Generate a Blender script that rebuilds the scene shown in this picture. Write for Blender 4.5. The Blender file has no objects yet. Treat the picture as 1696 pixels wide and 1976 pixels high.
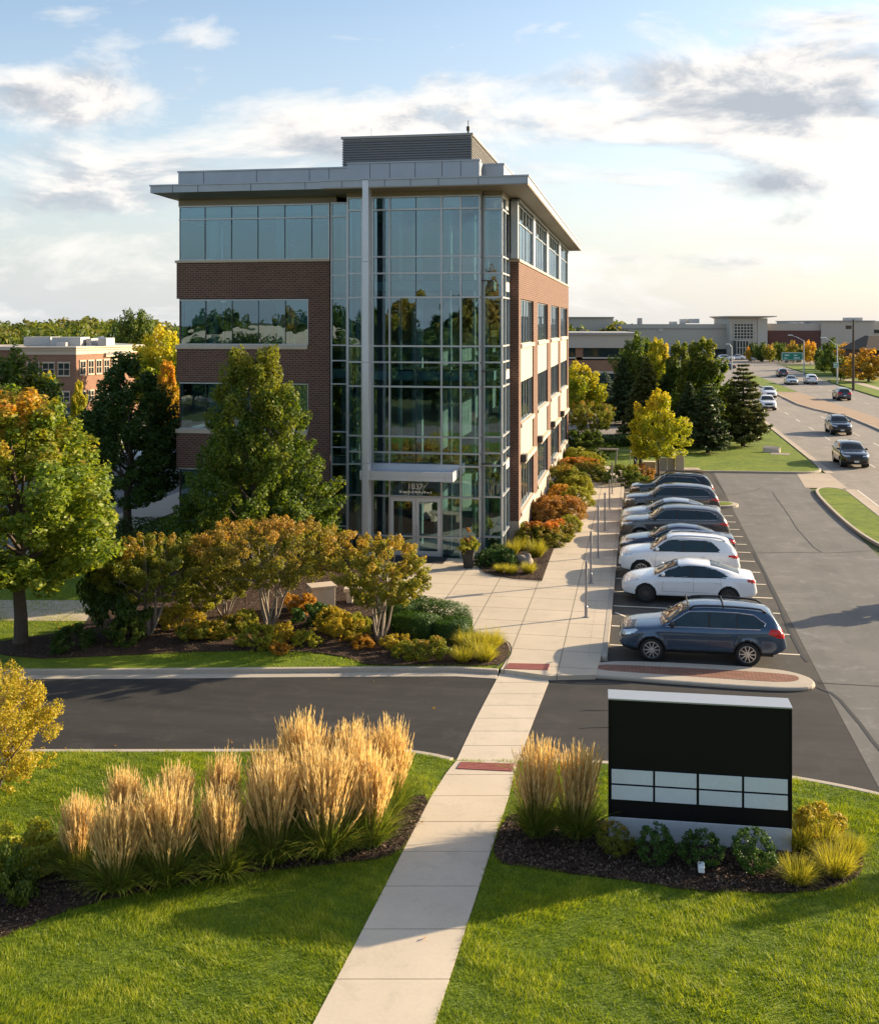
import bpy, bmesh, math, random
import numpy as np
from mathutils import Vector, Matrix

random.seed(7)
RNG = np.random.default_rng(7)
SC = bpy.context.scene
COL = SC.collection
R = math.radians

# ------------------------------------------------------------------ survey
# Focal length in photo pixels, eye height and heading; site(px, py) turns a photo
# reading of a spot on the ground into metres in the place.
F, CX, HY, EYE, YAW = 2100.0, 848.0, 625.0, 10.0, R(10.44)
SY, CY = math.sin(YAW), math.cos(YAW)


def site(px, py, z=0.0):
    d = (EYE - z) * F / (py - HY)
    xc = (px - CX) / F * d
    return (xc * CY - d * SY, xc * SY + d * CY, z)


def site2(px, py, z=0.0):
    return site(px, py, z)[:2]


def on_y(px, Y):
    r = (px - CX) / F
    return Y * (r * CY - SY) / (r * SY + CY)


def on_x(px, X):
    r = (px - CX) / F
    return X * (r * SY + CY) / (r * CY - SY)


def depth_of(X, Y):
    return -X * SY + Y * CY


def high(py, X, Y):
    return EYE + (HY - py) * depth_of(X, Y) / F


def at_depth(px, d):
    xc = (px - CX) / F * d
    return (xc * CY - d * SY, xc * SY + d * CY)


# ------------------------------------------------------------------ objects
def link(name, mesh, mat=None, parent=None, smooth=False):
    o = bpy.data.objects.new(name, mesh)
    COL.objects.link(o)
    if mat is not None:
        if len(mesh.materials) == 0:
            mesh.materials.append(mat)
        elif mesh.materials[0] is not mat:
            o.material_slots[0].link = 'OBJECT'
            o.material_slots[0].material = mat
    if parent is not None:
        o.parent = parent
    if smooth:
        mesh.polygons.foreach_set('use_smooth', [True] * len(mesh.polygons))
    return o


def tag(o, label, cat, group=None):
    o['label'] = label
    o['category'] = cat
    if group:
        o['group'] = group
    return o


def thing(name, label, cat, loc=(0, 0, 0), rz=0.0, group=None, scale=None):
    o = bpy.data.objects.new(name, None)
    COL.objects.link(o)
    o.location = loc
    o.rotation_euler = (0, 0, rz)
    o.empty_display_size = 0.3
    if scale is not None:
        o.scale = scale if hasattr(scale, '__len__') else (scale,) * 3
    return tag(o, label, cat, group)


def struct(o, kind='structure'):
    o['kind'] = kind
    return o


class MB:
    def __init__(self):
        self.v = []
        self.f = []

    def add(self, vs, fs):
        b = len(self.v)
        self.v += [tuple(p) for p in vs]
        self.f += [tuple(i + b for i in f) for f in fs]
        return self

    def box(self, x0, x1, y0, y1, z0, z1):
        return self.add([(x0, y0, z0), (x1, y0, z0), (x1, y1, z0), (x0, y1, z0),
                         (x0, y0, z1), (x1, y0, z1), (x1, y1, z1), (x0, y1, z1)],
                        [(0, 3, 2, 1), (4, 5, 6, 7), (0, 1, 5, 4), (1, 2, 6, 5), (2, 3, 7, 6), (3, 0, 4, 7)])

    def hexa(self, p):  # 8 corners, bottom ring then top ring
        return self.add(p, [(0, 3, 2, 1), (4, 5, 6, 7), (0, 1, 5, 4), (1, 2, 6, 5), (2, 3, 7, 6), (3, 0, 4, 7)])

    def prism(self, poly, z0, z1):
        n = len(poly)
        a = sum(poly[i][0] * poly[(i + 1) % n][1] - poly[(i + 1) % n][0] * poly[i][1] for i in range(n))
        if a < 0:
            poly = poly[::-1]
        vs = [(p[0], p[1], z0) for p in poly] + [(p[0], p[1], z1) for p in poly]
        fs = [tuple(range(n - 1, -1, -1)), tuple(range(n, 2 * n))]
        fs += [(i, (i + 1) % n, n + (i + 1) % n, n + i) for i in range(n)]
        return self.add(vs, fs)

    def sheet(self, poly, z):
        n = len(poly)
        a = sum(poly[i][0] * poly[(i + 1) % n][1] - poly[(i + 1) % n][0] * poly[i][1] for i in range(n))
        if a < 0:
            poly = poly[::-1]
        return self.add([(p[0], p[1], z) for p in poly], [tuple(range(n))])

    def tube(self, pts, rad, n=8, cap=True):
        if not hasattr(rad, '__len__'):
            rad = [rad] * len(pts)
        pts = [Vector(p) for p in pts]
        vs, fs = [], []
        prev = None
        for i, p in enumerate(pts):
            t = (pts[min(i + 1, len(pts) - 1)] - pts[max(i - 1, 0)]).normalized()
            if prev is None:
                u = t.orthogonal().normalized()
            else:
                u = (prev - t * prev.dot(t))
                u = u.normalized() if u.length > 1e-6 else t.orthogonal().normalized()
            prev = u
            w = t.cross(u)
            for k in range(n):
                a = 2 * math.pi * k / n
                vs.append(p + (u * math.cos(a) + w * math.sin(a)) * rad[i])
        for i in range(len(pts) - 1):
            for k in range(n):
                k2 = (k + 1) % n
                fs.append((i * n + k, i * n + k2, (i + 1) * n + k2, (i + 1) * n + k))
        if cap:
            fs.append(tuple(range(n - 1, -1, -1)))
            m = (len(pts) - 1) * n
            fs.append(tuple(range(m, m + n)))
        return self.add(vs, fs)

    def lathe(self, prof, n=20, M=None):
        vs, fs = [], []
        for r, z in prof:
            for k in range(n):
                a = 2 * math.pi * k / n
                vs.append(Vector((r * math.cos(a), r * math.sin(a), z)))
        for i in range(len(prof) - 1):
            for k in range(n):
                k2 = (k + 1) % n
                fs.append((i * n + k, i * n + k2, (i + 1) * n + k2, (i + 1) * n + k))
        fs.append(tuple(range(n - 1, -1, -1)))
        m = (len(prof) - 1) * n
        fs.append(tuple(range(m, m + n)))
        if M is not None:
            vs = [M @ v for v in vs]
        return self.add(vs, fs)

    def blob(self, c, r, seed=0, n=10, rough=0.15):
        rg = random.Random(seed)
        vs, fs = [], []
        ph = [rg.uniform(0, 6.28) for _ in range(6)]
        for i in range(n + 1):
            th = math.pi * i / n
            for k in range(2 * n):
                a = math.pi * k / n
                q = 1 + rough * (math.sin(2 * a + ph[0]) * math.sin(2 * th + ph[1]) + .6 * math.sin(3 * a + ph[2] + 2 * th) + .5 * math.sin(5 * th + ph[3] + a))
                vs.append((c[0] + r[0] * q * math.sin(th) * math.cos(a), c[1] + r[1] * q * math.sin(th) * math.sin(a), c[2] + r[2] * q * math.cos(th)))
        m = 2 * n
        for i in range(n):
            for k in range(m):
                fs.append((i * m + k, (i + 1) * m + k, (i + 1) * m + (k + 1) % m, i * m + (k + 1) % m))
        return self.add(vs, fs)

    def mesh(self, name):
        me = bpy.data.meshes.new(name)
        me.from_pydata(self.v, [], self.f)
        me.validate()
        me.update()
        return me

    def build(self, name, mat, parent=None, smooth=False, bevel=0.0):
        o = link(name, self.mesh(name), mat, parent, smooth)
        if bevel:
            m = o.modifiers.new('edge', 'BEVEL')
            m.width = bevel
            m.segments = 2
            m.limit_method = 'ANGLE'
        return o


def mesh_np(name, V, Fc, attr=None, smooth=False):
    """V (N,3), Fc (M,k) arrays; attr: (N,3) stored as vector attribute lv."""
    me = bpy.data.meshes.new(name)
    V = np.ascontiguousarray(V, dtype=np.float32)
    Fc = np.ascontiguousarray(Fc, dtype=np.int32)
    k = Fc.shape[1]
    me.vertices.add(len(V))
    me.vertices.foreach_set('co', V.ravel())
    me.loops.add(Fc.size)
    me.loops.foreach_set('vertex_index', Fc.ravel())
    me.polygons.add(len(Fc))
    me.polygons.foreach_set('loop_start', np.arange(0, Fc.size, k, dtype=np.int32))
    if smooth:
        me.polygons.foreach_set('use_smooth', np.ones(len(Fc), dtype=bool))
    if attr is not None:
        a = me.attributes.new('lv', 'FLOAT_VECTOR', 'POINT')
        a.data.foreach_set('vector', np.ascontiguousarray(attr, dtype=np.float32).ravel())
    me.update(calc_edges=True)
    return me


# ------------------------------------------------------------------ materials
def nodes(m):
    m.use_nodes = True
    t = m.node_tree
    t.nodes.clear()
    return t, t.nodes, t.links


def setp(n, **kw):
    for k, v in kw.items():
        n.inputs[k.replace('_', ' ')].default_value = v


def c4(c):
    return (c[0], c[1], c[2], 1.0)


def mixc(N, L, fac, a, b, mode='MIX'):
    n = N.new('ShaderNodeMix')
    n.data_type = 'RGBA'
    n.blend_type = mode
    for s, v in ((n.inputs[0], fac), (n.inputs[6], a), (n.inputs[7], b)):
        if hasattr(v, 'is_linked'):
            L.new(v, s)
        elif isinstance(v, (int, float)):
            s.default_value = v
        else:
            s.default_value = c4(v)
    return n.outputs[2]


def math_n(N, L, op, a, b=None, c=None, clamp=False):
    n = N.new('ShaderNodeMath')
    n.operation = op
    n.use_clamp = clamp
    for s, v in zip(n.inputs, (a, b, c)):
        if v is None:
            continue
        if hasattr(v, 'is_linked'):
            L.new(v, s)
        else:
            s.default_value = v
    return n.outputs[0]


def noise(N, L, vec, scale, detail=4, rough=.55, dist=0.0):
    n = N.new('ShaderNodeTexNoise')
    n.inputs['Scale'].default_value = scale
    n.inputs['Detail'].default_value = detail
    n.inputs['Roughness'].default_value = rough
    n.inputs['Distortion'].default_value = dist
    L.new(vec, n.inputs['Vector'])
    return n.outputs['Fac']


def ramp(N, L, fac, stops):
    n = N.new('ShaderNodeValToRGB')
    e = n.color_ramp.elements
    while len(e) < len(stops):
        e.new(0.5)
    for el, (p, c) in zip(e, stops):
        el.position = p
        el.color = c4(c) if hasattr(c, '__len__') else (c, c, c, 1)
    L.new(fac, n.inputs[0])
    return n.outputs[0]


def principled(N, L, base, rough=.6, metal=0.0, spec=.5, coat=0.0, normal=None):
    b = N.new('ShaderNodeBsdfPrincipled')
    if hasattr(base, 'is_linked'):
        L.new(base, b.inputs['Base Color'])
    else:
        b.inputs['Base Color'].default_value = c4(base)
    if hasattr(rough, 'is_linked'):
        L.new(rough, b.inputs['Roughness'])
    else:
        b.inputs['Roughness'].default_value = rough
    b.inputs['Metallic'].default_value = metal
    b.inputs['Specular IOR Level'].default_value = spec
    b.inputs['Coat Weight'].default_value = coat
    b.inputs['Coat Roughness'].default_value = .03
    if normal is not None:
        L.new(normal, b.inputs['Normal'])
    return b.outputs[0]


def out(N, L, sh):
    o = N.new('ShaderNodeOutputMaterial')
    L.new(sh, o.inputs['Surface'])


def bump(N, L, h, strength=.3, dist=.02):
    b = N.new('ShaderNodeBump')
    b.inputs['Strength'].default_value = strength
    b.inputs['Distance'].default_value = dist
    L.new(h, b.inputs['Height'])
    return b.outputs[0]


def world_pos(N):
    return N.new('ShaderNodeNewGeometry').outputs['Position']


def mat_plain(name, base, rough=.6, metal=0.0, spec=.5, coat=0.0, var=.12, scale=3.0, bmp=0.0, bscale=40.0, fine=None):
    m = bpy.data.materials.new(name)
    t, N, L = nodes(m)
    p = world_pos(N) if fine is None else N.new('ShaderNodeTexCoord').outputs['Object']
    nz = noise(N, L, p, scale, 5)
    col = mixc(N, L, nz, [max(0, c * (1 - var)) for c in base], [c * (1 + var) for c in base])
    rr = rough
    if rough > .2:
        rr = math_n(N, L, 'MULTIPLY_ADD', noise(N, L, p, scale * 3, 3), .2, rough - .1)
    nm = None
    if bmp:
        nm = bump(N, L, noise(N, L, p, bscale, 4), bmp, .01)
    out(N, L, principled(N, L, col, rr, metal, spec, coat, nm))
    return m


def mat_ground(name, cols, scales, rough=.9, bmp=.4, bscale=30.0, bdist=.03, speck=None):
    """three noise octaves blended over a palette"""
    m = bpy.data.materials.new(name)
    t, N, L = nodes(m)
    p = world_pos(N)
    a = noise(N, L, p, scales[0], 6, .6)
    b = noise(N, L, p, scales[1], 5, .6)
    c = noise(N, L, p, scales[2], 3, .6)
    s = math_n(N, L, 'MULTIPLY_ADD', b, .6, math_n(N, L, 'MULTIPLY', a, .5))
    s = math_n(N, L, 'MULTIPLY_ADD', c, .7, s)
    s = math_n(N, L, 'SUBTRACT', s, .4)
    k = len(cols)
    col = ramp(N, L, s, [(.2 + .6 * i / (k - 1), cols[i]) for i in range(k)])
    if speck:
        v = N.new('ShaderNodeTexVoronoi')
        v.inputs['Scale'].default_value = speck[1]
        L.new(p, v.inputs['Vector'])
        f = math_n(N, L, 'LESS_THAN', v.outputs['Distance'], speck[2])
        col = mixc(N, L, math_n(N, L, 'MULTIPLY', f, noise(N, L, p, 9, 2)), col, speck[0])
    nm = bump(N, L, noise(N, L, p, bscale, 5, .65), bmp, bdist)
    out(N, L, principled(N, L, col, rough, 0, .3, 0, nm))
    return m


def mat_asphalt(name, dark, light, streak=.5, axis='x'):
    m = bpy.data.materials.new(name)
    t, N, L = nodes(m)
    p = world_pos(N)
    mp = N.new('ShaderNodeMapping')
    mp.inputs['Scale'].default_value = (.12, 1.6, 1) if axis == 'x' else (1.6, .12, 1)
    L.new(p, mp.inputs['Vector'])
    st = noise(N, L, mp.outputs[0], .9, 6, .65)
    big = noise(N, L, p, .25, 5, .6)
    fine = noise(N, L, p, 60, 3, .7)
    s = math_n(N, L, 'MULTIPLY_ADD', st, streak, math_n(N, L, 'MULTIPLY', big, 1 - streak))
    col = mixc(N, L, ramp(N, L, s, [(.38, 0.0), (.62, 1.0)]), dark, light)
    oil = ramp(N, L, noise(N, L, p, .55, 5, .6, .3), [(.36, 1.0), (.47, 0.0)])
    col = mixc(N, L, math_n(N, L, 'MULTIPLY', oil, .35), col, [c * .6 for c in dark])
    vp = N.new('ShaderNodeTexVoronoi')
    vp.inputs['Scale'].default_value = .10
    L.new(p, vp.inputs['Vector'])
    sv_ = N.new('ShaderNodeSeparateXYZ')
    L.new(vp.outputs['Color'], sv_.inputs[0])
    col = mixc(N, L, math_n(N, L, 'MULTIPLY', sv_.outputs[0], .14), col, [(c + d) * .35 for c, d in zip(dark, light)])
    grit = ramp(N, L, noise(N, L, p, 22, 3, .8), [(.62, 0.0), (.75, 1.0)])
    col = mixc(N, L, math_n(N, L, 'MULTIPLY', grit, .35), col, [c * 2.2 for c in light])
    col = mixc(N, L, math_n(N, L, 'MULTIPLY', fine, .35), col, [c * 1.9 for c in light])
    pale = ramp(N, L, noise(N, L, p, 1.1, 7, .75, .6), [(.53, 0.0), (.67, 1.0)])
    col = mixc(N, L, math_n(N, L, 'MULTIPLY', pale, .26), col, [c * 2.6 for c in light])
    nm = bump(N, L, noise(N, L, p, 45, 4, .7), .25, .01)
    out(N, L, principled(N, L, col, .82, 0, .35, 0, nm))
    return m


def mat_concrete(name, base, joints=None, var=.12):
    """joints: (period x, offset x, period y, offset y) in metres, None where a direction has none"""
    m = bpy.data.materials.new(name)
    t, N, L = nodes(m)
    p = world_pos(N)
    a = noise(N, L, p, .5, 6, .6)
    b = noise(N, L, p, 14, 4, .7)
    s = math_n(N, L, 'MULTIPLY_ADD', b, .35, math_n(N, L, 'MULTIPLY', a, .65))
    col = mixc(N, L, ramp(N, L, s, [(.3, 0.0), (.7, 1.0)]), [c * (1 - var) for c in base], [c * (1 + var) for c in base])
    stain = ramp(N, L, noise(N, L, p, 1.7, 7, .75, .5), [(.52, 0.0), (.72, 1.0)])
    col = mixc(N, L, math_n(N, L, 'MULTIPLY', stain, .38), col, [c * .6 for c in base])
    h = noise(N, L, p, 50, 4, .7)
    if joints:
        sx = N.new('ShaderNodeSeparateXYZ')
        L.new(p, sx.inputs[0])
        tot = None
        cell = None
        for ax, (per, off) in zip((0, 1), ((joints[0], joints[1]), (joints[2], joints[3]))):
            if per is None:
                continue
            q = math_n(N, L, 'DIVIDE', math_n(N, L, 'SUBTRACT', sx.outputs[ax], off), per)
            fr = math_n(N, L, 'FRACT', math_n(N, L, 'ADD', q, 100.0))
            near = math_n(N, L, 'LESS_THAN', math_n(N, L, 'MULTIPLY', math_n(N, L, 'PINGPONG', fr, .5), per), .018)
            tot = near if tot is None else math_n(N, L, 'MAXIMUM', tot, near)
            fl = math_n(N, L, 'FLOOR', q)
            cell = math_n(N, L, 'MULTIPLY', fl, 12.9898) if cell is None else math_n(N, L, 'MULTIPLY_ADD', fl, 78.233, cell)
        rnd = math_n(N, L, 'FRACT', math_n(N, L, 'MULTIPLY', math_n(N, L, 'SINE', cell), 43758.5))
        col = mixc(N, L, math_n(N, L, 'MULTIPLY', rnd, .16), col, [c * .72 for c in base])
        col = mixc(N, L, math_n(N, L, 'MULTIPLY', tot, .75), col, [c * .25 for c in base])
    out(N, L, principled(N, L, col, .85, 0, .3, 0, bump(N, L, h, .18, .01)))
    return m


def mat_brick(name, c1, c2, mortar, bw=.24, rh=.085, ms=.012, flat=False):
    m = bpy.data.materials.new(name)
    t, N, L = nodes(m)
    p = world_pos(N)
    sx = N.new('ShaderNodeSeparateXYZ')
    L.new(p, sx.inputs[0])
    cb = N.new('ShaderNodeCombineXYZ')
    if flat:
        L.new(sx.outputs[0], cb.inputs[0])
        L.new(sx.outputs[1], cb.inputs[1])
    else:
        L.new(math_n(N, L, 'ADD', sx.outputs[0], sx.outputs[1]), cb.inputs[0])
        L.new(sx.outputs[2], cb.inputs[1])
    b = N.new('ShaderNodeTexBrick')
    L.new(cb.outputs[0], b.inputs['Vector'])
    b.inputs['Scale'].default_value = 1.0
    b.inputs['Brick Width'].default_value = bw
    b.inputs['Row Height'].default_value = rh
    b.inputs['Mortar Size'].default_value = ms
    b.inputs['Mortar Smooth'].default_value = .2
    b.inputs['Bias'].default_value = -.1
    b.inputs['Color1'].default_value = c4(c1)
    b.inputs['Color2'].default_value = c4(c2)
    b.inputs['Mortar'].default_value = c4(mortar)
    col = mixc(N, L, math_n(N, L, 'MULTIPLY', noise(N, L, p, .8, 6, .65), .5), b.outputs['Color'], [c * .55 for c in c1])
    nm = bump(N, L, math_n(N, L, 'SUBTRACT', 1.0, b.outputs['Fac']), .5, .01)
    out(N, L, principled(N, L, col, .85, 0, .25, 0, nm))
    return m


def mat_leaf(name, pal, top=None, topmix=(.55, 1.0), trans=.42, rough=.55, tint=None):
    """leaf colour drawn from a palette per leaf; the top of the crown may have turned to a second palette"""
    m = bpy.data.materials.new(name)
    t, N, L = nodes(m)
    at = N.new('ShaderNodeAttribute')
    at.attribute_name = 'lv'
    sx = N.new('ShaderNodeSeparateXYZ')
    L.new(at.outputs['Vector'], sx.inputs[0])
    k = len(pal)
    col = ramp(N, L, sx.outputs[0], [(i / max(1, k - 1), pal[i]) for i in range(k)])
    if top:
        k = len(top)
        tc = ramp(N, L, sx.outputs[0], [(i / max(1, k - 1), top[i]) for i in range(k)])
        tc_n = N.new('ShaderNodeTexCoord').outputs['Object']
        nz = noise(N, L, tc_n, .8, 3)
        f = math_n(N, L, 'ADD', sx.outputs[1], math_n(N, L, 'MULTIPLY', math_n(N, L, 'SUBTRACT', nz, .5), 1.4))
        f = ramp(N, L, f, [(topmix[0], 0.0), (topmix[1], 1.0)])
        col = mixc(N, L, f, col, tc)
    d = principled(N, L, col, rough, 0, .35)
    tr = N.new('ShaderNodeBsdfTranslucent')
    tcol = mixc(N, L, 1.0, col, tint or (1.5, 1.45, .7), 'MULTIPLY')
    L.new(tcol, tr.inputs['Color'])
    mx = N.new('ShaderNodeMixShader')
    mx.inputs[0].default_value = trans
    L.new(d, mx.inputs[1])
    L.new(tr.outputs[0], mx.inputs[2])
    out(N, L, mx.outputs[0])
    return m


def mat_glass(name, tint, refl=.18, rough=0.0, wav=.02, wscale=.9):
    m = bpy.data.materials.new(name)
    t, N, L = nodes(m)
    p = world_pos(N)
    nm = bump(N, L, noise(N, L, p, wscale, 2), wav, .1)
    tr = N.new('ShaderNodeBsdfTransparent')
    tr.inputs[0].default_value = c4(tint)
    gl = N.new('ShaderNodeBsdfGlossy')
    gl.inputs['Color'].default_value = (.70, .88, 1.0, 1)
    gl.inputs['Roughness'].default_value = rough
    L.new(nm, gl.inputs['Normal'])
    fr = N.new('ShaderNodeFresnel')
    fr.inputs['IOR'].default_value = 1.55
    f = math_n(N, L, 'MULTIPLY_ADD', fr.outputs[0], 1.0 - refl, refl, clamp=True)
    mx = N.new('ShaderNodeMixShader')
    L.new(f, mx.inputs[0])
    L.new(tr.outputs[0], mx.inputs[1])
    L.new(gl.outputs[0], mx.inputs[2])
    out(N, L, mx.outputs[0])
    return m


def mat_paint(name, base, metal=.35, rough=.28):
    m = bpy.data.materials.new(name)
    t, N, L = nodes(m)
    p = N.new('ShaderNodeTexCoord').outputs['Object']
    fl = noise(N, L, p, 400, 2)
    col = mixc(N, L, fl, [c * .85 for c in base], [c * 1.15 for c in base])
    dust = noise(N, L, p, 2.2, 5, .6)
    rr = math_n(N, L, 'MULTIPLY_ADD', dust, .16, rough - .08)
    out(N, L, principled(N, L, col, rr, metal, .5, .9))
    return m
# ------------------------------------------------------------------ camera, sun, sky
cam_d = bpy.data.cameras.new('camera')
cam_d.sensor_fit = 'HORIZONTAL'
cam_d.sensor_width = 36.0
cam_d.lens = 36.0 * F / 1696.0
cam_d.shift_y = -(988.0 - HY) / 1696.0
cam_d.clip_start = .3
cam_d.clip_end = 9000.0
cam = bpy.data.objects.new('camera', cam_d)
COL.objects.link(cam)
cam.location = (0, 0, EYE)
cam.rotation_euler = (R(90), 0, YAW)
SC.camera = cam

SUN_AZ, SUN_EL = R(32.2), R(18.0)        # azimuth from +X towards +Y
sv = Vector((math.cos(SUN_AZ) * math.cos(SUN_EL), math.sin(SUN_AZ) * math.cos(SUN_EL), math.sin(SUN_EL)))
sd = bpy.data.lights.new('sun', 'SUN')
sd.energy = 5.0
sd.angle = R(.6)
sd.color = (1.0, .81, .55)
so = bpy.data.objects.new('sun', sd)
COL.objects.link(so)
so.rotation_euler = (-sv).to_track_quat('-Z', 'Y').to_euler()
so.location = (60, 60, 60)

W = bpy.data.worlds.new('World')
SC.world = W
W.use_nodes = True
wt = W.node_tree
wt.nodes.clear()
N, L = wt.nodes, wt.links
sky = N.new('ShaderNodeTexSky')
sky.sky_type = 'NISHITA'
sky.sun_disc = False
sky.sun_elevation = SUN_EL
sky.sun_rotation = R(90) - SUN_AZ
sky.air_density = 1.0
sky.dust_density = 1.6
sky.ozone_density = 1.4
bg = N.new('ShaderNodeBackground')
bg.inputs[1].default_value = .108
L.new(sky.outputs[0], bg.inputs[0])
gen = N.new('ShaderNodeTexCoord').outputs['Generated']
sx = N.new('ShaderNodeSeparateXYZ')
L.new(gen, sx.inputs[0])
# sky directions as slopes across and above the building's street
vm = lambda op, a, b=None, c=None, **k: math_n(N, L, op, a, b, c, **k)
ax_ = vm('ADD', vm('MULTIPLY', sx.outputs[0], CY), vm('MULTIPLY', sx.outputs[1], SY))
ay_ = vm('MAXIMUM', vm('ABSOLUTE', vm('ADD', vm('MULTIPLY', sx.outputs[0], -SY), vm('MULTIPLY', sx.outputs[1], CY))), .22)
cu = vm('DIVIDE', ax_, ay_)
cv = vm('DIVIDE', sx.outputs[2], ay_)


def sky_noise(du, dv, scale, detail, rough, dist):
    cb = N.new('ShaderNodeCombineXYZ')
    L.new(vm('ADD', cu, du), cb.inputs[0])
    L.new(vm('MULTIPLY', vm('ADD', cv, dv), 2.6), cb.inputs[1])
    cb.inputs[2].default_value = 3.7
    return noise(N, L, cb.outputs[0], scale, detail, rough, dist)


n1 = sky_noise(0, 0, 5.5, 10, .60, .35)
n2 = sky_noise(.016, .016, 5.5, 10, .60, .35)
n3 = sky_noise(.4, .2, 14, 6, .6, .2)
# cloud banks: direction slope, height slope, half width, half height, weight
banks = [(-.352, .208, .095, .026, .30), (.06, .193, .27, .030, .25), (.33, .225, .13, .062, .30), (-.10, .172, .075, .028, .24), (-.33, .108, .12, .026, .20),
         (.31, .094, .14, .012, .20), (.19, .230, .09, .020, .20), (.30, .185, .12, .02, .22), (-.14, .262, .12, .010, .10), (.0, .118, .5, .02, .08), (-.40, .285, .07, .012, .14), (.36, .28, .05, .01, .14), (-.02, .05, .5, .02, .07), (-.34, .075, .12, .016, .13), (.22, .06, .2, .008, .12), (.12, .14, .12, .014, .17), (.26, .128, .16, .012, .15), (-.27, .145, .14, .016, .14), (-.36, .16, .10, .012, .10), (.0, .225, .16, .012, .12), (-.20, .215, .05, .012, .10)]
bias = None
for u0, v0, a, b, wt_ in banks:
    du = vm('DIVIDE', vm('SUBTRACT', cu, u0), a)
    dv = vm('DIVIDE', vm('SUBTRACT', cv, v0), b)
    e = vm('EXPONENT', vm('MULTIPLY', vm('ADD', vm('MULTIPLY', du, du), vm('MULTIPLY', dv, dv)), -1.0))
    bias = vm('MULTIPLY', e, wt_) if bias is None else vm('MULTIPLY_ADD', e, wt_, bias)
dens = vm('ADD', vm('MULTIPLY_ADD', vm('SUBTRACT', n3, .5), .22, n1), bias)
mask = ramp(N, L, dens, [(.555, 0.0), (.66, .50), (.78, 1.0)])
mask = vm('MULTIPLY', mask, ramp(N, L, vm('MULTIPLY', cv, .8), [(.30, 1.0), (.60, .22)]))
veil = ramp(N, L, cv, [(0.0, .88), (.06, .72), (.16, .36), (.30, .06)])
veil = vm('MULTIPLY', veil, vm('MULTIPLY_ADD', n1, .8, .6), clamp=True)
relief = vm('MULTIPLY_ADD', vm('SUBTRACT', n1, n2), 4.6, .60)
thick = vm('SUBTRACT', relief, vm('MULTIPLY', vm('SUBTRACT', dens, .66), 1.0), clamp=True)
ccol = ramp(N, L, thick, [(.0, (.47, .51, .57)), (.30, (.62, .64, .67)), (.55, (.86, .84, .82)), (.85, (1.0, .96, .90))])
bc = N.new('ShaderNodeBackground')
bc.inputs[1].default_value = .50
L.new(ccol, bc.inputs[0])
bv = N.new('ShaderNodeBackground')
warm = ramp(N, L, vm('MULTIPLY_ADD', cu, 1.0, .5), [(.0, (.78, .83, .88)), (.55, (.93, .92, .90)), (1.0, (1.0, .96, .90))])
L.new(warm, bv.inputs[0])
bv.inputs[1].default_value = .42
m1 = N.new('ShaderNodeMixShader')
L.new(veil, m1.inputs[0])
L.new(bg.outputs[0], m1.inputs[1])
L.new(bv.outputs[0], m1.inputs[2])
m2 = N.new('ShaderNodeMixShader')
L.new(mask, m2.inputs[0])
L.new(m1.outputs[0], m2.inputs[1])
L.new(bc.outputs[0], m2.inputs[2])
wo = N.new('ShaderNodeOutputWorld')
L.new(m2.outputs[0], wo.inputs[0])

vs = SC.view_settings
vs.view_transform = 'Standard'
vs.look = 'None'
vs.exposure = 1.16
vs.gamma = 1.0
vs.use_curve_mapping = False
SC.display_settings.display_device = 'sRGB'
cy = SC.cycles
cy.max_bounces = 8
cy.diffuse_bounces = 3
cy.glossy_bounces = 4
cy.transmission_bounces = 4
cy.transparent_max_bounces = 16
cy.caustics_reflective = False
cy.caustics_refractive = False
cy.sample_clamp_indirect = 6.0
cy.use_denoising = True
# ------------------------------------------------------------------ materials of the setting
M = {}
M['turf'] = mat_ground('turf', [(.045, .090, .005), (.095, .148, .007), (.165, .215, .010), (.27, .27, .03)], (.35, 1.9, 14), bmp=.6, bscale=26, bdist=.05)
M['far_land'] = mat_ground('far_land', [(.05, .075, .015), (.08, .10, .03), (.12, .12, .05)], (.02, .11, .9), bmp=.3, bscale=4)
M['mulch'] = mat_ground('mulch', [(.018, .010, .007), (.045, .024, .015), (.085, .05, .032), (.16, .11, .075)], (.8, 7, 40), bmp=1.0, bscale=48, bdist=.05)
M['drive'] = mat_asphalt('drive_asphalt', (.015, .014, .0145), (.036, .033, .031), .75, 'x')
M['lot'] = mat_asphalt('lot_asphalt', (.084, .080, .075), (.140, .132, .122), .35, 'y')
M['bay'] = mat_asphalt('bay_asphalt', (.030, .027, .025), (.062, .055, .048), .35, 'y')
M['road'] = mat_asphalt('road_surface', (.17, .15, .13), (.23, .20, .17), .6, 'y')
M['walk'] = mat_concrete('walk_concrete', (.56, .475, .37))
M['plaza'] = mat_concrete('plaza_concrete', (.54, .455, .35), (1.52, -2.3, 1.55, 34.5))
M['apron'] = mat_concrete('apron_concrete', (.44, .36, .28), (None, 0, 3.0, .4))
M['kerb'] = mat_concrete('kerb_concrete', (.43, .37, .30))
M['joint'] = mat_plain('dark_joint', (.05, .04, .03), .9)  # dark base that shows in the gaps between the walk slabs
M['paver'] = mat_brick('paver_brick', (.27, .125, .085), (.36, .18, .125), (.11, .085, .07), .22, .11, .014, flat=True)
M['tactile'] = mat_plain('tactile_red', (.33, .105, .085), .7, var=.25, scale=9)
M['paint'] = mat_plain('line_paint', (.68, .60, .47), .8, var=.2, scale=9)
M['white_paint'] = mat_plain('road_paint', (.62, .56, .48), .8, var=.3, scale=5)
M['median'] = mat_brick('median_pavers', (.40, .28, .19), (.44, .31, .21), (.32, .23, .16), .6, .3, .02, flat=True)
M['seal'] = mat_plain('crack_sealer', (.022, .020, .019), .7)


def pts(*pp, z=0.0):
    return [site2(x, y, z) for x, y in pp]


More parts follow.
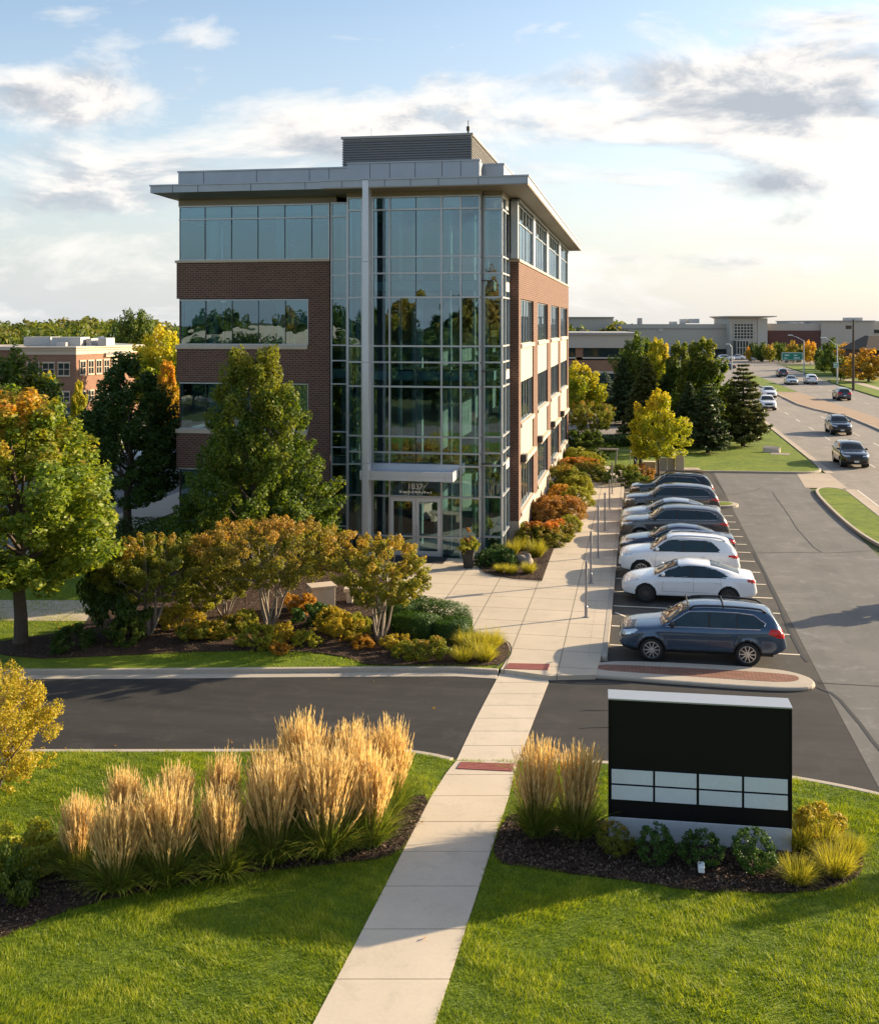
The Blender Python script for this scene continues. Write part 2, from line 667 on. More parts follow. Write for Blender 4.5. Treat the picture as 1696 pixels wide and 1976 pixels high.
def smooth_poly(p, it=2, closed=True):
    for _ in range(it):
        q = []
        n = len(p)
        for i in range(n):
            a, b = p[i], p[(i + 1) % n]
            q += [(.75 * a[0] + .25 * b[0], .75 * a[1] + .25 * b[1]), (.25 * a[0] + .75 * b[0], .25 * a[1] + .75 * b[1])]
        p = q
    return p


def offset_line(line, w):
    """points shifted w metres to the left of the running direction"""
    o = []
    for i, p in enumerate(line):
        a, b = line[max(i - 1, 0)], line[min(i + 1, len(line) - 1)]
        dx, dy = b[0] - a[0], b[1] - a[1]
        l = math.hypot(dx, dy) or 1
        o.append((p[0] - dy / l * w, p[1] + dx / l * w))
    return o


def open_smooth(p, it=2):
    for _ in range(it):
        q = [p[0]]
        for a, b in zip(p[:-1], p[1:]):
            q += [(.75 * a[0] + .25 * b[0], .75 * a[1] + .25 * b[1]), (.25 * a[0] + .75 * b[0], .25 * a[1] + .75 * b[1])]
        q.append(p[-1])
        p = q
    return p


def strip(mb, line, w0, w1, z0, z1):
    a, b = offset_line(line, w0), offset_line(line, w1)
    n = len(line)
    vs = [(p[0], p[1], z) for z in (z0, z1) for p in a + b]
    fs = []
    for i in range(n - 1):
        A, B, C2, D = i, i + 1, n + i + 1, n + i
        fs += [(A, D, C2, B), (2 * n + A, 2 * n + B, 2 * n + C2, 2 * n + D), (A, B, 2 * n + B, 2 * n + A), (D, 2 * n + D, 2 * n + C2, C2)]
    fs += [(0, 2 * n, 3 * n, n), (n - 1, 2 * n - 1, 4 * n - 1, 3 * n - 1)]
    mb.add(vs, fs)


def ribbon(mb, line, w, z):
    a, b = offset_line(line, w / 2), offset_line(line, -w / 2)
    n = len(line)
    mb.add([(p[0], p[1], z) for p in a + b], [(i, n + i, n + i + 1, i + 1) for i in range(n - 1)])


ZL = .12     # lawns and walks stand this high above the asphalt

# land to the horizon
g = MB()
ring = [(6000 * math.cos(2 * math.pi * k / 48), 6000 * math.sin(2 * math.pi * k / 48)) for k in range(48)]
g.sheet(ring, -.03)
struct(g.build('ground', M['far_land']))

# front drive (dark) and car park (greyer), the road
EX = 4.75
drive = [(-70, 22.5), (-70, 33), site2(955, 1296), site2(1065, 1302), (-1.0, 31.6), (-1.0, 21.0), (30, 15), (20, 11)]
drive = [(-70, 14), (-70, 36), (-1.06, 36), (-1.06, 31.9), (5.0, 31.9), (5.2, 14)]
struct(MB().sheet(drive, 0.0).build('driveway', M['drive']))
lot = [(5.2, 8), (5.0, 31.9), (4.9, 75.5), (10.4, 75.8), (10.1, 68), (10.1, 20), (26, 8)]
struct(MB().sheet(lot, .0035).build('parking_lot', M['lot']))
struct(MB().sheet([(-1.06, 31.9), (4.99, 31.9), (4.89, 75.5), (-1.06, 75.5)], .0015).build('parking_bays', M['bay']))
road = [(12.4, 8), (12.35, 140), (12.9, 190), (15, 235), (17, 330), (38, 330), (33.6, 285), (32.8, 235), (31.8, 190), (31.6, 8)]
struct(MB().sheet(road, .0).build('road', M['road']))
struct(MB().sheet([(14, 290), (17, 330), (150, 330), (150, 285), (33.6, 285)], .006).build('cross_road', M['road']))
struct(MB().sheet([(9.9, 69.3), (12.4, 69.3), (12.4, 76.2), (10.3, 76.0)], .012).build('entrance_apron', M['apron']))

# near lawn with the drive edge along its top
edge_left = pts((-900, 1452), (300, 1452), (700, 1451), (785, 1452), (830, 1459), (868, 1468), z=ZL)
edge_right = pts((1004, 1469), (1060, 1470), (1150, 1474), (1300, 1480), (1440, 1492), (1530, 1503), (1640, 1523), (1720, 1542), (1900, 1600), (2300, 1760), z=ZL)
edge_left, edge_right = open_smooth(edge_left), open_smooth(edge_right)
near = edge_left + edge_right + [(20, 4), (20, -4.5), (-60, -4.5)]
struct(MB().prism(near, -.02, ZL).build('lawn', M['turf']))
k = MB()
strip(k, edge_left, 0.0, .17, -.01, ZL + .012)
strip(k, edge_right, 0.0, .17, -.01, ZL + .012)
struct(k.build('kerb', M['kerb'], bevel=.02))

struct(MB().sheet([(-120, -15), (-120, -4.6), (60, -4.6), (60, -15)], .003).build('street', M['road']))
# lawn before the building and far kerb of the drive
YK = site2(500, 1290, ZL)[1]
kerb_line = pts((-900, 1296), (0, 1291.5), (300, 1290), (700, 1287), (880, 1286.5), (962, 1291), z=ZL)
front = kerb_line + pts((985, 1262), (976, 1241), (905, 1222), (850, 1195), (800, 1160), z=ZL) + [(-11, 45.2), (-14, 46.7), (-21.2, 46.7), (-21.2, 84), (-23.8, 84), (-23.8, 43), (-70, 43)]
struct(MB().prism(front, -.02, ZL).build('lawn', M['turf']))
k = MB()
strip(k, kerb_line, 0.0, -.16, -.01, ZL + .015)
strip(k, kerb_line, -.165, -.55, -.01, .02)
struct(k.build('kerb', M['kerb'], bevel=.025))

# front walk: single slabs with open joints
Lw = [(880, 1470), (868, 1482), (833, 1537), (772, 1655), (719, 1760), (605, 1976), (520, 2140)]
Rw = [(1000, 1470), (995, 1482), (982, 1538), (944, 1655), (910, 1760), (840, 1976), (790, 2140)]


def interp(tab, y):
    for (x0, y0), (x1, y1) in zip(tab[:-1], tab[1:]):
        if y0 <= y <= y1:
            return x0 + (x1 - x0) * (y - y0) / (y1 - y0)
    return tab[-1][0]


w = MB()
jy = [1470, 1497, 1538, 1588, 1646, 1713, 1796, 1893, 2005, 2140]
for y0, y1 in zip(jy[:-1], jy[1:]):
    q = [site2(interp(Lw, y0), y0, ZL), site2(interp(Rw, y0), y0, ZL), site2(interp(Rw, y1), y1, ZL), site2(interp(Lw, y1), y1, ZL)]
    c = (sum(p[0] for p in q) / 4, sum(p[1] for p in q) / 4)
    q = [(p[0] + (c[0] - p[0]) * .004, p[1] + (.010 if i >= 2 else -.010)) for i, p in enumerate(q)]
    w.prism(q, .02, ZL + .022 + .002 * random.random())
q0 = w
struct(w.build('front_walk', M['walk']))
walk_poly = [site2(x, y, ZL) for x, y in Lw] + [site2(x, y, ZL) for x, y in Rw[::-1]]
walk_poly = [(a, b) for a, b in walk_poly]
struct(MB().sheet(walk_poly, ZL + .006).build('walk_joints', M['joint']))

# flush crossing of the drive
Lc = [(968, 1293), (920, 1385), (880, 1470)]
Rc = [(1063, 1306), (1030, 1390), (1000, 1470)]
w = MB()
jy = [1293, 1318, 1340, 1362, 1387, 1412, 1440, 1470]
for i, (y0, y1) in enumerate(zip(jy[:-1], jy[1:])):
    q = [site2(interp(Lc, y0), y0), site2(interp(Rc, max(y0, 1306)) + (0 if i else -2), y0), site2(interp(Rc, max(y1, 1306)), y1), site2(interp(Lc, y1), y1)]
    q = [(p[0], p[1] + (.010 if j >= 2 else -.010)) for j, p in enumerate(q)]
    w.prism(q, -.01, .011)
# ramp down from the lawn side and from the plaza side
q = [site2(880, 1468, 0), site2(1000, 1468, 0), site2(998, 1478, ZL), site2(872, 1478, ZL)]
struct(w.build('crossing', M['walk']))

# plaza and east sidewalk
XK = -1.12
plaza = pts((966, 1292), (1063, 1305), (1149, 1303), z=ZL) + [(XK, 33.0), (XK, 76.5), (-5.3, 76.5), (-5.3, 84.5), (-5.75, 49), (-5.9, 45.2), (-11.6, 45.0), (-13.6, 43.0)] + pts((640, 1150), (800, 1203), (905, 1236), (960, 1240), (981, 1250), (985, 1262), z=ZL)
struct(MB().prism(plaza, -.02, ZL + .01).build('plaza', M['plaza']))
k = MB()
k.box(XK + .002, XK + .16, 32.6, 76.4, -.01, ZL + .018)
k.box(XK - .40, XK - .385, 32.6, 76.4, ZL + .005, ZL + .0125)
struct(k.build('kerb', M['kerb'], bevel=.02))
# paver island at the end of the bay
isl = smooth_poly(pts((1066, 1303), (1150, 1279), (1250, 1279), (1480, 1291), (1552, 1304), (1578, 1322), (1560, 1331), (1490, 1331), (1300, 1318), (1150, 1306), z=.06), 2)
struct(MB().prism(isl, -.01, .115).build('kerb', M['kerb'], bevel=.05))
inner = smooth_poly(pts((1145, 1281.5), (1250, 1285), (1455, 1296), (1530, 1302), (1545, 1309), (1532, 1315.5), (1484, 1315.5), (1252, 1299.5), (1146, 1292), z=.12), 1)
struct(MB().prism(inner, .05, .121).build('paver_island', M['paver']))

# tactile plates
def tactile(p4, z):
    w = MB()
    q = [site2(x, y, z) for x, y in p4]
    w.prism(q, z - .03, z + .012)
    for i in range(22):
        for j in range(5):
            u, v = (i + .5) / 22, (j + .5) / 5
            a = [(q[0][t] * (1 - u) + q[1][t] * u) * (1 - v) + (q[3][t] * (1 - u) + q[2][t] * u) * v for t in (0, 1)]
            w.box(a[0] - .02, a[0] + .02, a[1] - .03, a[1] + .03, z + .0125, z + .019)
    return struct(w.build('tactile_paving', M['tactile']))


tactile([(889, 1471.5), (993, 1475), (988, 1489.5), (881, 1484.5)], ZL + .022)
tactile([(982, 1280.5), (1061, 1282), (1057, 1294), (973, 1291)], ZL + .008)

# mulch beds
bedA = smooth_poly(pts((-60, 1246), (40, 1273), (200, 1267), (420, 1257), (560, 1257), (660, 1266), (694, 1279), (712, 1285), (880, 1284), (952, 1287), (978, 1272), (984, 1254), (976, 1238), (905, 1219), (830, 1190), (770, 1140), (690, 1085), (560, 1050), (400, 1050), (300, 1080), (250, 1110), (190, 1165), (160, 1215), (60, 1232), z=ZL), 1)
struct(MB().prism(bedA, .02, ZL + .03).build('mulch_bed', M['mulch']))
bedB = smooth_poly(pts((-80, 1840), (20, 1806), (140, 1752), (330, 1710), (520, 1682), (690, 1664), (768, 1654), (806, 1596), (832, 1540), (800, 1535), (740, 1560), (560, 1590), (300, 1640), (60, 1660), (-80, 1690), z=ZL), 2)
struct(MB().prism(bedB, .02, ZL + .02).build('mulch_bed', M['mulch']))
bedC = smooth_poly(pts((944, 1662), (1010, 1676), (1120, 1690), (1240, 1704), (1340, 1722), (1460, 1726), (1580, 1722), (1650, 1702), (1672, 1664), (1640, 1620), (1560, 1585), (1400, 1590), (1180, 1590), (1000, 1570), (972, 1580), z=ZL), 2)
struct(MB().prism(bedC, .02, ZL + .021).build('mulch_bed', M['mulch']))
bedD = smooth_poly(pts((926, 1097), (945, 1108), (985, 1117), (1040, 1119), (1052, 1112), z=ZL), 1) + []
bedD = pts((924, 1094), (932, 1103), (955, 1111), (990, 1117), (1046, 1121), z=ZL) + [(-3.72, 44.2), (-3.72, 80), (-5.3, 80), (-5.45, 48.4), (-5.75, 46.2), (-6.4, 45.6)]
struct(MB().prism(bedD, .02, ZL + .03).build('mulch_bed', M['mulch']))
rb = MB()
ribbon(rb, pts((922, 1092), (932, 1105), (955, 1113), (990, 1119), (1046, 1123), z=ZL), .06, ZL + .034)
ribbon(rb, open_smooth(pts((955, 1290), (982, 1272), (988, 1254), (978, 1236), (905, 1217), z=ZL)), .05, ZL + .034)
struct(rb.build('bed_edging', M['seal']))

# west side: path, sidewalk, car park
struct(MB().prism(pts((-300, 1158), (120, 1159), (330, 1162), (330, 1196), (175, 1199), (-300, 1197), z=ZL), .0, ZL + .01).build('path', M['plaza']))
struct(MB().prism([(-26.6, 40.5), (-24.0, 40.5), (-24.0, 92), (-26.6, 92)], -.01, ZL + .013).build('path', M['apron']))
struct(MB().sheet([(-26.6, 43.4), (-26.6, 112), (-95, 112), (-95, 43.4)], .002).build('parking_lot', M['lot']))
struct(MB().prism([(-70, 112), (-26, 112), (-26, 116), (-70, 116)], -.01, ZL).build('lawn', M['turf']))
struct(MB().prism([(-62, 80.5), (-27, 80.5), (-27, 83), (-62, 83)], -.01, ZL).build('lawn', M['turf']))
struct(MB().sheet([(-95, 116), (-20, 116), (-20, 124), (-95, 124)], .002).build('lane', M['road']))

# back lawn by the road, rear car park, right island, far verges
back = [(-1.0, 76.6), (-1.0, 79), (-5.2, 79), (-5.2, 84.5), (-6.2, 86), (-6.2, 92), (12.0, 92), (12.0, 76.9), (11.2, 76.1), (10.3, 75.9), (4.9, 75.6), (4.2, 75.2), (3.4, 76.5)]
back = [(-1.0, 76.7), (3.4, 76.6), (4.2, 75.3), (4.9, 75.6), (10.3, 75.9), (11.2, 76.2), (12.0, 77.2), (12.0, 190), (9, 190), (9, 96), (-8, 92), (-21, 92), (-21, 84), (-5.2, 84), (-5.2, 77)]
struct(MB().prism(back, -.02, ZL).build('lawn', M['turf']))
k = MB()
bk = open_smooth([(3.4, 76.5), (4.2, 75.2), (4.9, 75.5), (10.3, 75.8), (11.3, 76.1), (12.1, 77.2), (12.15, 85)])
strip(k, bk, 0.0, -.16, -.01, ZL + .015)
strip(k, [(12.15, 85), (12.1, 190)], 0.0, -.16, -.01, ZL + .015)
isl2 = open_smooth([(12.05, 15), (12.05, 66.5), (11.9, 68.3), (11.2, 69), (10.5, 68.4), (10.2, 66), (10.15, 58), (10.4, 53), (11.0, 50), (11.2, 46), (11.3, 15)], 2)
struct(MB().prism(isl2, -.02, ZL).build('lawn', M['turf']))
strip(k, isl2, 0.0, -.16, -.01, ZL + .015)
struct(k.build('kerb', M['kerb'], bevel=.02))
gut = MB()
gut.box(12.22, 12.75, 8, 69.2, .002, .014).box(12.22, 12.75, 76.3, 150, .002, .014)
struct(gut.build('gutter', M['apron']))
struct(MB().prism([(-1.0, 75.6), (4.0, 75.6), (4.0, 76.7), (-1.0, 76.7)], -.02, ZL + .004).build('lawn', M['apron']))
struct(MB().sheet([(-24, 93), (-8, 93), (8.8, 96.5), (8.8, 128), (-24, 128)], .002).build('parking_lot', M['road']))
isl3 = smooth_poly([(3.1, 60.9), (4.4, 60.7), (5.3, 61.2), (5.3, 62.1), (4.4, 62.5), (3.1, 62.3)], 2)
struct(MB().prism(isl3, -.02, ZL + .01).build('kerb', M['kerb']))
struct(MB().prism([((x - 4.2) * .72 + 4.2, (y - 61.6) * .72 + 61.6) for x, y in isl3], .0, ZL + .03).build('lawn', M['turf']))

med = [(22.0, 40), (22.2, 110), (22.0, 123), (20.2, 132), (19.3, 140), (19.1, 165), (22.6, 165), (24.4, 124), (24.6, 40)]
struct(MB().prism(med, -.01, .13).build('median', M['median']))
struct(MB().prism([(19.1, 165.1), (18.9, 215), (20.6, 222), (21.8, 217), (22.6, 165.1)], -.01, .13).build('median', M['turf']))
k = MB()
strip(k, [(22.0, 40), (22.2, 110), (22.0, 123), (20.2, 132), (19.3, 140), (19.1, 165), (18.9, 215)], 0, .18, -.01, .15)
struct(k.build('kerb', M['kerb']))
pl = MB()
for y in range(44, 200, 9):
    pl.box(16.02, 16.14, y, y + 3.2, .003, .007)
    pl.box(19.2, 19.32, y + 4, y + 7.5, .003, .007) if y > 60 and y < 125 else None
    pl.box(28.0, 28.12, y, y + 3.2, .003, .007)
ribbon(pl, [(24.75, 40), (24.6, 124), (22.8, 165), (22.0, 217), (21.2, 240)], .16, .0075)
ribbon(pl, [(12.9, 8), (12.85, 69)], .12, .007)
struct(pl.build('road_markings', M['white_paint']))
verge = [(31.8, 20), (31.9, 195), (33.6, 205), (40, 207), (60, 207), (60, 20)]
struct(MB().prism(verge, -.01, .13).build('lawn', M['turf']))
struct(MB().prism([(33.2, 222), (33.2, 262), (36, 270), (90, 270), (90, 222)], -.01, .13).build('lawn', M['turf']))
struct(MB().prism([(35.0, 20), (36.6, 20), (36.6, 206), (35.0, 206)], .0, .15).build('path', M['apron']))
struct(MB().prism([(14, 226), (6, 226), (8, 268), (16.5, 268)], -.01, .13).build('lawn', M['turf']))
struct(MB().prism([(27, 331), (29, 350), (52, 350), (50, 331)], -.01, .13).build('lawn', M['turf']))

# bay lines
bl = MB()
ys = [site2(1541, y)[1] for y in (1264, 1226, 1186, 1157, 1131, 1108, 1087, 1070, 1054.5, 1039.5, 1026, 1011.6, 999.8, 988, 978)]
for y in ys + [61.2, 63.2, 65.5]:
    bl.box(-.93, EX if y < 60 else 4.2, y - .05, y + .05, .005, .008)
for i in range(4):
    x0 = -.9 + i * .75
    bl.add([(x0, 38.15 - i * .08, .0085), (x0 + .13, 38.15, .0085), (x0 + 2.0, 35.7, .0085), (x0 + 1.87, 35.7, .0085)], [(3, 2, 1, 0)])
struct(bl.build('parking_lines', M['paint']))

# sealed cracks
cr = MB()
cl = [pts((1455, 1067), (1482, 1120), (1506, 1175), (1535, 1240), (1556, 1277)),
      pts((1366, 905), (1388, 935), (1399, 952)), pts((1578, 1318), (1640, 1322), (1720, 1327)),
      pts((1576, 1326), (1612, 1342), (1650, 1385), (1696, 1447), (1730, 1490)),
      pts((1490, 950), (1522, 995), (1545, 1030), (1580, 1066), (1600, 1068), (1696, 1062)),
      pts((1300, 953), (1390, 957), (1455, 948), (1470, 940)), pts((1120, 1406), (1190, 1404)),
      pts((1455, 1067), (1540, 1066), (1585, 1067)), pts((1200, 1366), (1170, 1371), (1120, 1372))]
for i, c in enumerate(cl):
    c = open_smooth(c, 1)
    c = [(x + random.uniform(-.03, .03), y + random.uniform(-.03, .03)) for x, y in c]
    ribbon(cr, c, .10 if i in (0, 3) else .045, .0095)
struct(cr.build('crack_sealant', M['seal']))
# ------------------------------------------------------------------ the office building
M['brick'] = mat_brick('brown_brick', (.168, .078, .052), (.092, .046, .035), (.29, .22, .17), .25, .095, .013)
M['alu'] = mat_plain('silver_frame', (.46, .47, .49), .38, .55, var=.06, scale=1.5)
M['alu_dark'] = mat_plain('dark_frame', (.05, .055, .06), .4, .4)
M['panel'] = mat_plain('grey_metal_panel', (.34, .36, .39), .42, .55, var=.07, scale=.6)
M['canopy'] = mat_plain('pale_metal_panel', (.58, .60, .64), .4, .45, var=.05, scale=.8)
M['soffit'] = mat_plain('soffit_metal', (.30, .25, .20), .6, .1, var=.06)
M['louver'] = mat_plain('louver_metal', (.30, .29, .28), .45, .45, var=.06)
M['stone'] = mat_concrete('limestone', (.55, .45, .34))
M['spandrel'] = mat_plain('beige_panel', (.40, .35, .29), .6, .1, var=.06, scale=2)
M['ceil'] = mat_plain('ceiling_tile', (.62, .60, .55), .9)
M['inwall'] = mat_plain('interior_wall', (.58, .54, .47), .9, var=.2, scale=.35)
M['carpet'] = mat_plain('carpet', (.10, .09, .08), .95)
M['blind'] = mat_plain('blind_fabric', (.62, .58, .50), .9)
M['glass'] = mat_glass('blue_green_glass', (.52, .72, .79), .11, 0.0, .03)
M['glass_side'] = mat_glass('side_glass', (.72, .78, .76), .16)
M['fitting'] = mat_plain('white_fitting', (.85, .86, .84), .5)
M['dark'] = mat_plain('near_black', (.012, .012, .013), .6)
M['lettering'] = mat_plain('silver_lettering', (.88, .87, .84), .6)

BX0, BX1, BY0, BY1 = -20.9, -5.35, 46.9, 83.2
BAYY = 45.4
FLOORS = [0.15, 4.05, 8.0, 11.85]          # finished floors
ROOF = 15.62

office = thing('office_building', 'four storey brown brick office block with glass corner entrance and wide flat metal eaves', 'office building', (0, 0, 0))


def part(name, mb, mat, parent=office, bevel=0.0, smooth=False, apart=False):
    """one part; with apart=True every box added to mb becomes a part of its own"""
    if not apart:
        return mb.build(name, mat, parent, smooth, bevel)
    for i in range(0, len(mb.v), 8):
        q = MB()
        q.hexa(mb.v[i:i + 8])
        o = q.build(name, mat, parent, smooth, bevel)
    return o


zb = [0.0, 0.95, 2.65, 4.07, 4.51, 5.20, 7.33, 8.37, 9.06, 11.14, 12.17, 12.88, 14.89, 15.43]

# west wing front: brick bands, pier
x0, xr, xp = BX0, -13.63, -14.62
b = MB()
b.box(x0, xr, BY0, BY0 + .3, 11.16, 12.80)
b.box(x0, xp, BY0, BY0 + .3, 7.36, 8.86)
b.box(x0, xp, BY0, BY0 + .3, 3.42, 5.00)
b.box(x0, xp, BY0, BY0 + .3, 0.0, .95)
b.box(xp, xr, BY0 + .001, BY0 + .3, 0.0, 11.16)
# west flank and back, plain brick with bands
for za, zt_ in ((0, .95), (3.42, 5.0), (7.36, 8.86), (11.16, 12.8)):
    b.box(x0 + .001, x0 + .3, BY0 + .301, BY1, za, zt_)
b.box(x0, BX1 - .001, BY1 - .3, BY1 - .002, 0, 12.8)
for i in range(7):
    y = 47.2 + 36 * (i / 6)
    b.box(x0 + .002, x0 + .3, y + (.0 if i < 6 else -.7), y + .7, 0, 11.16)
part('brick_wall', b, M['brick'])

# east flank: pier faces and bands
bays = []
for p0, p1 in ((1005, 1029.5), (1037.5, 1057), (1063, 1078.5), (1081.5, 1094.5)):
    bays.append((on_x(p0, BX1), on_x(p1, BX1)))
top_bays = [(on_x(p0, BX1), on_x(p1, BX1)) for p0, p1 in ((999, 1029.5), (1033.5, 1055.5), (1059, 1079), (1082, 1095.6))]
PIERY = 48.66
b = MB()
b.box(-5.76, BX1, PIERY, PIERY + .35, 1.15, 12.8)
b.box(BX1 - .3, BX1, PIERY + .351, BY1 - .301, 11.16, 12.8)
edges = [PIERY + .351] + [v for q in bays for v in q] + [BY1 - .301]
for i in range(0, len(edges), 2):
    b.box(BX1 - .3, BX1, edges[i], edges[i + 1], 1.15, 11.16)
part('brick_wall', b, M['brick'])
b = MB()
b.box(-5.78, BX1 + .02, PIERY - .02, PIERY + .35, 0.0, 1.15)
for i in range(0, len(edges), 2):
    b.box(BX1 - .3, BX1 + .02, edges[i] + (.0 if i else .0), edges[i + 1], 0.0, 1.15)
part('stone_base', b, M['stone'], apart=True)
# spandrel panels, sills, windows of the east flank
b, s_ = MB(), MB()
for (ya, yb) in bays:
    for za, zt_ in ((7.33, 8.9), (3.62, 5.25), (0.0, 1.2)):
        b.box(BX1 - .22, BX1 - .06, ya, yb, za, zt_)
    for z in (8.9, 5.25, 1.2):
        s_.box(BX1 - .25, BX1 + .07, ya + .002, yb - .002, z, z + .18)
part('spandrel_panel', b, M['spandrel'], apart=True)
part('window_sill', s_, M['stone'], bevel=.015, apart=True)
c = MB()
c.box(x0 - .06, xr + .02, BY0 - .07, BY0 + .3, 12.802, 12.92)
c.box(x0 - .04, xp - .02, BY0 - .06, BY0 + .3, 8.862, 9.05)
c.box(x0 - .04, xp - .02, BY0 - .06, BY0 + .3, 5.002, 5.19)
c.box(-5.8, BX1 + .06, PIERY - .05, PIERY + .36, 12.802, 12.93)
c.box(BX1 - .32, BX1 + .06, PIERY + .361, BY1 + .04, 12.802, 12.93)
c.box(x0 - .06, x0 + .3, BY0 + .301, BY1, 12.802, 12.92)
part('sill_course', c, M['stone'], bevel=.012, apart=True)


def grid_wall(name, p, us, zs, axis, at, dep, fr, mat_f, mat_g, dark_u=(), wid=.055, gname='pane', skip=(), prot=.05):
    """mullion grid in the plane axis = at (us across, zs up) with one glass mesh per storey"""
    m, dk = MB(), MB()

    def bx(t, u0, u1, z0, z1, d0, d1):
        if axis == 'y':
            t.box(u0, u1, at + d0, at + d1, z0, z1)
        else:
            t.box(at - d1, at - d0, u0, u1, z0, z1)
    for i, u in enumerate(us):
        w_ = wid if i not in dark_u else .025
        bx(dk if i in dark_u else m, u - w_ / 2, u + w_ / 2, zs[0], zs[-1], -prot if i not in dark_u else -.012, dep)
    for z in zs:
        bx(m, us[0] - wid / 2, us[-1] + wid / 2, z - wid / 2, z + wid / 2, -prot - .015, dep - .01)
    f = m.build(name, mat_f, p)
    if dk.v:
        for q in range(0, len(dk.v), 8):
            MB().hexa(dk.v[q:q + 8]).build('mullion', M['alu_dark'], f)
    gl = {}
    for i in range(len(us) - 1):
        for j in range(len(zs) - 1):
            if (i, j) in skip:
                continue
            st = min(3, sum(1 for q in FLOORS if zs[j] > q - .9) - 1)
            t = gl.setdefault(max(0, st), MB())
            a0, a1, c0, c1 = us[i] + .01, us[i + 1] - .01, zs[j] + .01, zs[j + 1] - .01
            e = [random.uniform(-.006, .006) for _ in range(3)]
            o4 = [e[0], e[1], e[1] + e[2], e[0] + e[2]]
            cr = [(a0, c0), (a1, c0), (a1, c1), (a0, c1)]
            ps = []
            for dd in (.0, .012):
                for (u, z), q in zip(cr, o4):
                    y = .02 + q + dd
                    ps.append((u, at + y, z) if axis == 'y' else (at - y, u, z))
            t.add(ps, [(0, 1, 2, 3), (7, 6, 5, 4), (0, 4, 5, 1), (1, 5, 6, 2), (2, 6, 7, 3), (3, 7, 4, 0)])
    for st, t in gl.items():
        t.build(gname, mat_g, f)
    return f


# west wing ribbons (top floor runs on to the glass corner)
ux = lambda ps, Y: [on_y(p, Y) for p in ps]
top_us = [x0 + .14] + ux((395, 446, 497, 549, 601), BY0) + [-13.66]
grid_wall('window', office, top_us, [12.92, 14.78, 15.38], 'y', BY0 + .04, .1, 0, M['alu'], M['glass'], dark_u=(0, 1, 2, 3, 4, 5))
for za, zt_ in ((9.05, 11.13), (5.19, 7.33), (.95, 3.40)):
    grid_wall('window', office, [x0 + .14] + ux((395, 446, 497, 549), BY0) + [xp - .03], [za + .03, zt_ - .03], 'y', BY0 + .12, .08, 0, M['alu'], M['glass'], dark_u=(0, 1, 2, 3, 4))
    grid_wall('window', office, [47.2 + 5.2 * i for i in range(8)], [za + .03, zt_ - .03], 'x', x0 + .12, -.08, 0, M['alu'], M['glass'], dark_u=range(1, 7))
grid_wall('window', office, [47.0 + 5.2 * i for i in range(8)], [12.95, 14.78, 15.38], 'x', x0 + .14, -.08, 0, M['alu'], M['glass'], dark_u=range(1, 7))

# glass corner: link strip, bay, return, outer strip, flank
zs_all = zb[0:1] + [.95, 2.65, 4.07, 4.51, 5.20, 7.33, 8.37, 9.06, 11.14, 12.17, 12.88, 14.89, 15.43]
zs_l = [.05, 1.0, 3.05, 3.75, 4.51, 5.20, 7.33, 8.37, 9.06, 11.14, 12.17, 12.88, 14.80, 15.40]
grid_wall('curtain_wall', office, ux((640, 669.5), BY0), zs_l, 'y', BY0, .12, 0, M['alu'], M['glass'])
xb0, xb1 = on_y(671.5, BAYY), on_y(925.6, BAYY)
cols = ux((671.5, 699.0), BAYY) + ux((719.5, 752, 802.4, 852, 889), BAYY) + [xb1]
zs_b = [.03, .95, 2.65, 3.98, 4.51, 5.20, 7.33, 8.37, 9.06, 11.14, 12.17, 12.88, 14.89, 15.43]
grid_wall('curtain_wall', office, cols, zs_b, 'y', BAYY, .14, 0, M['alu'], M['glass'], dark_u=(4,), wid=.07,
          skip=[(i, j) for i in (3, 4) for j in (0, 1)] + [(1, j) for j in range(13)])
Y2 = 45.9
xs2 = ux((934, 968), Y2)
grid_wall('curtain_wall', office, xs2, zs_b, 'y', Y2, .1, 0, M['alu'], M['glass'], wid=.07)
grid_wall('curtain_wall', office, [BAYY + .12, Y2 - .02], zs_b, 'x', xb1, .1, 0, M['alu'], M['glass'], wid=.06)
grid_wall('curtain_wall', office, [Y2 + .1, 47.2, PIERY - .06], zs_b, 'x', -5.80, .1, 0, M['alu'], M['glass_side'], wid=.07)
grid_wall('curtain_wall', office, [BAYY + .12, BY0 - .02], zs_b, 'x', xb0 + .1, .1, 0, M['alu'], M['glass'], wid=.06)

# east flank windows with close vertical mullions
for q, (ya, yb) in enumerate(bays):
    n = 5
    us = [ya + .04 + (yb - ya - .08) * i / n for i in range(n + 1)]
    for za, zt_ in ((9.09, 11.13), (5.44, 7.32), (1.4, 3.61)):
        grid_wall('window', office, us, [za, zt_], 'x', BX1 - .12, .08, 0, M['alu'], M['glass_side'], wid=.04, prot=.004)
    ya, yb = top_bays[q]
    us = [ya + .04 + (yb - ya - .08) * i / n for i in range(n + 1)]
    grid_wall('window', office, us, [12.95, 14.62, 15.4], 'x', BX1 - .08, .1, 0, M['alu'], M['glass_side'], wid=.04, prot=.004)
b = MB()
te = [PIERY + .0] + [v for q in top_bays for v in q] + [BY1]
for i in range(0, len(te), 2):
    b.box(BX1 - .3, BX1 + (.0 if i else .0), te[i], te[i + 1], 12.931, 15.5)
b.box(-5.76, BX1 - .301, PIERY, PIERY + .3, 12.931, 15.5)
b.box(BX1 - .3, BX1 + .04, PIERY, BY1, 15.5, 15.62)
part('metal_pier', b, M['panel'], apart=True)

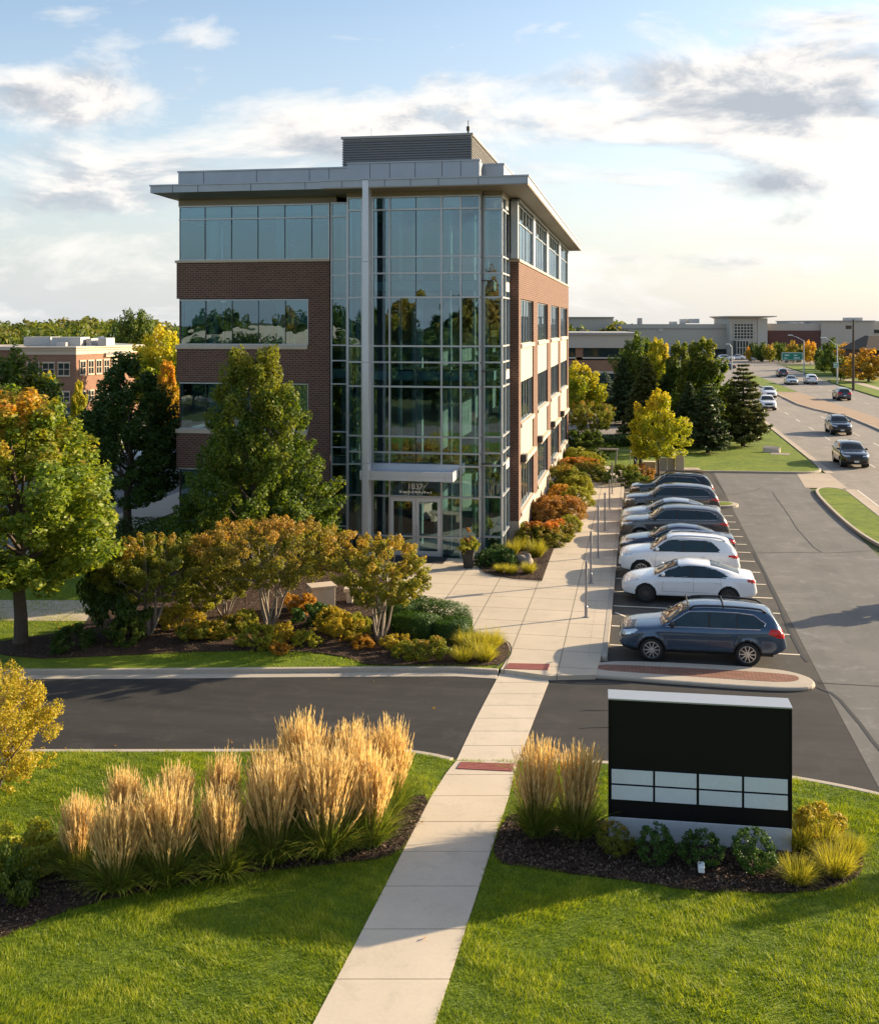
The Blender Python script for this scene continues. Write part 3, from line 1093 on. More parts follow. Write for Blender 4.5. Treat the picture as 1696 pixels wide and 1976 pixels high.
# awning fixtures over the ground floor windows of the flank
for ya, yb in bays:
    a = MB()
    a.box(BX1 + .001, BX1 + .26, ya - .15, ya + .45, 3.70, 4.05)
    part('wall_light', a, M['alu_dark'], bevel=.02)
    a = MB()
    a.box(BX1 - .05, BX1 + .16, ya + .5, yb + .1, 3.56, 3.74)
    part('window_head', a, M['stone'])

# storey bands behind the glass, ceilings, floors, core
fl = MB()
for z in FLOORS[1:] + [15.45]:
    fl.box(BX0 + .35, BX1 - .4, BY0 + .45, BY1 - .4, z - .42, z - .02)
    fl.box(-12.05, -6.9, BAYY + .35, BY0 + .449, z - .42, z - .02)
    fl.box(-6.89, -6.15, Y2 + .35, BY0 + .449, z - .42, z - .02)
part('floor_slab', fl, M['ceil'], apart=True)
cp = MB()
for z in [.02] + FLOORS[1:]:
    cp.box(BX0 + .35, BX1 - .4, BY0 + .45, BY1 - .4, z - .019, z + .02)
    cp.box(-12.05, -6.2, BAYY + .35, BY0 + .449, z - .019, z + .02)
part('carpet_floor', cp, M['carpet'], apart=True)
co = MB()
co.box(-17.5, -10.2, 55.0, 78.0, .05, 15.0)
for z0, z1 in zip([.05] + [z + .03 for z in FLOORS[1:]], [z - .43 for z in FLOORS[1:]] + [15.02]):
    for i in range(3):
        co.box(-19.6 + i * 3.4, -19.45 + i * 3.4, 49.6, 54.9, z0, z1)
    co.box(-9.3, -9.15, 50.2, 60, z0, z1)
part('core_wall', co, M['inwall'], apart=True)
cl_ = MB()
for xx in (-19.6, -16.3, -13.2, -9.9, -6.9):
    for yy in (48.3, 56, 64, 72, 80):
        if 54.9 < yy < 78.1 and -17.6 < xx < -10.1:
            continue
        cl_.box(xx - .22, xx + .22, yy - .22, yy + .22, .03, 15.02)
part('column', cl_, M['ceil'], apart=True)
for px in (690, 772, 868, 914):
    xx = on_y(px, 46.3)
    MB().tube([(xx, 46.35, .03), (xx, 46.35, 15.0)], .09, 12).build('column', M['ceil'], office, True)
for z0 in [z - .44 for z in FLOORS[1:]] + [15.01]:
    for yy in (47.9, 50.3, 52.7):
        for i in range(7):
            xx = -19.9 + i * 2.0
            MB().box(xx, xx + 1.3, yy, yy + .16, z0 - .05, z0 - .01).build('ceiling_fitting', M['fitting'], office)
bl_ = MB()
rg = random.Random(5)
for z0, z1 in ((12.95, 15.3), (9.1, 11.1), (5.2, 7.3)):
    for a_, b_ in zip(top_us[:-1], top_us[1:]):
        if rg.random() < .45:
            h = rg.uniform(.25, .9) * (z1 - z0)
            bl_.box(a_ + .04, b_ - .04, BY0 + .30, BY0 + .32, z1 - h, z1)
for ya, yb in top_bays + bays:
    bl_.box(BX1 - .40, BX1 - .38, ya + .05, yb - .05, 13.2 if (ya, yb) in top_bays else 10.0, 15.35 if (ya, yb) in top_bays else 11.05)
part('window_blind', bl_, M['blind'], apart=True)
# furniture seen through the glass of the lobby
ds = MB()
ds.box(-9.6, -7.4, 50.6, 51.4, .05, 1.15)
ds.box(-9.8, -7.2, 50.45, 51.5, 1.15, 1.22)
part('reception_desk', ds, M['blind'])

# door
dz = 2.60
xd0, xd1, xd2 = cols[3] + .04, cols[4], cols[5] - .04
for a_, b_, side in ((xd0, xd1 - .008, 1), (xd1 + .008, xd2, -1)):
    d = MB()
    y0, y1 = BAYY - .04, BAYY + .03
    t = .13
    d.box(a_, a_ + t, y0, y1, .05, dz).box(b_ - t, b_, y0, y1, .05, dz)
    d.box(a_ + t, b_ - t, y0, y1, dz - .16, dz).box(a_ + t, b_ - t, y0, y1, .05, .34)
    do = part('door', d, M['canopy'])
    MB().box(a_ + t - .01, b_ - t + .01, BAYY - .008, BAYY + .008, .33, dz - .15).build('door_pane', M['glass'], do)
    h = MB()
    xh = b_ - .07 if side > 0 else a_ + .07
    h.tube([(xh, y0, .75), (xh, y0 - .07, .78), (xh, y0 - .07, 1.4), (xh, y0, 1.43)], .016, 8)
    h.box(a_ + t, b_ - t, BAYY + .03, BAYY + .07, 1.0, 1.07)
    h.build('handle', M['alu'], do)
MB().box(xd0 - .3, xd2 + .35, BAYY - 1.35, BAYY - .12, ZL + .012, ZL + .03).build('entrance_mat', M['dark'], office)

# column, canopy
cx0, cx1 = -11.34, -11.08
cb_ = MB()
zc_ = [ZL, 4.2, 8.4, 12.6, 16.02]
for a_, b_ in zip(zc_[:-1], zc_[1:]):
    cb_.box(cx0, cx1, 43.86, 44.41, a_ + .004, b_ - .004)
part('entrance_column', cb_, M['canopy'], bevel=.01)
cn = MB()
cx_a, cx_b, yf = -11.46, -7.53, 43.9
for a_, b_ in ((cx_a, -11.0), (-10.995, -9.15), (-9.145, -7.86), (-7.855, cx_b)):
    cn.box(a_, b_, yf, yf + .06, 3.52, 3.70).box(a_, b_, yf - .012, yf + .06, 3.705, 3.90)
cn.box(cx_b - .06, cx_b - .001, yf + .061, BAYY - .07, 3.52, 3.90)
cn.box(cx_a, cx_a + .06, yf + .061, BAYY - .07, 3.52, 3.90)
cn.box(cx_a + .061, cx_b - .061, yf + .061, BAYY - .07, 3.56, 3.80)
part('entrance_canopy', cn, M['canopy'])
MB().box(cx_a + .2, cx_b + .02, BAYY - .10, BAYY - .066, 3.80, 4.05).build('canopy_flashing', M['canopy'], office)

# roofs: thin eaves with fascia joints, soffit, wall band under them
def eave(poly, z0, z1, drop, joints, name):
    r = MB()
    r.prism(poly, z0, z1)
    o = part(name, r, M['panel'])
    return o


ro = MB()
ro.box(BX0 - .60, -13.0, BY0 - 1.45, BY1 + 1.2, 15.86, 16.16)
ro.box(BX0 - .64, -13.02, BY0 - 1.49, BY1 + 1.2, 16.161, 16.22)
ro.hexa([(BX0 - .1, BY0 - .6, 15.70), (-13.01, BY0 - .6, 15.70), (-13.01, BY1 + .6, 15.70), (BX0 - .1, BY1 + .6, 15.70),
         (BX0 - .59, BY0 - 1.44, 15.859), (-13.01, BY0 - 1.44, 15.859), (-13.01, BY1 + 1.19, 15.859), (BX0 - .59, BY1 + 1.19, 15.859)])
part('roof_eave', ro, M['panel'])
ro = MB()
xe0, xe1, ye0, ye1 = on_y(620, 43.9), -4.45, 43.9, BY1 + 1.4
ro.box(xe0, xe1, ye0, ye1, 15.70, 15.98)
ro.box(xe0 - .04, xe1 + .04, ye0 - .04, ye1, 15.981, 16.05)
part('roof_eave', ro, M['panel'])
so_ = MB()
so_.box(xe0 + .02, xe1 - .02, ye0 + .02, ye1 - .02, 15.655, 15.699)
part('soffit', so_, M['soffit'])
j = MB()
for px in (660, 705, 742, 792, 846, 923):
    x = on_y(px, ye0)
    j.box(x - .012, x + .012, ye0 - .006, ye0 + .01, 15.70, 15.98)
for px in (333, 382, 484, 589):
    x = on_y(px, BY0 - 1.45)
    j.box(x - .012, x + .012, BY0 - 1.456, BY0 - 1.44, 15.86, 16.16)
part('panel_joint', j, M['alu_dark'])
wb = MB()
wb.box(BX0 + .1, -13.3, BY0 - .02, BY0 + .2, 15.41, 15.70)
wb.box(xb0 - .05, xb1 + .1, BAYY - .05, BAYY + .2, 15.46, 15.654)
wb.box(xb1 + .101, -5.72, Y2 - .05, Y2 + .2, 15.46, 15.654)
wb.box(-6.0, -5.74, Y2 + .201, PIERY, 15.46, 15.654)
wb.box(BX0 + .101, BX0 + .3, BY0 + .201, BY1, 15.41, 15.70)
wb.box(BX0 + .301, BX1 - .31, BY1 - .25, BY1 - .05, 12.81, 15.7)
part('wall_band', wb, M['soffit'], apart=True)
# parapet
pp = MB()
ytop = 16.99
pp.box(BX0 - .05, -12.4, BY0 + .3, BY0 + .6, 16.2, ytop)
pp.box(BX0 - .05, BX0 + .25, BY0 + .601, BY1, 16.2, ytop)
xa_, xb_ = on_y(670, 46.5), on_y(925, 46.5)
pp.box(xa_, xb_, 46.5, 46.8, 16.05, 17.06)
pp.box(xb_ - .3, xb_ - .001, 46.801, 48.6, 16.05, 17.06)
xc_, xd_ = on_y(930, 47.6), on_y(972, 47.6)
pp.box(xc_, xd_, 47.6, 47.9, 16.05, 17.02)
pp.box(xd_ - .3, xd_ - .001, 47.901, 51.2, 16.05, 17.02)
xf_ = -5.75
pp.box(-6.7, xf_, 51.2, 51.5, 16.05, 16.98)
pp.box(xf_ - .3, xf_ - .001, 51.501, 82, 16.05, 16.98)
pp.box(BX0, xf_, 82, 82.3, 16.05, 16.98)
part('parapet', pp, M['panel'], apart=True)
cpp = MB()
cpp.box(BX0 - .09, -12.36, BY0 + .26, BY0 + .64, ytop + .001, ytop + .07)
cpp.box(xa_ - .03, xb_ + .03, 46.46, 46.84, 17.061, 17.13)
cpp.box(xc_ - .03, xd_ + .03, 47.56, 47.94, 17.021, 17.09)
cpp.box(xf_ - .34, xf_ + .03, 51.16, 82.3, 16.981, 17.05)
cpp.box(xd_ - .34, xd_ + .03, 47.941, 51.15, 17.021, 17.09)
part('coping', cpp, M['panel'], apart=True)
j = MB()
for px in (393, 495, 597, 635):
    x = on_y(px, BY0 + .3)
    j.box(x - .012, x + .012, BY0 + .294, BY0 + .31, 16.2, ytop)
for px in (714, 752, 801, 853, 889):
    x = on_y(px, 46.5)
    j.box(x - .012, x + .012, 46.494, 46.51, 16.05, 17.06)
part('panel_joint', j, M['alu_dark'])
MB().box(BX0 + .2, -6.0, BY0 + .7, 82, 15.9, 16.04).build('roof_deck', M['ceil'], office)
# louvred plant screen
px0, px1, py0, py1 = on_y(659.5, 50.9), -7.8, 50.9, 60.2
lv = MB()
lv.box(px0 + .08, px1 - .08, py0 + .08, py1 - .08, 16.06, 18.95)
n = 17
for i in range(n):
    z = 16.9 + 2.0 * i / n
    lv.hexa([(px0 - .0, py0, z), (px1, py0, z), (px1, py1, z), (px0, py1, z),
             (px0 + .07, py0 + .07, z + .105), (px1 - .07, py0 + .07, z + .105), (px1 - .07, py1 - .07, z + .105), (px0 + .07, py1 - .07, z + .105)])
lv.box(px0 - .04, px1 + .04, py0 - .04, py1 + .04, 18.951, 19.06)
part('plant_screen', lv, M['louver'])
an = MB()
an.tube([(-8.2, 52.2, 18.95), (-8.2, 52.2, 19.45)], .05, 8).tube([(-8.2, 52.2, 19.4), (-8.2, 52.2, 19.6)], .09, 8).tube([(-8.2, 52.2, 19.6), (-8.2, 52.2, 19.9)], .02, 6)
part('roof_vent', an, M['dark'])
an = MB()
for q, (x, y) in enumerate(((px0 + 1.2, 52), (-6.6, 56), (-6.2, 64))):
    an.tube([(x, y, 16.0), (x, y, 19.6 if q == 0 else 17.7)], .014, 6)
part('lightning_rod', an, M['alu'])


def text_mesh(body, size, ext=.008):
    cu = bpy.data.curves.new('lettering', 'FONT')
    cu.body = body
    cu.size = size
    cu.extrude = ext
    cu.align_x = 'CENTER'
    to = bpy.data.objects.new('lettering', cu)
    COL.objects.link(to)
    dg = bpy.context.evaluated_depsgraph_get()
    me = bpy.data.meshes.new_from_object(to.evaluated_get(dg))
    bpy.data.objects.remove(to)
    return me


nm = link('house_number', text_mesh('1837', .34), M['lettering'], office)
nm.location = (cols[4] - .02, BAYY - .06, 2.97)
nm.rotation_euler = (R(90), 0, 0)
nm.scale = (1.0, 1, 1)
s = MB()
rg = random.Random(3)
x = cols[4] - .72
while x < cols[4] + .72:
    ww = rg.uniform(.03, .075)
    s.box(x, x + ww, BAYY - .02, BAYY - .012, 2.80, 2.80 + rg.choice((.05, .06, .085)))
    x += ww + rg.choice((.012, .012, .014, .05))
part('lettering_line', s, M['lettering'])
# ------------------------------------------------------------------ vegetation
LEAF = {
    'maple': mat_leaf('maple_leaf', [(0.074, 0.132, 0.012), (0.140, 0.202, 0.017), (0.214, 0.264, 0.025), (0.312, 0.295, 0.031)], [(0.559, 0.186, 0.025), (0.493, 0.264, 0.037), (0.361, 0.295, 0.037), (0.657, 0.248, 0.037)], (.74, 1.15)),
    'green': mat_leaf('green_leaf', [(0.036, 0.074, 0.012), (0.066, 0.109, 0.015), (0.115, 0.155, 0.020), (0.164, 0.186, 0.025)]),
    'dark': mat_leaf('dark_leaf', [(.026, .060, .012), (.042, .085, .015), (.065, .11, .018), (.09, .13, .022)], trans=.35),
    'pear': mat_leaf('pear_leaf', [(.035, .080, .010), (.070, .120, .012), (.125, .175, .016), (.21, .22, .025)], [(.15, .18, .018), (.22, .22, .025), (.08, .12, .014)], (.6, 1.1)),
    'copper': mat_leaf('copper_leaf', [(.19, .20, .025), (.26, .22, .03), (.14, .17, .025), (.31, .24, .035)], [(.38, .19, .04), (.34, .21, .045), (.42, .24, .05), (.29, .15, .04)], (.52, 1.0)),
    'gold': mat_leaf('gold_leaf', [(.14, .18, .02), (.22, .23, .03), (.30, .25, .03), (.12, .16, .02)], [(.38, .27, .04), (.42, .25, .04), (.32, .22, .03)], (.58, 1.05)),
    'olive': mat_leaf('olive_gold_leaf', [(.10, .14, .015), (.17, .20, .02), (.25, .23, .03), (.08, .12, .012)], [(.28, .21, .03), (.34, .20, .03), (.22, .20, .03)], (.78, 1.25)),
    'lime': mat_leaf('lime_leaf', [(0.164, 0.232, 0.015), (0.296, 0.341, 0.019), (0.444, 0.419, 0.025), (0.230, 0.279, 0.019)], [(0.591, 0.465, 0.025), (0.493, 0.434, 0.025), (0.690, 0.480, 0.037)], (.55, 1.0)),
    'yellow': mat_leaf('yellow_leaf', [(0.398, 0.275, 0.020), (0.530, 0.325, 0.030), (0.318, 0.250, 0.020), (0.596, 0.350, 0.030)], [(0.663, 0.300, 0.020), (0.636, 0.350, 0.030)], (.6, 1.0)),
    'orange': mat_leaf('orange_leaf', [(.34, .21, .025), (.42, .25, .03), (.26, .20, .025), (.40, .20, .03)], [(.46, .23, .03), (.44, .27, .04)], (.5, 1.0)),
    'russet': mat_leaf('russet_leaf', [(.24, .14, .04), (.32, .18, .05), (.38, .23, .06), (.20, .15, .035)], [(.36, .16, .05), (.40, .20, .055), (.30, .15, .045)], (.4, .95)),
    'rust_green': mat_leaf('rust_green_leaf', [(0.099, 0.139, 0.019), (0.164, 0.186, 0.025), (0.263, 0.202, 0.025), (0.131, 0.155, 0.025)], [(0.493, 0.155, 0.037), (0.559, 0.202, 0.037), (0.427, 0.155, 0.031)], (.60, 1.05)),
    'box': mat_leaf('boxwood_leaf', [(.028, .075, .012), (.050, .110, .016), (.085, .15, .02)], trans=.25, rough=.5),
    'mound': mat_leaf('mound_leaf', [(.17, .20, .016), (.27, .28, .022), (.36, .33, .03), (.20, .22, .018)], trans=.35),
    'spirea': mat_leaf('spirea_leaf', [(0.263, 0.248, 0.020), (0.394, 0.326, 0.025), (0.493, 0.341, 0.037), (0.197, 0.217, 0.020)], trans=.4),
    'amber': mat_leaf('amber_leaf', [(0.398, 0.188, 0.020), (0.477, 0.250, 0.030), (0.318, 0.213, 0.020)], trans=.4),
    'spruce': mat_leaf('spruce_needle', [(.026, .058, .020), (.045, .082, .026), (.075, .110, .034)], trans=.15),
    'blue': mat_leaf('blue_spruce_needle', [(0.090, 0.132, 0.105), (0.140, 0.186, 0.149), (0.197, 0.248, 0.198)], trans=.1),
    'pine': mat_leaf('pine_needle', [(.055, .080, .018), (.090, .110, .022), (.14, .15, .034)], trans=.18),
    'wood': mat_leaf('far_wood_leaf', [(.05, .09, .016), (.085, .125, .02), (.13, .15, .024), (.18, .17, .03)], [(.20, .17, .03), (.13, .15, .025), (.26, .19, .035)], (.7, 1.25)),
    'blade': mat_leaf('grass_leaf', [(0.074, 0.132, 0.017), (0.123, 0.178, 0.022), (0.181, 0.217, 0.031), (0.263, 0.248, 0.050)], trans=.35),
    'plume': mat_leaf('grass_plume', [(.64, .46, .19), (.78, .59, .28), (.90, .74, .42), (.50, .34, .12)], trans=.45, rough=.8, tint=(1.2, 1.05, .75)),
    'stalk': mat_leaf('grass_stalk', [(.24, .25, .05), (.36, .31, .08), (.17, .21, .04)], trans=.3, rough=.7, tint=(1.2, 1.1, .6)),
    'sedge': mat_leaf('sedge_leaf', [(0.318, 0.300, 0.030), (0.437, 0.375, 0.045), (0.238, 0.250, 0.025), (0.557, 0.450, 0.080)], trans=.45),
    'sedge_gold': mat_leaf('sedge_gold_leaf', [(.28, .27, .03), (.38, .33, .05), (.22, .23, .025)], trans=.45),
}
M['bark'] = mat_plain('bark', (.085, .062, .045), .95, var=.35, scale=6, bmp=.8, bscale=30)
M['bark_pale'] = mat_plain('pale_bark', (.26, .21, .16), .9, var=.3, scale=8, bmp=.5, bscale=30)


def unit(a):
    return a / np.maximum(np.linalg.norm(a, axis=1, keepdims=True), 1e-9)


def leaf_mesh(name, pos, nrm, size, aspect, rg, hgt, rnd=None):
    n = len(pos)
    t = unit(np.cross(nrm, rg.normal(size=(n, 3))))
    b = np.cross(nrm, t)
    s = (size * rg.uniform(.65, 1.35, (n, 1)))
    a = t * s * .5
    c = b * s * .5 * aspect
    fold = nrm * s * .12
    V = np.empty((n, 4, 3))
    V[:, 0] = pos - a
    V[:, 1] = pos - c + fold
    V[:, 2] = pos + a
    V[:, 3] = pos + c + fold
    Fc = np.arange(n * 4).reshape(n, 4)
    rnd = rg.uniform(0, 1, n) if rnd is None else rnd
    at = np.zeros((n, 4, 3))
    at[:, :, 0] = rnd[:, None]
    at[:, :, 1] = hgt[:, None]
    return mesh_np(name, V.reshape(-1, 3), Fc, at.reshape(-1, 3))


PROF = {
    'oval': lambda t: np.sqrt(np.clip(1 - (2 * t - .85) ** 2 / 1.35, 0, 1)),
    'cone': lambda t: np.clip(1.08 - t, 0, 1) ** .60 * np.clip(t * 6 + .45, 0, 1),
    'egg': lambda t: np.clip(np.sin(np.pi * np.clip(t * .82 + .16, 0, 1)) ** .75, .05, 1) * (1.04 - .35 * t),
    'vase': lambda t: np.clip(.35 + 1.1 * t, 0, 1) * np.sqrt(np.clip(1.03 - t ** 3.2, 0, 1)),
    'ball': lambda t: np.sqrt(np.clip(1 - (2 * t - 1) ** 2, 0, 1)),
    'dome': lambda t: np.sqrt(np.clip(1 - t ** 2.4, 0, 1)),
}


def crown(name, seed, nl, nleaf, Rr, Hc, prof, lr, leaf, aspect=.75, limbs=10, flat=.85, inner=.35, spray=(.72, 1.5)):
    """returns crown mesh (z from 0 to Hc) and the lobe centres"""
    rg = np.random.default_rng(seed)
    t = rg.uniform(.13 if prof == 'vase' else .03, .98, nl * 2)
    keep = rg.uniform(0, 1, nl * 2) < PROF[prof](t) + .15
    t = t[keep][:nl]
    nl = len(t)
    an = rg.uniform(0, 2 * np.pi, nl)
    wob = 1 + .16 * np.sin(2 * an + seed) + .12 * np.sin(3 * an + 2 * seed + 5 * t)
    rad = Rr * PROF[prof](t) * (inner + (1 - inner) * np.sqrt(rg.uniform(0, 1, nl))) * wob
    C = np.stack([rad * np.cos(an), rad * np.sin(an), t * Hc], 1)
    rl = lr * Rr * rg.uniform(.6, 1.35, nl) * (.65 + .35 * PROF[prof](t))
    w = rl ** 2
    idx = rg.choice(nl, nleaf, p=w / w.sum())
    d = unit(rg.normal(size=(nleaf, 3)))
    q = .45 + .6 * rg.uniform(0, 1, nleaf) ** .6
    # sprays: every lobe is drawn out along its own limb
    ax = unit(C - np.array([0, 0, Hc * .12]) + rg.normal(size=C.shape) * Rr * .22 + np.array([0, 0, Rr * .25]))
    axl = ax[idx]
    al = np.sum(d * axl, 1, keepdims=True)
    d2 = (d - al * axl) * spray[0] + al * axl * spray[1]
    pos = C[idx] + d2 * (rl[idx] * q)[:, None] * np.array([1, 1, flat])
    pos[:, 2] = np.maximum(pos[:, 2], -.12 * Hc)
    nrm = unit(d * .7 + rg.normal(size=(nleaf, 3)) * .6 + np.array([0, 0, .35]))
    lobe_rnd = rg.uniform(0, 1, nl)
    rnd = np.clip(rg.uniform(0, 1, nleaf) * .6 + lobe_rnd[idx] * .4, 0, 1)
    hg = np.clip(pos[:, 2] / Hc, 0, 1) + (lobe_rnd[idx] - .5) * .25
    me = leaf_mesh(name, pos, nrm, leaf, aspect, rg, hg, rnd)
    return me, C, rl


def trunk_mesh(name, C, base_h, Hc, r0, seed, limbs=12, stems=1, lean=.0):
    rg = random.Random(seed)
    mb = MB()
    top = base_h + Hc * .8
    if stems == 1:
        zs_ = [0, .12, base_h * .5, base_h, base_h + Hc * .3, base_h + Hc * .6, top]
        rs = [r0 * 1.35, r0 * 1.05, r0 * .95, r0 * .85, r0 * .6, r0 * .35, r0 * .1]
        pp_ = [(rg.uniform(-1, 1) * .04 * z, rg.uniform(-1, 1) * .04 * z, z) for z in zs_]
        mb.tube(pp_, rs, 9)
        order = list(range(len(C)))
        rg.shuffle(order)
        for i in order[:limbs]:
            c = C[i]
            z0 = base_h * .9 + max(0, c[2]) * .45
            k = min(1, max(0, (z0 - base_h) / (Hc * .8)))
            a = Vector((0, 0, z0))
            e = Vector((c[0], c[1], c[2] + base_h))
            m_ = a.lerp(e, .5) + Vector((0, 0, -.06 * (e - a).length))
            r = r0 * (.42 - .3 * k)
            mb.tube([a, m_, e], [r, r * .6, r * .15], 6)
    else:
        for s in range(stems):
            a = 6.283 * s / stems + rg.uniform(-.4, .4)
            c = C[rg.randrange(len(C))]
            e = Vector((c[0] * .6 + math.cos(a) * .35, c[1] * .6 + math.sin(a) * .35, base_h + max(c[2], Hc * .35)))
            s0 = Vector((math.cos(a) * r0 * 1.6, math.sin(a) * r0 * 1.6, 0))
            m_ = s0.lerp(e, .45) + Vector((rg.uniform(-.1, .1), rg.uniform(-.1, .1), .1))
            mb.tube([s0, s0.lerp(m_, .5) + Vector((math.cos(a), math.sin(a), 0)) * .05, m_, e], [r0, r0 * .85, r0 * .7, r0 * .25], 7)
            for _ in range(3):
                c2 = C[rg.randrange(len(C))]
                e2 = Vector((c2[0], c2[1], c2[2] + base_h))
                mb.tube([m_, m_.lerp(e2, .5) + Vector((0, 0, .06)), e2], [r0 * .5, r0 * .3, r0 * .08], 5)
    return mb.mesh(name)


def conifer(name, seed, Rr, Hc, whorls, per, leaf, dens, droop=.15, power=.85, gap=0.0):
    """needle sprays along drooping limbs; returns crown mesh and trunk mesh builder"""
    rg = np.random.default_rng(seed)
    P_, Nn, hg, rn = [], [], [], []
    tr = MB()
    tr.tube([(0, 0, -.6), (0, 0, 0), (0, 0, Hc * .5), (0, 0, Hc)], [Rr * .075 + .04, Rr * .07 + .04, Rr * .045 + .02, .01], 8)
    for wv in range(whorls):
        t = (wv + rg.uniform(-.2, .2)) / whorls
        t = min(max(t, 0), .99)
        z0 = t * Hc
        Lb = Rr * (1 - t) ** power + .06
        for k in range(per):
            a = 2 * np.pi * (k + rg.uniform(-.3, .3)) / per + wv * 1.1
            l = Lb * rg.uniform(.62, 1.15)
            if rg.uniform() < gap:
                continue
            n = max(4, int(dens * l * (1 + .4 * (1 - t))))
            s = rg.uniform(.12, 1, n) ** .8
            ca, sa = np.cos(a), np.sin(a)
            side = rg.normal(size=n) * .16 * l * (1.12 - s * .75)
            x = ca * s * l - sa * side
            y = sa * s * l + ca * side
            z = z0 - droop * l * s ** 1.3 + .13 * l * s ** 3 + rg.normal(size=n) * .05 * l - np.abs(side) * .25
            P_.append(np.stack([x, y, z], 1))
            Nn.append(np.stack([ca * .3 + rg.normal(size=n) * .45, sa * .3 + rg.normal(size=n) * .45, np.full(n, .8) + rg.normal(size=n) * .3], 1))
            hg.append(np.full(n, t) + .15 * s)
            rn.append(np.clip(.25 + .6 * s + rg.normal(size=n) * .2, 0, 1))
            if Rr > 1.0 and k % 2 == 0:
                tr.tube([(0, 0, z0), (ca * l * .5, sa * l * .5, z0 - droop * l * .35), (ca * l * .9, sa * l * .9, z0 - droop * l * .75)], [.035, .02, .006], 5)
    P_, Nn = np.concatenate(P_), unit(np.concatenate(Nn))
    me = leaf_mesh(name, P_, Nn, leaf, .38, rg, np.concatenate(hg), np.concatenate(rn))
    return me, tr


PAIRS = {}


def plant(name, label, cat, key, leafmat, loc, scale, rz=0.0, group=None, bark='bark', cname='crown', tname='trunk'):
    """a tree or shrub out of a shared crown mesh and a shared trunk mesh"""
    cm, tm, base_h = PAIRS[key]
    t = thing(name, label, cat, loc, rz, group, scale)
    c = link(cname, cm, LEAF[leafmat], t)
    c.location = (0, 0, base_h)
    if tm is not None:
        link(tname, tm, M[bark], t)
    return t


def mk(key, seed, nl, nleaf, Rr, Hc, prof, lr, leaf, base_h, r0, limbs=12, stems=1, **kw):
    me, C, rl = crown('crown', seed, nl, nleaf, Rr, Hc, prof, lr, leaf, **kw)
    PAIRS[key] = (me, trunk_mesh('trunk', C, base_h, Hc, r0, seed, limbs, stems), base_h)


# shared forms, each 1 unit = 1 m
mk('maple', 11, 240, 56000, 2.45, 6.1, 'egg', .17, .115, 1.65, .15, 26)
mk('pear', 12, 330, 60000, 2.8, 7.6, 'cone', .145, .11, 1.0, .17, 26)
mk('dark', 13, 200, 36000, 2.3, 6.7, 'egg', .18, .125, 1.5, .17, 22)
mk('copper', 14, 270, 29000, 2.6, 2.1, 'vase', .085, .072, 1.15, .045, stems=9, flat=.7)
mk('copper_b', 15, 220, 23000, 2.0, 2.2, 'vase', .095, .072, .95, .045, stems=7, flat=.7)
mk('copper_c', 16, 210, 20000, 1.75, 2.1, 'vase', .095, .070, .95, .045, stems=7, flat=.75)
mk('broad', 17, 130, 14000, 2.2, 4.6, 'egg', .25, .20, 1.2, .14, 12)
mk('broad_b', 18, 190, 19000, 2.0, 5.6, 'cone', .18, .19, 1.0, .14, 12)
mk('broad_c', 19, 120, 13000, 2.4, 4.2, 'oval', .26, .21, 1.3, .15, 12)
mk('lime', 20, 130, 15000, 1.75, 4.2, 'egg', .19, .13, 1.0, .07, 14)
mk('far', 21, 40, 2200, 2.6, 4.6, 'egg', .3, .42, .8, .15, 5)
mk('far_b', 22, 46, 2600, 2.8, 4.2, 'oval', .27, .40, .8, .15, 5)
mk('edge', 23, 170, 20000, 1.5, 2.35, 'oval', .13, .055, .62, .03, stems=7)
# shrubs
def shrub(key, seed, nleaf, r, prof, leaf, nl=26, lr=.3, hh=None, stem=True, inner=.55, flat=.85, spray=(.85, 1.25)):
    me, C, rl = crown('foliage', seed, nl, nleaf, r, hh or r * 1.5, prof, lr, leaf, flat=flat, inner=inner, spray=spray)
    tm = None
    if stem:
        mb = MB()
        rg = random.Random(seed)
        for i in range(7):
            c = C[rg.randrange(len(C))]
            mb.tube([(rg.uniform(-.05, .05), rg.uniform(-.05, .05), -.03), (c[0] * .4, c[1] * .4, c[2] * .6), tuple(c)], [.018, .013, .005], 5)
        tm = mb.mesh('stems')
    PAIRS[key] = (me, tm, .02)


shrub('clipped', 31, 11000, 1.0, 'dome', .075, nl=170, lr=.15, hh=1.3, inner=.82, spray=(1, 1))
shrub('clipped_far', 36, 5000, 1.0, 'dome', .11, nl=140, lr=.16, hh=1.3, inner=.82, spray=(1, 1))
shrub('loose', 32, 7000, 1.0, 'dome', .085, nl=90, lr=.17, hh=1.2)
shrub('loose_b', 33, 6000, 1.0, 'ball', .09, nl=70, lr=.19, hh=1.3)
shrub('ball', 34, 6500, .5, 'ball', .042, nl=150, lr=.15, hh=.95, inner=.85, spray=(1, 1))
shrub('spread', 35, 7000, 1.2, 'dome', .085, nl=46, lr=.2, hh=.9)


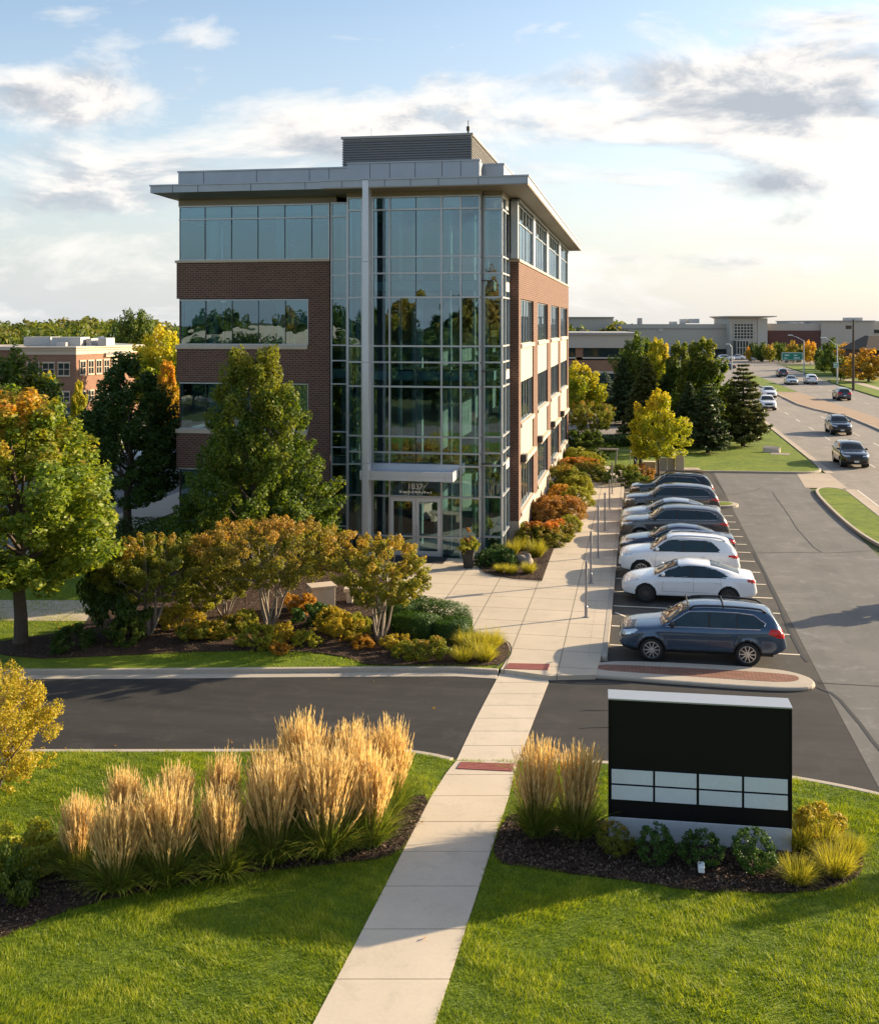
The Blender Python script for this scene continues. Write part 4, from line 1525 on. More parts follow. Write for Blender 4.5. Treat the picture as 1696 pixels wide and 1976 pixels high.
def hedge(name, label, x0, x1, y0, y1, h, n, leaf, mat, rz=0, loc=(0, 0, 0), group=None):
    """clipped hedge block: leaves on and just inside a rounded box"""
    rg = np.random.default_rng(int(abs(x0 * 31 + y0 * 17 + h * 100)) + n)
    lx, ly = (x1 - x0) / 2, (y1 - y0) / 2
    d = unit(rg.normal(size=(n, 3)))
    m_ = np.max(np.abs(d) / np.array([1, 1, 1]), axis=1, keepdims=True)
    p = d / m_
    p = unit(d) * .35 + p * .75
    p = np.clip(p, -1, 1) * (1 - .16 * rg.uniform(0, 1, (n, 1)) ** 2)
    pos = p * np.array([lx, ly, h / 2])
    pos += rg.normal(size=(n, 3)) * .015
    pos[:, 2] += h / 2
    pos[:, 2] += .04 * np.sin(pos[:, 0] * 3.1) * np.cos(pos[:, 1] * 2.7)
    me = leaf_mesh('foliage', pos, unit(p + rg.normal(size=(n, 3)) * .6), leaf, .7, rg, pos[:, 2] / h)
    t = thing(name, label, 'hedge', loc, rz, group)
    link('foliage', me, LEAF[mat], t)
    mb = MB()
    for k in range(6):
        x = -lx * .8 + 1.6 * lx * k / 5
        mb.tube([(x, 0, -.02), (x + .05, .03, h * .75)], [.02, .008], 5)
    mb.build('stems', M['bark'], t)
    return t


# ------------------------------------------------------------------ the trees near the building
def tree_at(name, label, cat, key, mat, px, py, ptop, width_px, rz=0.0, group=None, z0=ZL, **kw):
    """stand a tree on the spot read from the photo; height and spread follow from its distance"""
    x, y, _ = site(px, py, z0)
    d = depth_of(x, y)
    Hh = EYE + (HY - ptop) * d / F - z0
    cm, tm, bh = PAIRS[key]
    co = np.empty(len(cm.vertices) * 3, dtype=np.float32)
    cm.vertices.foreach_get('co', co)
    co = co.reshape(-1, 3)
    h0 = bh + np.percentile(co[:, 2], 99.7)
    w0 = np.percentile(co[:, 0], 99) - np.percentile(co[:, 0], 1)
    sxy = width_px * d / F / w0
    return plant(name, label, cat, key, mat, (x, y, z0), (sxy, sxy, Hh / h0), rz, group, **kw)


tree_at('maple_tree', 'tall maple with orange top and yellow-green lower leaves at the left edge by the path', 'tree', 'maple', 'maple', 40, 1240, 762, 325, .6)
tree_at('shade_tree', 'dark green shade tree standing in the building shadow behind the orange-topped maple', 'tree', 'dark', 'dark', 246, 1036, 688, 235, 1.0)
tree_at('pear_tree', 'big cone shaped green pear tree against the brick west wing', 'tree', 'pear', 'pear', 492, 1120, 676, 232, 2.2)
tree_at('serviceberry', 'widest copper-orange serviceberry with many stems, in the middle of the front bed', 'small tree', 'copper', 'copper', 520, 1213, 1000, 290, .3, bark='bark_pale')
tree_at('serviceberry', 'golden serviceberry with several pale stems beside the plaza', 'small tree', 'copper_c', 'gold', 733, 1240, 1037, 185, .0, bark='bark_pale')
tree_at('serviceberry', 'olive-gold serviceberry next to the maple, leftmost of the bed', 'small tree', 'copper_b', 'olive', 290, 1225, 1034, 210, 1.0, bark='bark_pale')
tree_at('serviceberry', 'low green-gold serviceberry with pale bent stems between two larger ones', 'small tree', 'copper_c', 'olive', 432, 1192, 1090, 120, 2.0, bark='bark_pale')
plant('edge_shrub', 'yellow-green tall shrub reaching in at the left edge over the drive', 'shrub', 'edge', 'spirea', (*site2(-22, 1552, ZL), ZL), (.98, .95, .92), .8)
x_, y_ = site2(190, 1250, ZL)
plant('bed_shrub', 'dark green shrub between the maple trunk and olive-gold serviceberry', 'shrub', 'loose_b', 'dark', (x_, y_ + 1.4, ZL), (1.05, 1.05, 1.9), .3)
plant('bed_shrub', 'low sprawling grey-green shrub at the maple foot', 'shrub', 'loose', 'dark', (*site2(140, 1252, ZL), ZL), (.75, .6, .55), 1.3)

# low shrubs of the front bed: (px, py base, spread m, height, leaf, label)
low = [
    (500, 1250, .72, .78, 'mound', 'lime-yellow low shrub at the foot of the widest serviceberry, nearest the kerb'),
    (545, 1240, .55, .62, 'spirea', 'yellow low shrub just right of the widest serviceberry stems'),
    (590, 1246, .50, .55, 'mound', 'small yellow-green shrub alone at the bed front right of the orange serviceberry'),
    (598, 1205, .75, .72, 'box', 'bright green low shrub below the stone block'),
    (640, 1215, .80, .80, 'spirea', 'yellow shrub in front of the stone block'),
    (668, 1235, .62, .72, 'spirea', 'golden-tipped shrub left of the golden serviceberry stems'),
    (690, 1222, .60, .70, 'mound', 'yellow-green shrub touching the golden serviceberry stems'),
    (580, 1185, .62, .78, 'amber', 'amber low shrub behind the bright green one below the stone block'),
    (470, 1215, .60, .72, 'mound', 'yellow-green shrub left of the widest serviceberry stems'),
    (445, 1228, .65, .66, 'olive', 'olive-brown low shrub under the low green-gold serviceberry'),
    (405, 1232, .70, .60, 'spirea', 'golden low shrub between the two left serviceberries'),
    (375, 1235, .70, .62, 'olive', 'dull gold low shrub right of the olive serviceberry stems'),
    (345, 1212, .80, .85, 'spirea', 'taller yellow shrub behind the dull gold low shrub'),
    (385, 1178, .95, .95, 'mound', 'broad yellow-green shrub in the middle of the front bed behind the others'),
    (240, 1242, .72, .95, 'green', 'green shrub left of the olive serviceberry stems'),
    (765, 1255, .48, .50, 'spirea', 'small golden shrub right of the golden serviceberry stems'),
    (785, 1270, .52, .52, 'mound', 'yellow-green shrub at the kerb below the clipped hedge'),
    (822, 1274, .72, .74, 'olive', 'rounded bronze-green shrub at the kerb left of the yellow sedges'),
    (700, 1250, .45, .42, 'amber', 'tiny amber shrub at the front of the bed beside the mulch corner'),
    (540, 1262, .40, .34, 'amber', 'tiny bronze tuft of shrub at the lawn edge in the bed front'),
]
for i, (px, py, s, h, mt, lb) in enumerate(low):
    plant('low_shrub', lb, 'shrub', ('loose', 'loose_b')[i % 2], mt, (*site2(px, py, ZL), ZL), (s * .82, s * .82, h * .70), i * 1.3, 'low shrubs of the front bed')
# clipped hedges by the plaza
hd = [(842, 1210, 2.2, .9, .95, .55, 'long clipped boxwood hedge along the plaza edge'),
      (872, 1243, .95, .9, .85, .2, 'square clipped boxwood block beside the yellow sedges'),
      (800, 1232, 1.5, .75, .85, .5, 'clipped boxwood row beside the golden serviceberry'),
      (765, 1205, 1.6, .8, .8, .6, 'shaded clipped boxwood row behind the golden serviceberry')]
for px, py, lx, ly, h, rz, lb in hd:
    x, y = site2(px, py, ZL)
    hedge('boxwood_hedge', lb, -lx / 2, lx / 2, -ly / 2, ly / 2, h * .78, 15000, .042, 'box', -rz, (x, y + .3, ZL), 'clipped boxwood hedges by the plaza')
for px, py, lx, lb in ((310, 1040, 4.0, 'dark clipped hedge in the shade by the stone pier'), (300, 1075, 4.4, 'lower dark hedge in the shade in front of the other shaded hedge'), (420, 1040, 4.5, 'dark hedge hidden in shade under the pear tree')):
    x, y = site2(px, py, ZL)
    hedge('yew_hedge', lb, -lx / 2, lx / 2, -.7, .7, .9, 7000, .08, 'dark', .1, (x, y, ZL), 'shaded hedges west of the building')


# ------------------------------------------------------------------ grasses
def blades(name, seed, n, r0, hmin, hmax, spread, bend, wid, segs=3, hatt=(0, 1), up=0.0):
    """tapering arching blades from a tuft"""
    rg = np.random.default_rng(seed)
    a = rg.uniform(0, 2 * np.pi, n)
    rr = r0 * np.sqrt(rg.uniform(0, 1, n))
    a2 = a + rg.normal(size=n) * .5
    h = rg.uniform(hmin, hmax, n)
    sp = spread * rg.uniform(.25, 1.2, n)
    dirx, diry = np.cos(a2), np.sin(a2)
    V = np.empty((n, (segs + 1) * 2, 3))
    at = np.zeros_like(V)
    tw = rg.uniform(0, np.pi, n)
    wx, wy = np.cos(tw), np.sin(tw)
    for k in range(segs + 1):
        s = k / segs
        out_ = sp * h * (s * (1 - up) + up * s ** 2)
        z = h * s - bend * h * s ** 2 * (sp / max(spread, 1e-6))
        cx = rr * np.cos(a) + dirx * out_
        cy_ = rr * np.sin(a) + diry * out_
        w_ = wid * (1 - s * .85) * .5
        V[:, 2 * k] = np.stack([cx - wx * w_, cy_ - wy * w_, z], 1)
        V[:, 2 * k + 1] = np.stack([cx + wx * w_, cy_ + wy * w_, z], 1)
        at[:, 2 * k:2 * k + 2, 1] = s
    at[:, :, 0] = rg.uniform(0, 1, n)[:, None]
    F1 = []
    base = np.arange(n)[:, None] * (segs + 1) * 2
    for k in range(segs):
        F1.append(base + np.array([[2 * k, 2 * k + 1, 2 * k + 3, 2 * k + 2]]))
    return mesh_np(name, V.reshape(-1, 3), np.concatenate(F1), at.reshape(-1, 3))


def plumes(name, seed, n, r0, hmin, hmax, spread):
    """upright stalks that carry narrow feathery plumes: stalk mesh, plume mesh"""
    rg = np.random.default_rng(seed)
    a = rg.uniform(0, 2 * np.pi, n)
    q = np.sqrt(rg.uniform(0, 1, n))
    h = rg.uniform(hmin, hmax, n) * (1.0 - .14 * q)
    off = spread * q * rg.uniform(.7, 1.2, n)
    b = np.stack([r0 * q * np.cos(a), r0 * q * np.sin(a), np.zeros(n)], 1)
    tp = b + np.stack([off * np.cos(a), off * np.sin(a), h], 1) + rg.normal(size=(n, 3)) * np.array([.065, .065, .05])
    mid = (b + tp) / 2 - np.stack([np.cos(a), np.sin(a), np.zeros(n)], 1) * (off * .12)[:, None]
    tw = rg.uniform(0, np.pi, n)
    w = np.stack([np.cos(tw), np.sin(tw), np.zeros(n)], 1)
    V = np.stack([b - w * .004, b + w * .004, mid + w * .0035, mid - w * .0035, tp - w * .002, tp + w * .002], 1)
    base = np.arange(n)[:, None] * 6
    Fs = np.concatenate([base + np.array([[0, 1, 2, 3]]), base + np.array([[3, 2, 5, 4]])])
    at = np.zeros((n, 6, 3))
    at[:, :, 0] = rg.uniform(0, 1, n)[:, None]
    stalk = mesh_np('stalks', V.reshape(-1, 3), Fs, at.reshape(-1, 3))
    # plume: many short spikelets round the top third
    m_ = 15
    s = np.linspace(.56, 1.0, m_)
    N_ = n * m_
    P0 = (mid[:, None] * (1 - ((s - .5) * 2))[None, :, None] + tp[:, None] * ((s - .5) * 2)[None, :, None]).reshape(-1, 3)
    ax = unit(tp - mid)
    ax = np.repeat(ax, m_, 0)
    fat = np.tile(np.sin(np.pi * np.clip((s - .53) / .49, 0, 1)) ** .8, n)
    d = unit(rg.normal(size=(N_, 3)))
    dr = unit(ax * 3.0 + d * .36)
    ln = .115 * (0.45 + fat) * rg.uniform(.7, 1.3, N_)
    sd_ = unit(np.cross(dr, rg.normal(size=(N_, 3))))
    wd = .0066 * (.25 + fat)
    e = P0 + dr * ln[:, None]
    mm = P0 + dr * (ln * .5)[:, None]
    V = np.stack([P0, mm - sd_ * wd[:, None], e, mm + sd_ * wd[:, None]], 1)
    at = np.zeros((N_, 4, 3))
    at[:, :, 0] = np.clip(np.repeat(rg.uniform(0, 1, n), m_) * .6 + rg.uniform(0, .4, N_), 0, 1)[:, None]
    at[:, :, 1] = np.tile(s, n)[:, None]
    pl_ = mesh_np('plumes', V.reshape(-1, 3), np.arange(N_ * 4).reshape(-1, 4), at.reshape(-1, 3))
    return stalk, pl_


REED = []
for i in range(3):
    st, plm = plumes('plumes', 60 + i, 400, .14, .95, 1.86, .19 + .03 * i)
    REED.append((blades('blades', 50 + i, 900, .17, .5, 1.12, .66, .55, .014, 4), st, plm))


def reed(label, px, py, s, hs, k, group='feather reed grasses', cat='ornamental grass'):
    x, y, _ = site(px, py, ZL)
    rv = random.Random(k * 7 + 1)
    t = thing('feather_reed_grass', label, cat, (x, y, ZL + .01), k * 1.7, group, (s * rv.uniform(.92, 1.12), s * rv.uniform(.92, 1.12), hs * rv.uniform(.93, 1.05)))
    t.rotation_euler = (rv.uniform(-.05, .05), rv.uniform(-.05, .05), k * 1.7)
    b_, s_2, p_ = REED[k % 3]
    link('blades', b_, LEAF['blade'], t)
    link('stalks', s_2, LEAF['stalk'], t)
    link('plumes', p_, LEAF['plume'], t)
    return t


rl_ = [
    (150, 1690, 1.0, .82, 'smallest feather grass clump of the row, leftmost beside the green spreading shrub'),
    (225, 1718, 1.22, .98, 'second feather grass clump from the left in the front row'),
    (322, 1704, 1.28, 1.0, 'third feather grass clump from the left in the front row'),
    (432, 1692, 1.22, 1.0, 'fourth feather grass clump from the left in the front row'),
    (528, 1662, 1.32, 1.06, 'fifth feather grass clump from the left in the front row'),
    (628, 1652, 1.42, 1.08, 'sixth feather grass clump from the left, near the mulch tip'),
    (712, 1628, 1.34, 1.10, 'feather grass clump nearest the walk at the right end of the front row'),
    (238, 1640, .95, .88, 'back row feather grass clump behind the second front clump'),
    (335, 1640, 1.0, .98, 'back row feather grass clump behind the third front clump'),
    (425, 1625, .98, 1.0, 'back row feather grass clump behind the fourth front clump'),
    (520, 1600, 1.05, 1.02, 'back row feather grass clump behind the fifth front clump'),
    (588, 1570, 1.25, 1.12, 'tall back row feather grass clump against the drive, left of three'),
    (668, 1565, 1.25, 1.12, 'tall back row feather grass clump against the drive, middle of three'),
    (752, 1568, 1.18, 1.08, 'tall back row feather grass clump against the drive, right of three'),
    (1034, 1612, 1.12, 1.14, 'feather grass clump right of the walk, touching its edge'),
    (1112, 1614, 1.12, 1.12, 'feather grass clump between the walk clump and the dark sign'),
    (600, 1612, 1.15, 1.04, 'feather grass clump squeezed between both rows behind the sixth front clump'),
    (690, 1598, 1.15, 1.04, 'feather grass clump between rows behind the clump nearest the walk'),
]
for i, (px, py, s, hs, lb) in enumerate(rl_):
    reed(lb, px, py, s, hs, i)

SEDGE = [blades('blades', 70 + i, 900, .16, .42, .78, .62, .55, .011, 4) for i in range(2)]


def sedge(label, x, y, s, hs, k, mat='sedge', group='yellow sedge tufts', z=None):
    t = thing('sedge_tuft', label, 'ornamental grass', (x, y, (ZL + .02) if z is None else z), k * 2.1, group, (s, s, hs))
    link('blades', SEDGE[k % 2], LEAF[mat], t)
    return t


for i, (px, py, s, hs, mt, lb) in enumerate([
    (893, 1278, 1.0, .85, 'sedge', 'yellow sedge tuft closest to the kerb at the bed tip'),
    (935, 1276, 1.15, .9, 'sedge', 'yellow sedge tuft right of the tuft closest to the kerb'),
    (903, 1252, 1.2, 1.05, 'sedge', 'yellow sedge tuft beside the square boxwood block'),
    (945, 1252, 1.3, 1.05, 'sedge', 'yellow sedge tuft at the plaza corner of the bed'),
    (921, 1262, 1.2, 1.05, 'sedge', 'yellow sedge tuft in the middle of the bed tip clump'),
    (1538, 1705, 1.0, .8, 'sedge_gold', 'golden sedge tuft in front of the sign corner'),
    (1612, 1690, 1.15, .95, 'sedge', 'large yellow sedge tuft at the right end of the sign bed'),
    (1585, 1638, 1.1, .95, 'sedge_gold', 'golden sedge tuft behind the large one at the sign side'),
    (1640, 1655, .9, .8, 'sedge_gold', 'small golden sedge tuft at the far right of the sign bed'),
    (1545, 1640, 1.0, .9, 'sedge', 'yellow sedge tuft touching the sign base on its right'),
    (1020, 1107, .95, .85, 'mound_g', 'lime sedge tuft at the walk corner of the wall bed'),
    (985, 1108, .9, .7, 'mound_g', 'lime sedge tuft in front of the boulder'),
    (965, 1105, .8, .62, 'mound_g', 'lime sedge tuft left of the boulder by the planter'),
    (1035, 1075, 1.25, 1.35, 'sedge_gold', 'tall tawny grass behind the lime tufts of the wall bed'),
    (990, 1070, 1.0, 1.1, 'sedge_gold', 'tawny grass by the glass corner'),
    (1005, 1062, 1.0, 1.0, 'sedge', 'pale grass between the glass corner and tall tawny grass'),
    (60, 1680, 1.3, .8, 'sedge_gold', 'golden arching grass at the left edge before the lawn'),
    (110, 1668, 1.2, .75, 'sedge', 'yellow-green arching grass left of the smallest feather grass'),
]):
    x, y = site2(px, py, ZL)
    sedge(lb, x, y, s, hs, i, mt if mt in LEAF else 'sedge')
plant('spreading_shrub', 'yellow-green spreading shrub at the left end of the grass row', 'shrub', 'spread', 'mound', (*site2(30, 1672, ZL), ZL), (.80, .6, .70), .5)
plant('leafy_shrub', 'bright green broad-leaved shrub at the left edge in front of the grasses', 'shrub', 'spread', 'green', (*site2(0, 1748, ZL), ZL), (.48, .5, .95), 2.5)

# balls before the sign
for i, (px, py, s, mt, lb) in enumerate([
    (1186, 1650, .60, 'olive', 'small bronze shrub ball at the left end of the sign base'),
    (1264, 1666, .70, 'box', 'round green shrub ball second from the left before the sign'),
    (1352, 1674, .68, 'box', 'dark green shrub ball behind the ground spotlight'),
    (1455, 1682, .76, 'box', 'glossy green shrub ball right of the spotlight before the sign')]):
    plant('shrub_ball', lb, 'shrub', 'ball', mt, (*site2(px, py, ZL), ZL), (s, s, s), i * 1.9, 'clipped shrub balls before the sign')
plant('sign_shrub', 'yellow spirea beside the sign on the lawn side', 'shrub', 'loose', 'spirea', (*site2(1582, 1622, ZL), ZL), (.6, .5, .5), 1)

# wall bed along the east flank
wb_ = [
    (1045, 1052, 1.15, 1.0, 'rust_green', 'loose', 'large rust and green shrub nearest the glass corner in the wall bed'),
    (1075, 1040, .95, .85, 'rust_green', 'loose', 'rust and green shrub at the walk edge right of the large one'),
    (1020, 1046, .8, .8, 'green', 'loose_b', 'green shrub against the stone base near the glass corner'),
    (1098, 1025, .62, .7, 'mound', 'clipped', 'small lime dome at the walk edge before the russet pair'),
    (1062, 1000, 1.15, 1.05, 'russet', 'clipped', 'russet dome against the wall, left of the russet pair'),
    (1096, 998, 1.05, 1.0, 'russet', 'clipped', 'russet dome at the walk edge, right of the russet pair'),
    (1112, 975, .85, .95, 'mound', 'clipped', 'lime dome at the walk edge behind the russet pair'),
    (1082, 966, .8, .85, 'amber', 'clipped', 'amber dome by the wall behind the russet pair'),
    (1116, 952, 1.05, .95, 'mound', 'clipped', 'wide lime-green dome at the walk edge midway along the wall'),
    (1088, 942, 1.45, 1.25, 'olive', 'clipped', 'large olive-green dome against the wall midway along'),
    (1126, 928, 1.25, 1.0, 'olive', 'clipped', 'olive dome with bronze flecks at the walk edge'),
    (1100, 912, 1.2, .9, 'rust_green', 'clipped_far', 'rust topped shrub by the wall toward the far end'),
    (1128, 911, 1.2, .9, 'rust_green', 'clipped_far', 'rust topped shrub at the walk edge toward the far end'),
    (1137, 899, 1.05, .9, 'mound', 'clipped_far', 'lime dome at the walk edge toward the far end'),
    (1113, 890, 1.2, .95, 'mound', 'clipped_far', 'lime dome near the wall end by the far lawn'),
    (1140, 888, 1.1, .8, 'green', 'clipped_far', 'green dome last in the wall bed by the far lawn'),
]
for i, (px, py, s, h, mt, ky, lb) in enumerate(wb_):
    plant('wall_shrub', lb, 'shrub', ky, mt, (*site2(px, py, ZL), ZL + .02), (s * .90, s * .90, h * .80), i * .9, 'shrubs of the wall bed')
for px, py, s, mt, lb in ((945, 1092, .5, 'box', 'small boxwood at the tip of the wall bed by the planter'), (975, 1090, .5, 'box', 'small boxwood between planter and boulder'), (958, 1078, .45, 'dark', 'small dark shrub at the foot of the glass corner')):
    plant('dwarf_boxwood', lb, 'shrub', 'clipped', mt, (*site2(px, py, ZL), ZL + .02), (s, s, s), px, 'dwarf shrubs at the tip of the wall bed')
plant('end_shrub', 'round green shrub beside the far posts of the car park walk', 'shrub', 'loose', 'pear', (*site2(1205, 934, ZL), ZL), (1.15, 1.1, .95), 0)
plant('end_shrub', 'reddish brown shrub behind the nose of the black car', 'shrub', 'loose', 'russet', (*site2(1235, 924, ZL), ZL), (1.0, 1.0, .75), 1)

# ------------------------------------------------------------------ trees of the rear lawn and beyond
def con(key, *a, **k):
    me, tr = conifer('crown', *a, **k)
    PAIRS[key] = (me, tr.mesh('trunk'), .6)


con('spruce', 41, 1.7, 6.5, 30, 13, .26, 62, droop=.32)
con('fir', 42, 1.5, 6.0, 28, 12, .25, 60, droop=.25)
con('pine', 43, 1.9, 6.2, 19, 7, .28, 90, droop=.05, power=.6, gap=.12)
bt = [
    ('pine_tree', 'pine', 'pine', 1434, 861, 704, 84, 'dark layered pine with bare trunk on the lawn beside the road'),
    ('pine_tree', 'pine', 'spruce', 1366, 874, 742, 74, 'dark green pine in front of the tall leafy tree on the rear lawn'),
    ('leafy_tree', 'broad_b', 'pear', 1357, 852, 657, 104, 'tall green leafy tree flecked with yellow behind the pines'),
    ('leafy_tree', 'broad_b', 'green', 1400, 842, 745, 56, 'smaller light green tree between the two pines'),
    ('leafy_tree', 'broad_b', 'pear', 1312, 835, 664, 74, 'yellow-topped green tree left of the tall leafy tree'),
    ('leafy_tree', 'broad_b', 'lime', 1268, 815, 657, 70, 'golden-topped tree behind the dark spruce group'),
    ('leafy_tree', 'broad', 'green', 1232, 805, 648, 72, 'green tree with thin top beside the flat roofed building corner'),
    ('spruce_tree', 'spruce', 'pine', 1247, 838, 692, 74, 'olive-brown spruce behind the yellow tree'),
    ('spruce_tree', 'spruce', 'blue', 1167, 792, 718, 56, 'blue-grey spruce before the flat roofed building'),
    ('spruce_tree', 'fir', 'spruce', 1203, 818, 690, 66, 'dark spruce right of the blue-grey one'),
    ('spruce_tree', 'fir', 'dark', 1290, 838, 720, 70, 'very dark spruce in the gap behind the yellow tree'),
    ('spruce_tree', 'fir', 'spruce', 1330, 862, 738, 72, 'dark low spruce just right of the yellow tree'),
    ('maple_tree', 'lime', 'lime', 1271, 917, 756, 108, 'bright yellow-green young maple beside the trash enclosure'),
    ('maple_tree', 'broad', 'lime', 1118, 812, 703, 78, 'lime-yellow tree right behind the office corner'),
    ('crabapple_tree', 'copper', 'olive', 1142, 868, 775, 118, 'bronze-gold spreading crabapple at the end of the office'),
]
for i, (nm_, ky, mt, px, py, tp, wd, lb) in enumerate(bt):
    tree_at(nm_, lb, 'tree', ky, mt, px, py, tp, wd, i * .77)
for px, py, s, lb in ((1150, 862, 1.8, 'dark hedge run left of the walk end across the rear lawn'), (1190, 860, 1.8, 'dark hedge run behind the walk end across the rear lawn'), (1225, 858, 1.6, 'dark hedge run behind the yellow-green young maple'), (1345, 859, 2.0, 'dark hedge run behind the pines on the rear lawn')):
    x, y = site2(px, py, ZL)
    hedge('low_hedge', lb, -s, s, -.7, .7, .8, 2500, .16, 'dark', 0, (x, y, ZL), 'hedge runs across the rear lawn')
plant('rear_shrub', 'dark green rounded shrub at the office end under the crabapple', 'shrub', 'loose', 'green', (*site2(1118, 878, ZL), ZL), (2.2, 1.6, 1.5), 0)

# far right: trees along the verge and before the mall
fr = [
    ('orange', 'far', 1676, 738, 672, 96, 'wide orange tree at the right edge beside the road'),
    ('orange', 'far_b', 1640, 716, 662, 52, 'orange tree behind the utility pole'),
    ('green', 'far', 1603, 713, 652, 50, 'green tree behind the second street lamp'),
    ('russet', 'far_b', 1660, 722, 676, 40, 'russet tree beside the utility pole'),
    ('green', 'far', 1622, 735, 690, 46, 'dark green tree under the orange ones by the road'),
    ('yellow', 'far_b', 1563, 703, 658, 30, 'yellow-orange tree behind the street lamp with the green sign'),
    ('gold', 'far', 1530, 700, 657, 26, 'golden green tree left of the sign lamp'),
    ('green', 'far_b', 1503, 698, 660, 34, 'green tree in the middle of the mall row'),
    ('green', 'far', 1471, 698, 660, 36, 'dark green round tree beside the mall entrance'),
    ('gold', 'far_b', 1484, 699, 664, 24, 'gold tree right of the dark round tree at the mall'),
    ('yellow', 'far', 1444, 698, 668, 14, 'small yellow tree at the mall entrance'),
    ('dark', 'far_b', 1455, 697, 660, 24, 'dark tree at the mall entrance behind the small yellow one'),
    ('green', 'far', 1545, 700, 664, 24, 'small green tree left of the yellow-orange one'),
    ('dark', 'far', 1580, 706, 670, 26, 'dark tree between the two street lamps'),
    ('gold', 'far_b', 1690, 706, 664, 30, 'golden tree at the right edge before the mall corner'),
    ('green', 'far_b', 1590, 720, 690, 30, 'low green tree under the small green sign'),
]
for i, (mt, ky, px, py, tp, wd, lb) in enumerate(fr):
    tree_at('roadside_tree', lb, 'tree', ky, mt, px, py, tp, wd, i * 1.1, 'trees between road and mall', z0=.0)
# far left: trees round the brick building
fl_ = [
    ('green', 'broad', 22, 905, 684, 150, 'big green tree left of the brick building'),
    ('lime', 'broad_b', 92, 880, 722, 64, 'light green narrow tree before the brick building corner'),
    ('lime', 'broad_b', 152, 880, 738, 34, 'small yellow-green tree at the brick building corner'),
    ('yellow', 'broad_b', 322, 850, 700, 58, 'yellow tree between the brick building and the office'),
    ('lime', 'broad', 312, 810, 636, 100, 'tall light green tree behind the brick building right end'),
    ('green', 'broad_c', 262, 780, 600, 72, 'rounded green tree rising above the brick building roof'),
    ('dark', 'far', 222, 770, 618, 40, 'dark tree left of the rounded green one above the roof'),
    ('dark', 'far_b', 335, 790, 632, 40, 'dark distant tree at the office west corner'),
    ('green', 'broad_c', 5, 870, 735, 60, 'green tree at the left edge behind the orange-topped maple'),
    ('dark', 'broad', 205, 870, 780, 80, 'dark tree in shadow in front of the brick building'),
]
for i, (mt, ky, px, py, tp, wd, lb) in enumerate(fl_):
    tree_at('parkland_tree', lb, 'tree', ky, mt, px, py, tp, wd, i * 1.3, 'trees round the brick building', z0=.0)


def wood(name, seed, spots, leaf, mat):
    """a far wood that reads as one mass"""
    rg = np.random.default_rng(seed)
    P_, Nn, hg, rn = [], [], [], []
    for (x, y, r, h) in spots:
        n = 420
        q = rg.uniform(0, 1)
        for _ in range(7):
            c = np.array([x + rg.normal() * r * .5, y + rg.normal() * r * .5, h * rg.uniform(.35, .9)])
            d = unit(rg.normal(size=(n // 7, 3)))
            P_.append(c + d * np.array([r * .55, r * .55, h * .22]) * rg.uniform(.75, 1.05, (n // 7, 1)))
            Nn.append(d + rg.normal(size=d.shape) * .5)
            hg.append(np.clip(P_[-1][:, 2] / h, 0, 1) * .7 + q * .5 - .1)
            rn.append(np.clip(rg.uniform(0, 1, n // 7) * .5 + q * .5, 0, 1))
    P_ = np.concatenate(P_)
    me = leaf_mesh(name, P_, unit(np.concatenate(Nn)), leaf, .8, rg, np.concatenate(hg), np.concatenate(rn))
    o = link(name, me, LEAF[mat])
    struct(o, 'stuff')
    return o


rg = random.Random(9)
sp = []
for i in range(150):
    px = rg.uniform(-160, 1230)
    d = rg.uniform(300, 520)
    x, y = at_depth(px, d)
    sp.append((x, y, rg.uniform(3.5, 6.5), rg.uniform(8.6, 10.6) + (.6 if px < 330 else 0)))
w1 = wood('distant_wood', 5, sp, 1.3, 'wood')
w1['label'] = 'far autumn wood along the horizon behind the buildings'
w1['category'] = 'wood'
sp = []
for i in range(60):
    px = rg.uniform(-120, 330)
    d = rg.uniform(185, 300)
    x, y = at_depth(px, d)
    sp.append((x, y, rg.uniform(3.0, 5.0), rg.uniform(7.0, 10.3)))
w2 = wood('near_wood', 6, sp, .9, 'wood')
w2['label'] = 'mixed green and orange wood behind the brick building roof'
w2['category'] = 'wood'

# trees on the camera side of the drive, seen mirrored in the glass front
mir = [(-76, -62, 'broad_c', 'green', 1.9), (-68, -70, 'broad', 'dark', 2.1), (-61, -60, 'broad', 'green', 2.1), (-54, -72, 'broad_b', 'olive', 2.0), (-46, -62, 'broad_c', 'dark', 2.1),
       (-39, -66, 'broad', 'green', 2.1), (-32, -58, 'broad_b', 'gold', 2.0), (-25, -64, 'broad', 'dark', 2.3), (-20, -52, 'broad', 'copper', 2.6), (-15, -60, 'broad_b', 'gold', 2.2),
       (-9, -64, 'broad_c', 'green', 2.1), (-3, -56, 'broad', 'olive', 1.9), (5, -64, 'broad_c', 'dark', 2.1), (13, -60, 'broad', 'green', 2.0), (-84, -66, 'broad', 'olive', 2.0), (22, -62, 'broad_c', 'dark', 2.2)]
for i, (x, y, ky, mt, s) in enumerate(mir):
    plant('street_tree', 'autumn tree of the row mirrored in the glass front', 'tree', ky, mt, (x, y, 0), (s, s, s), i * 1.7, 'trees mirrored in the glass')
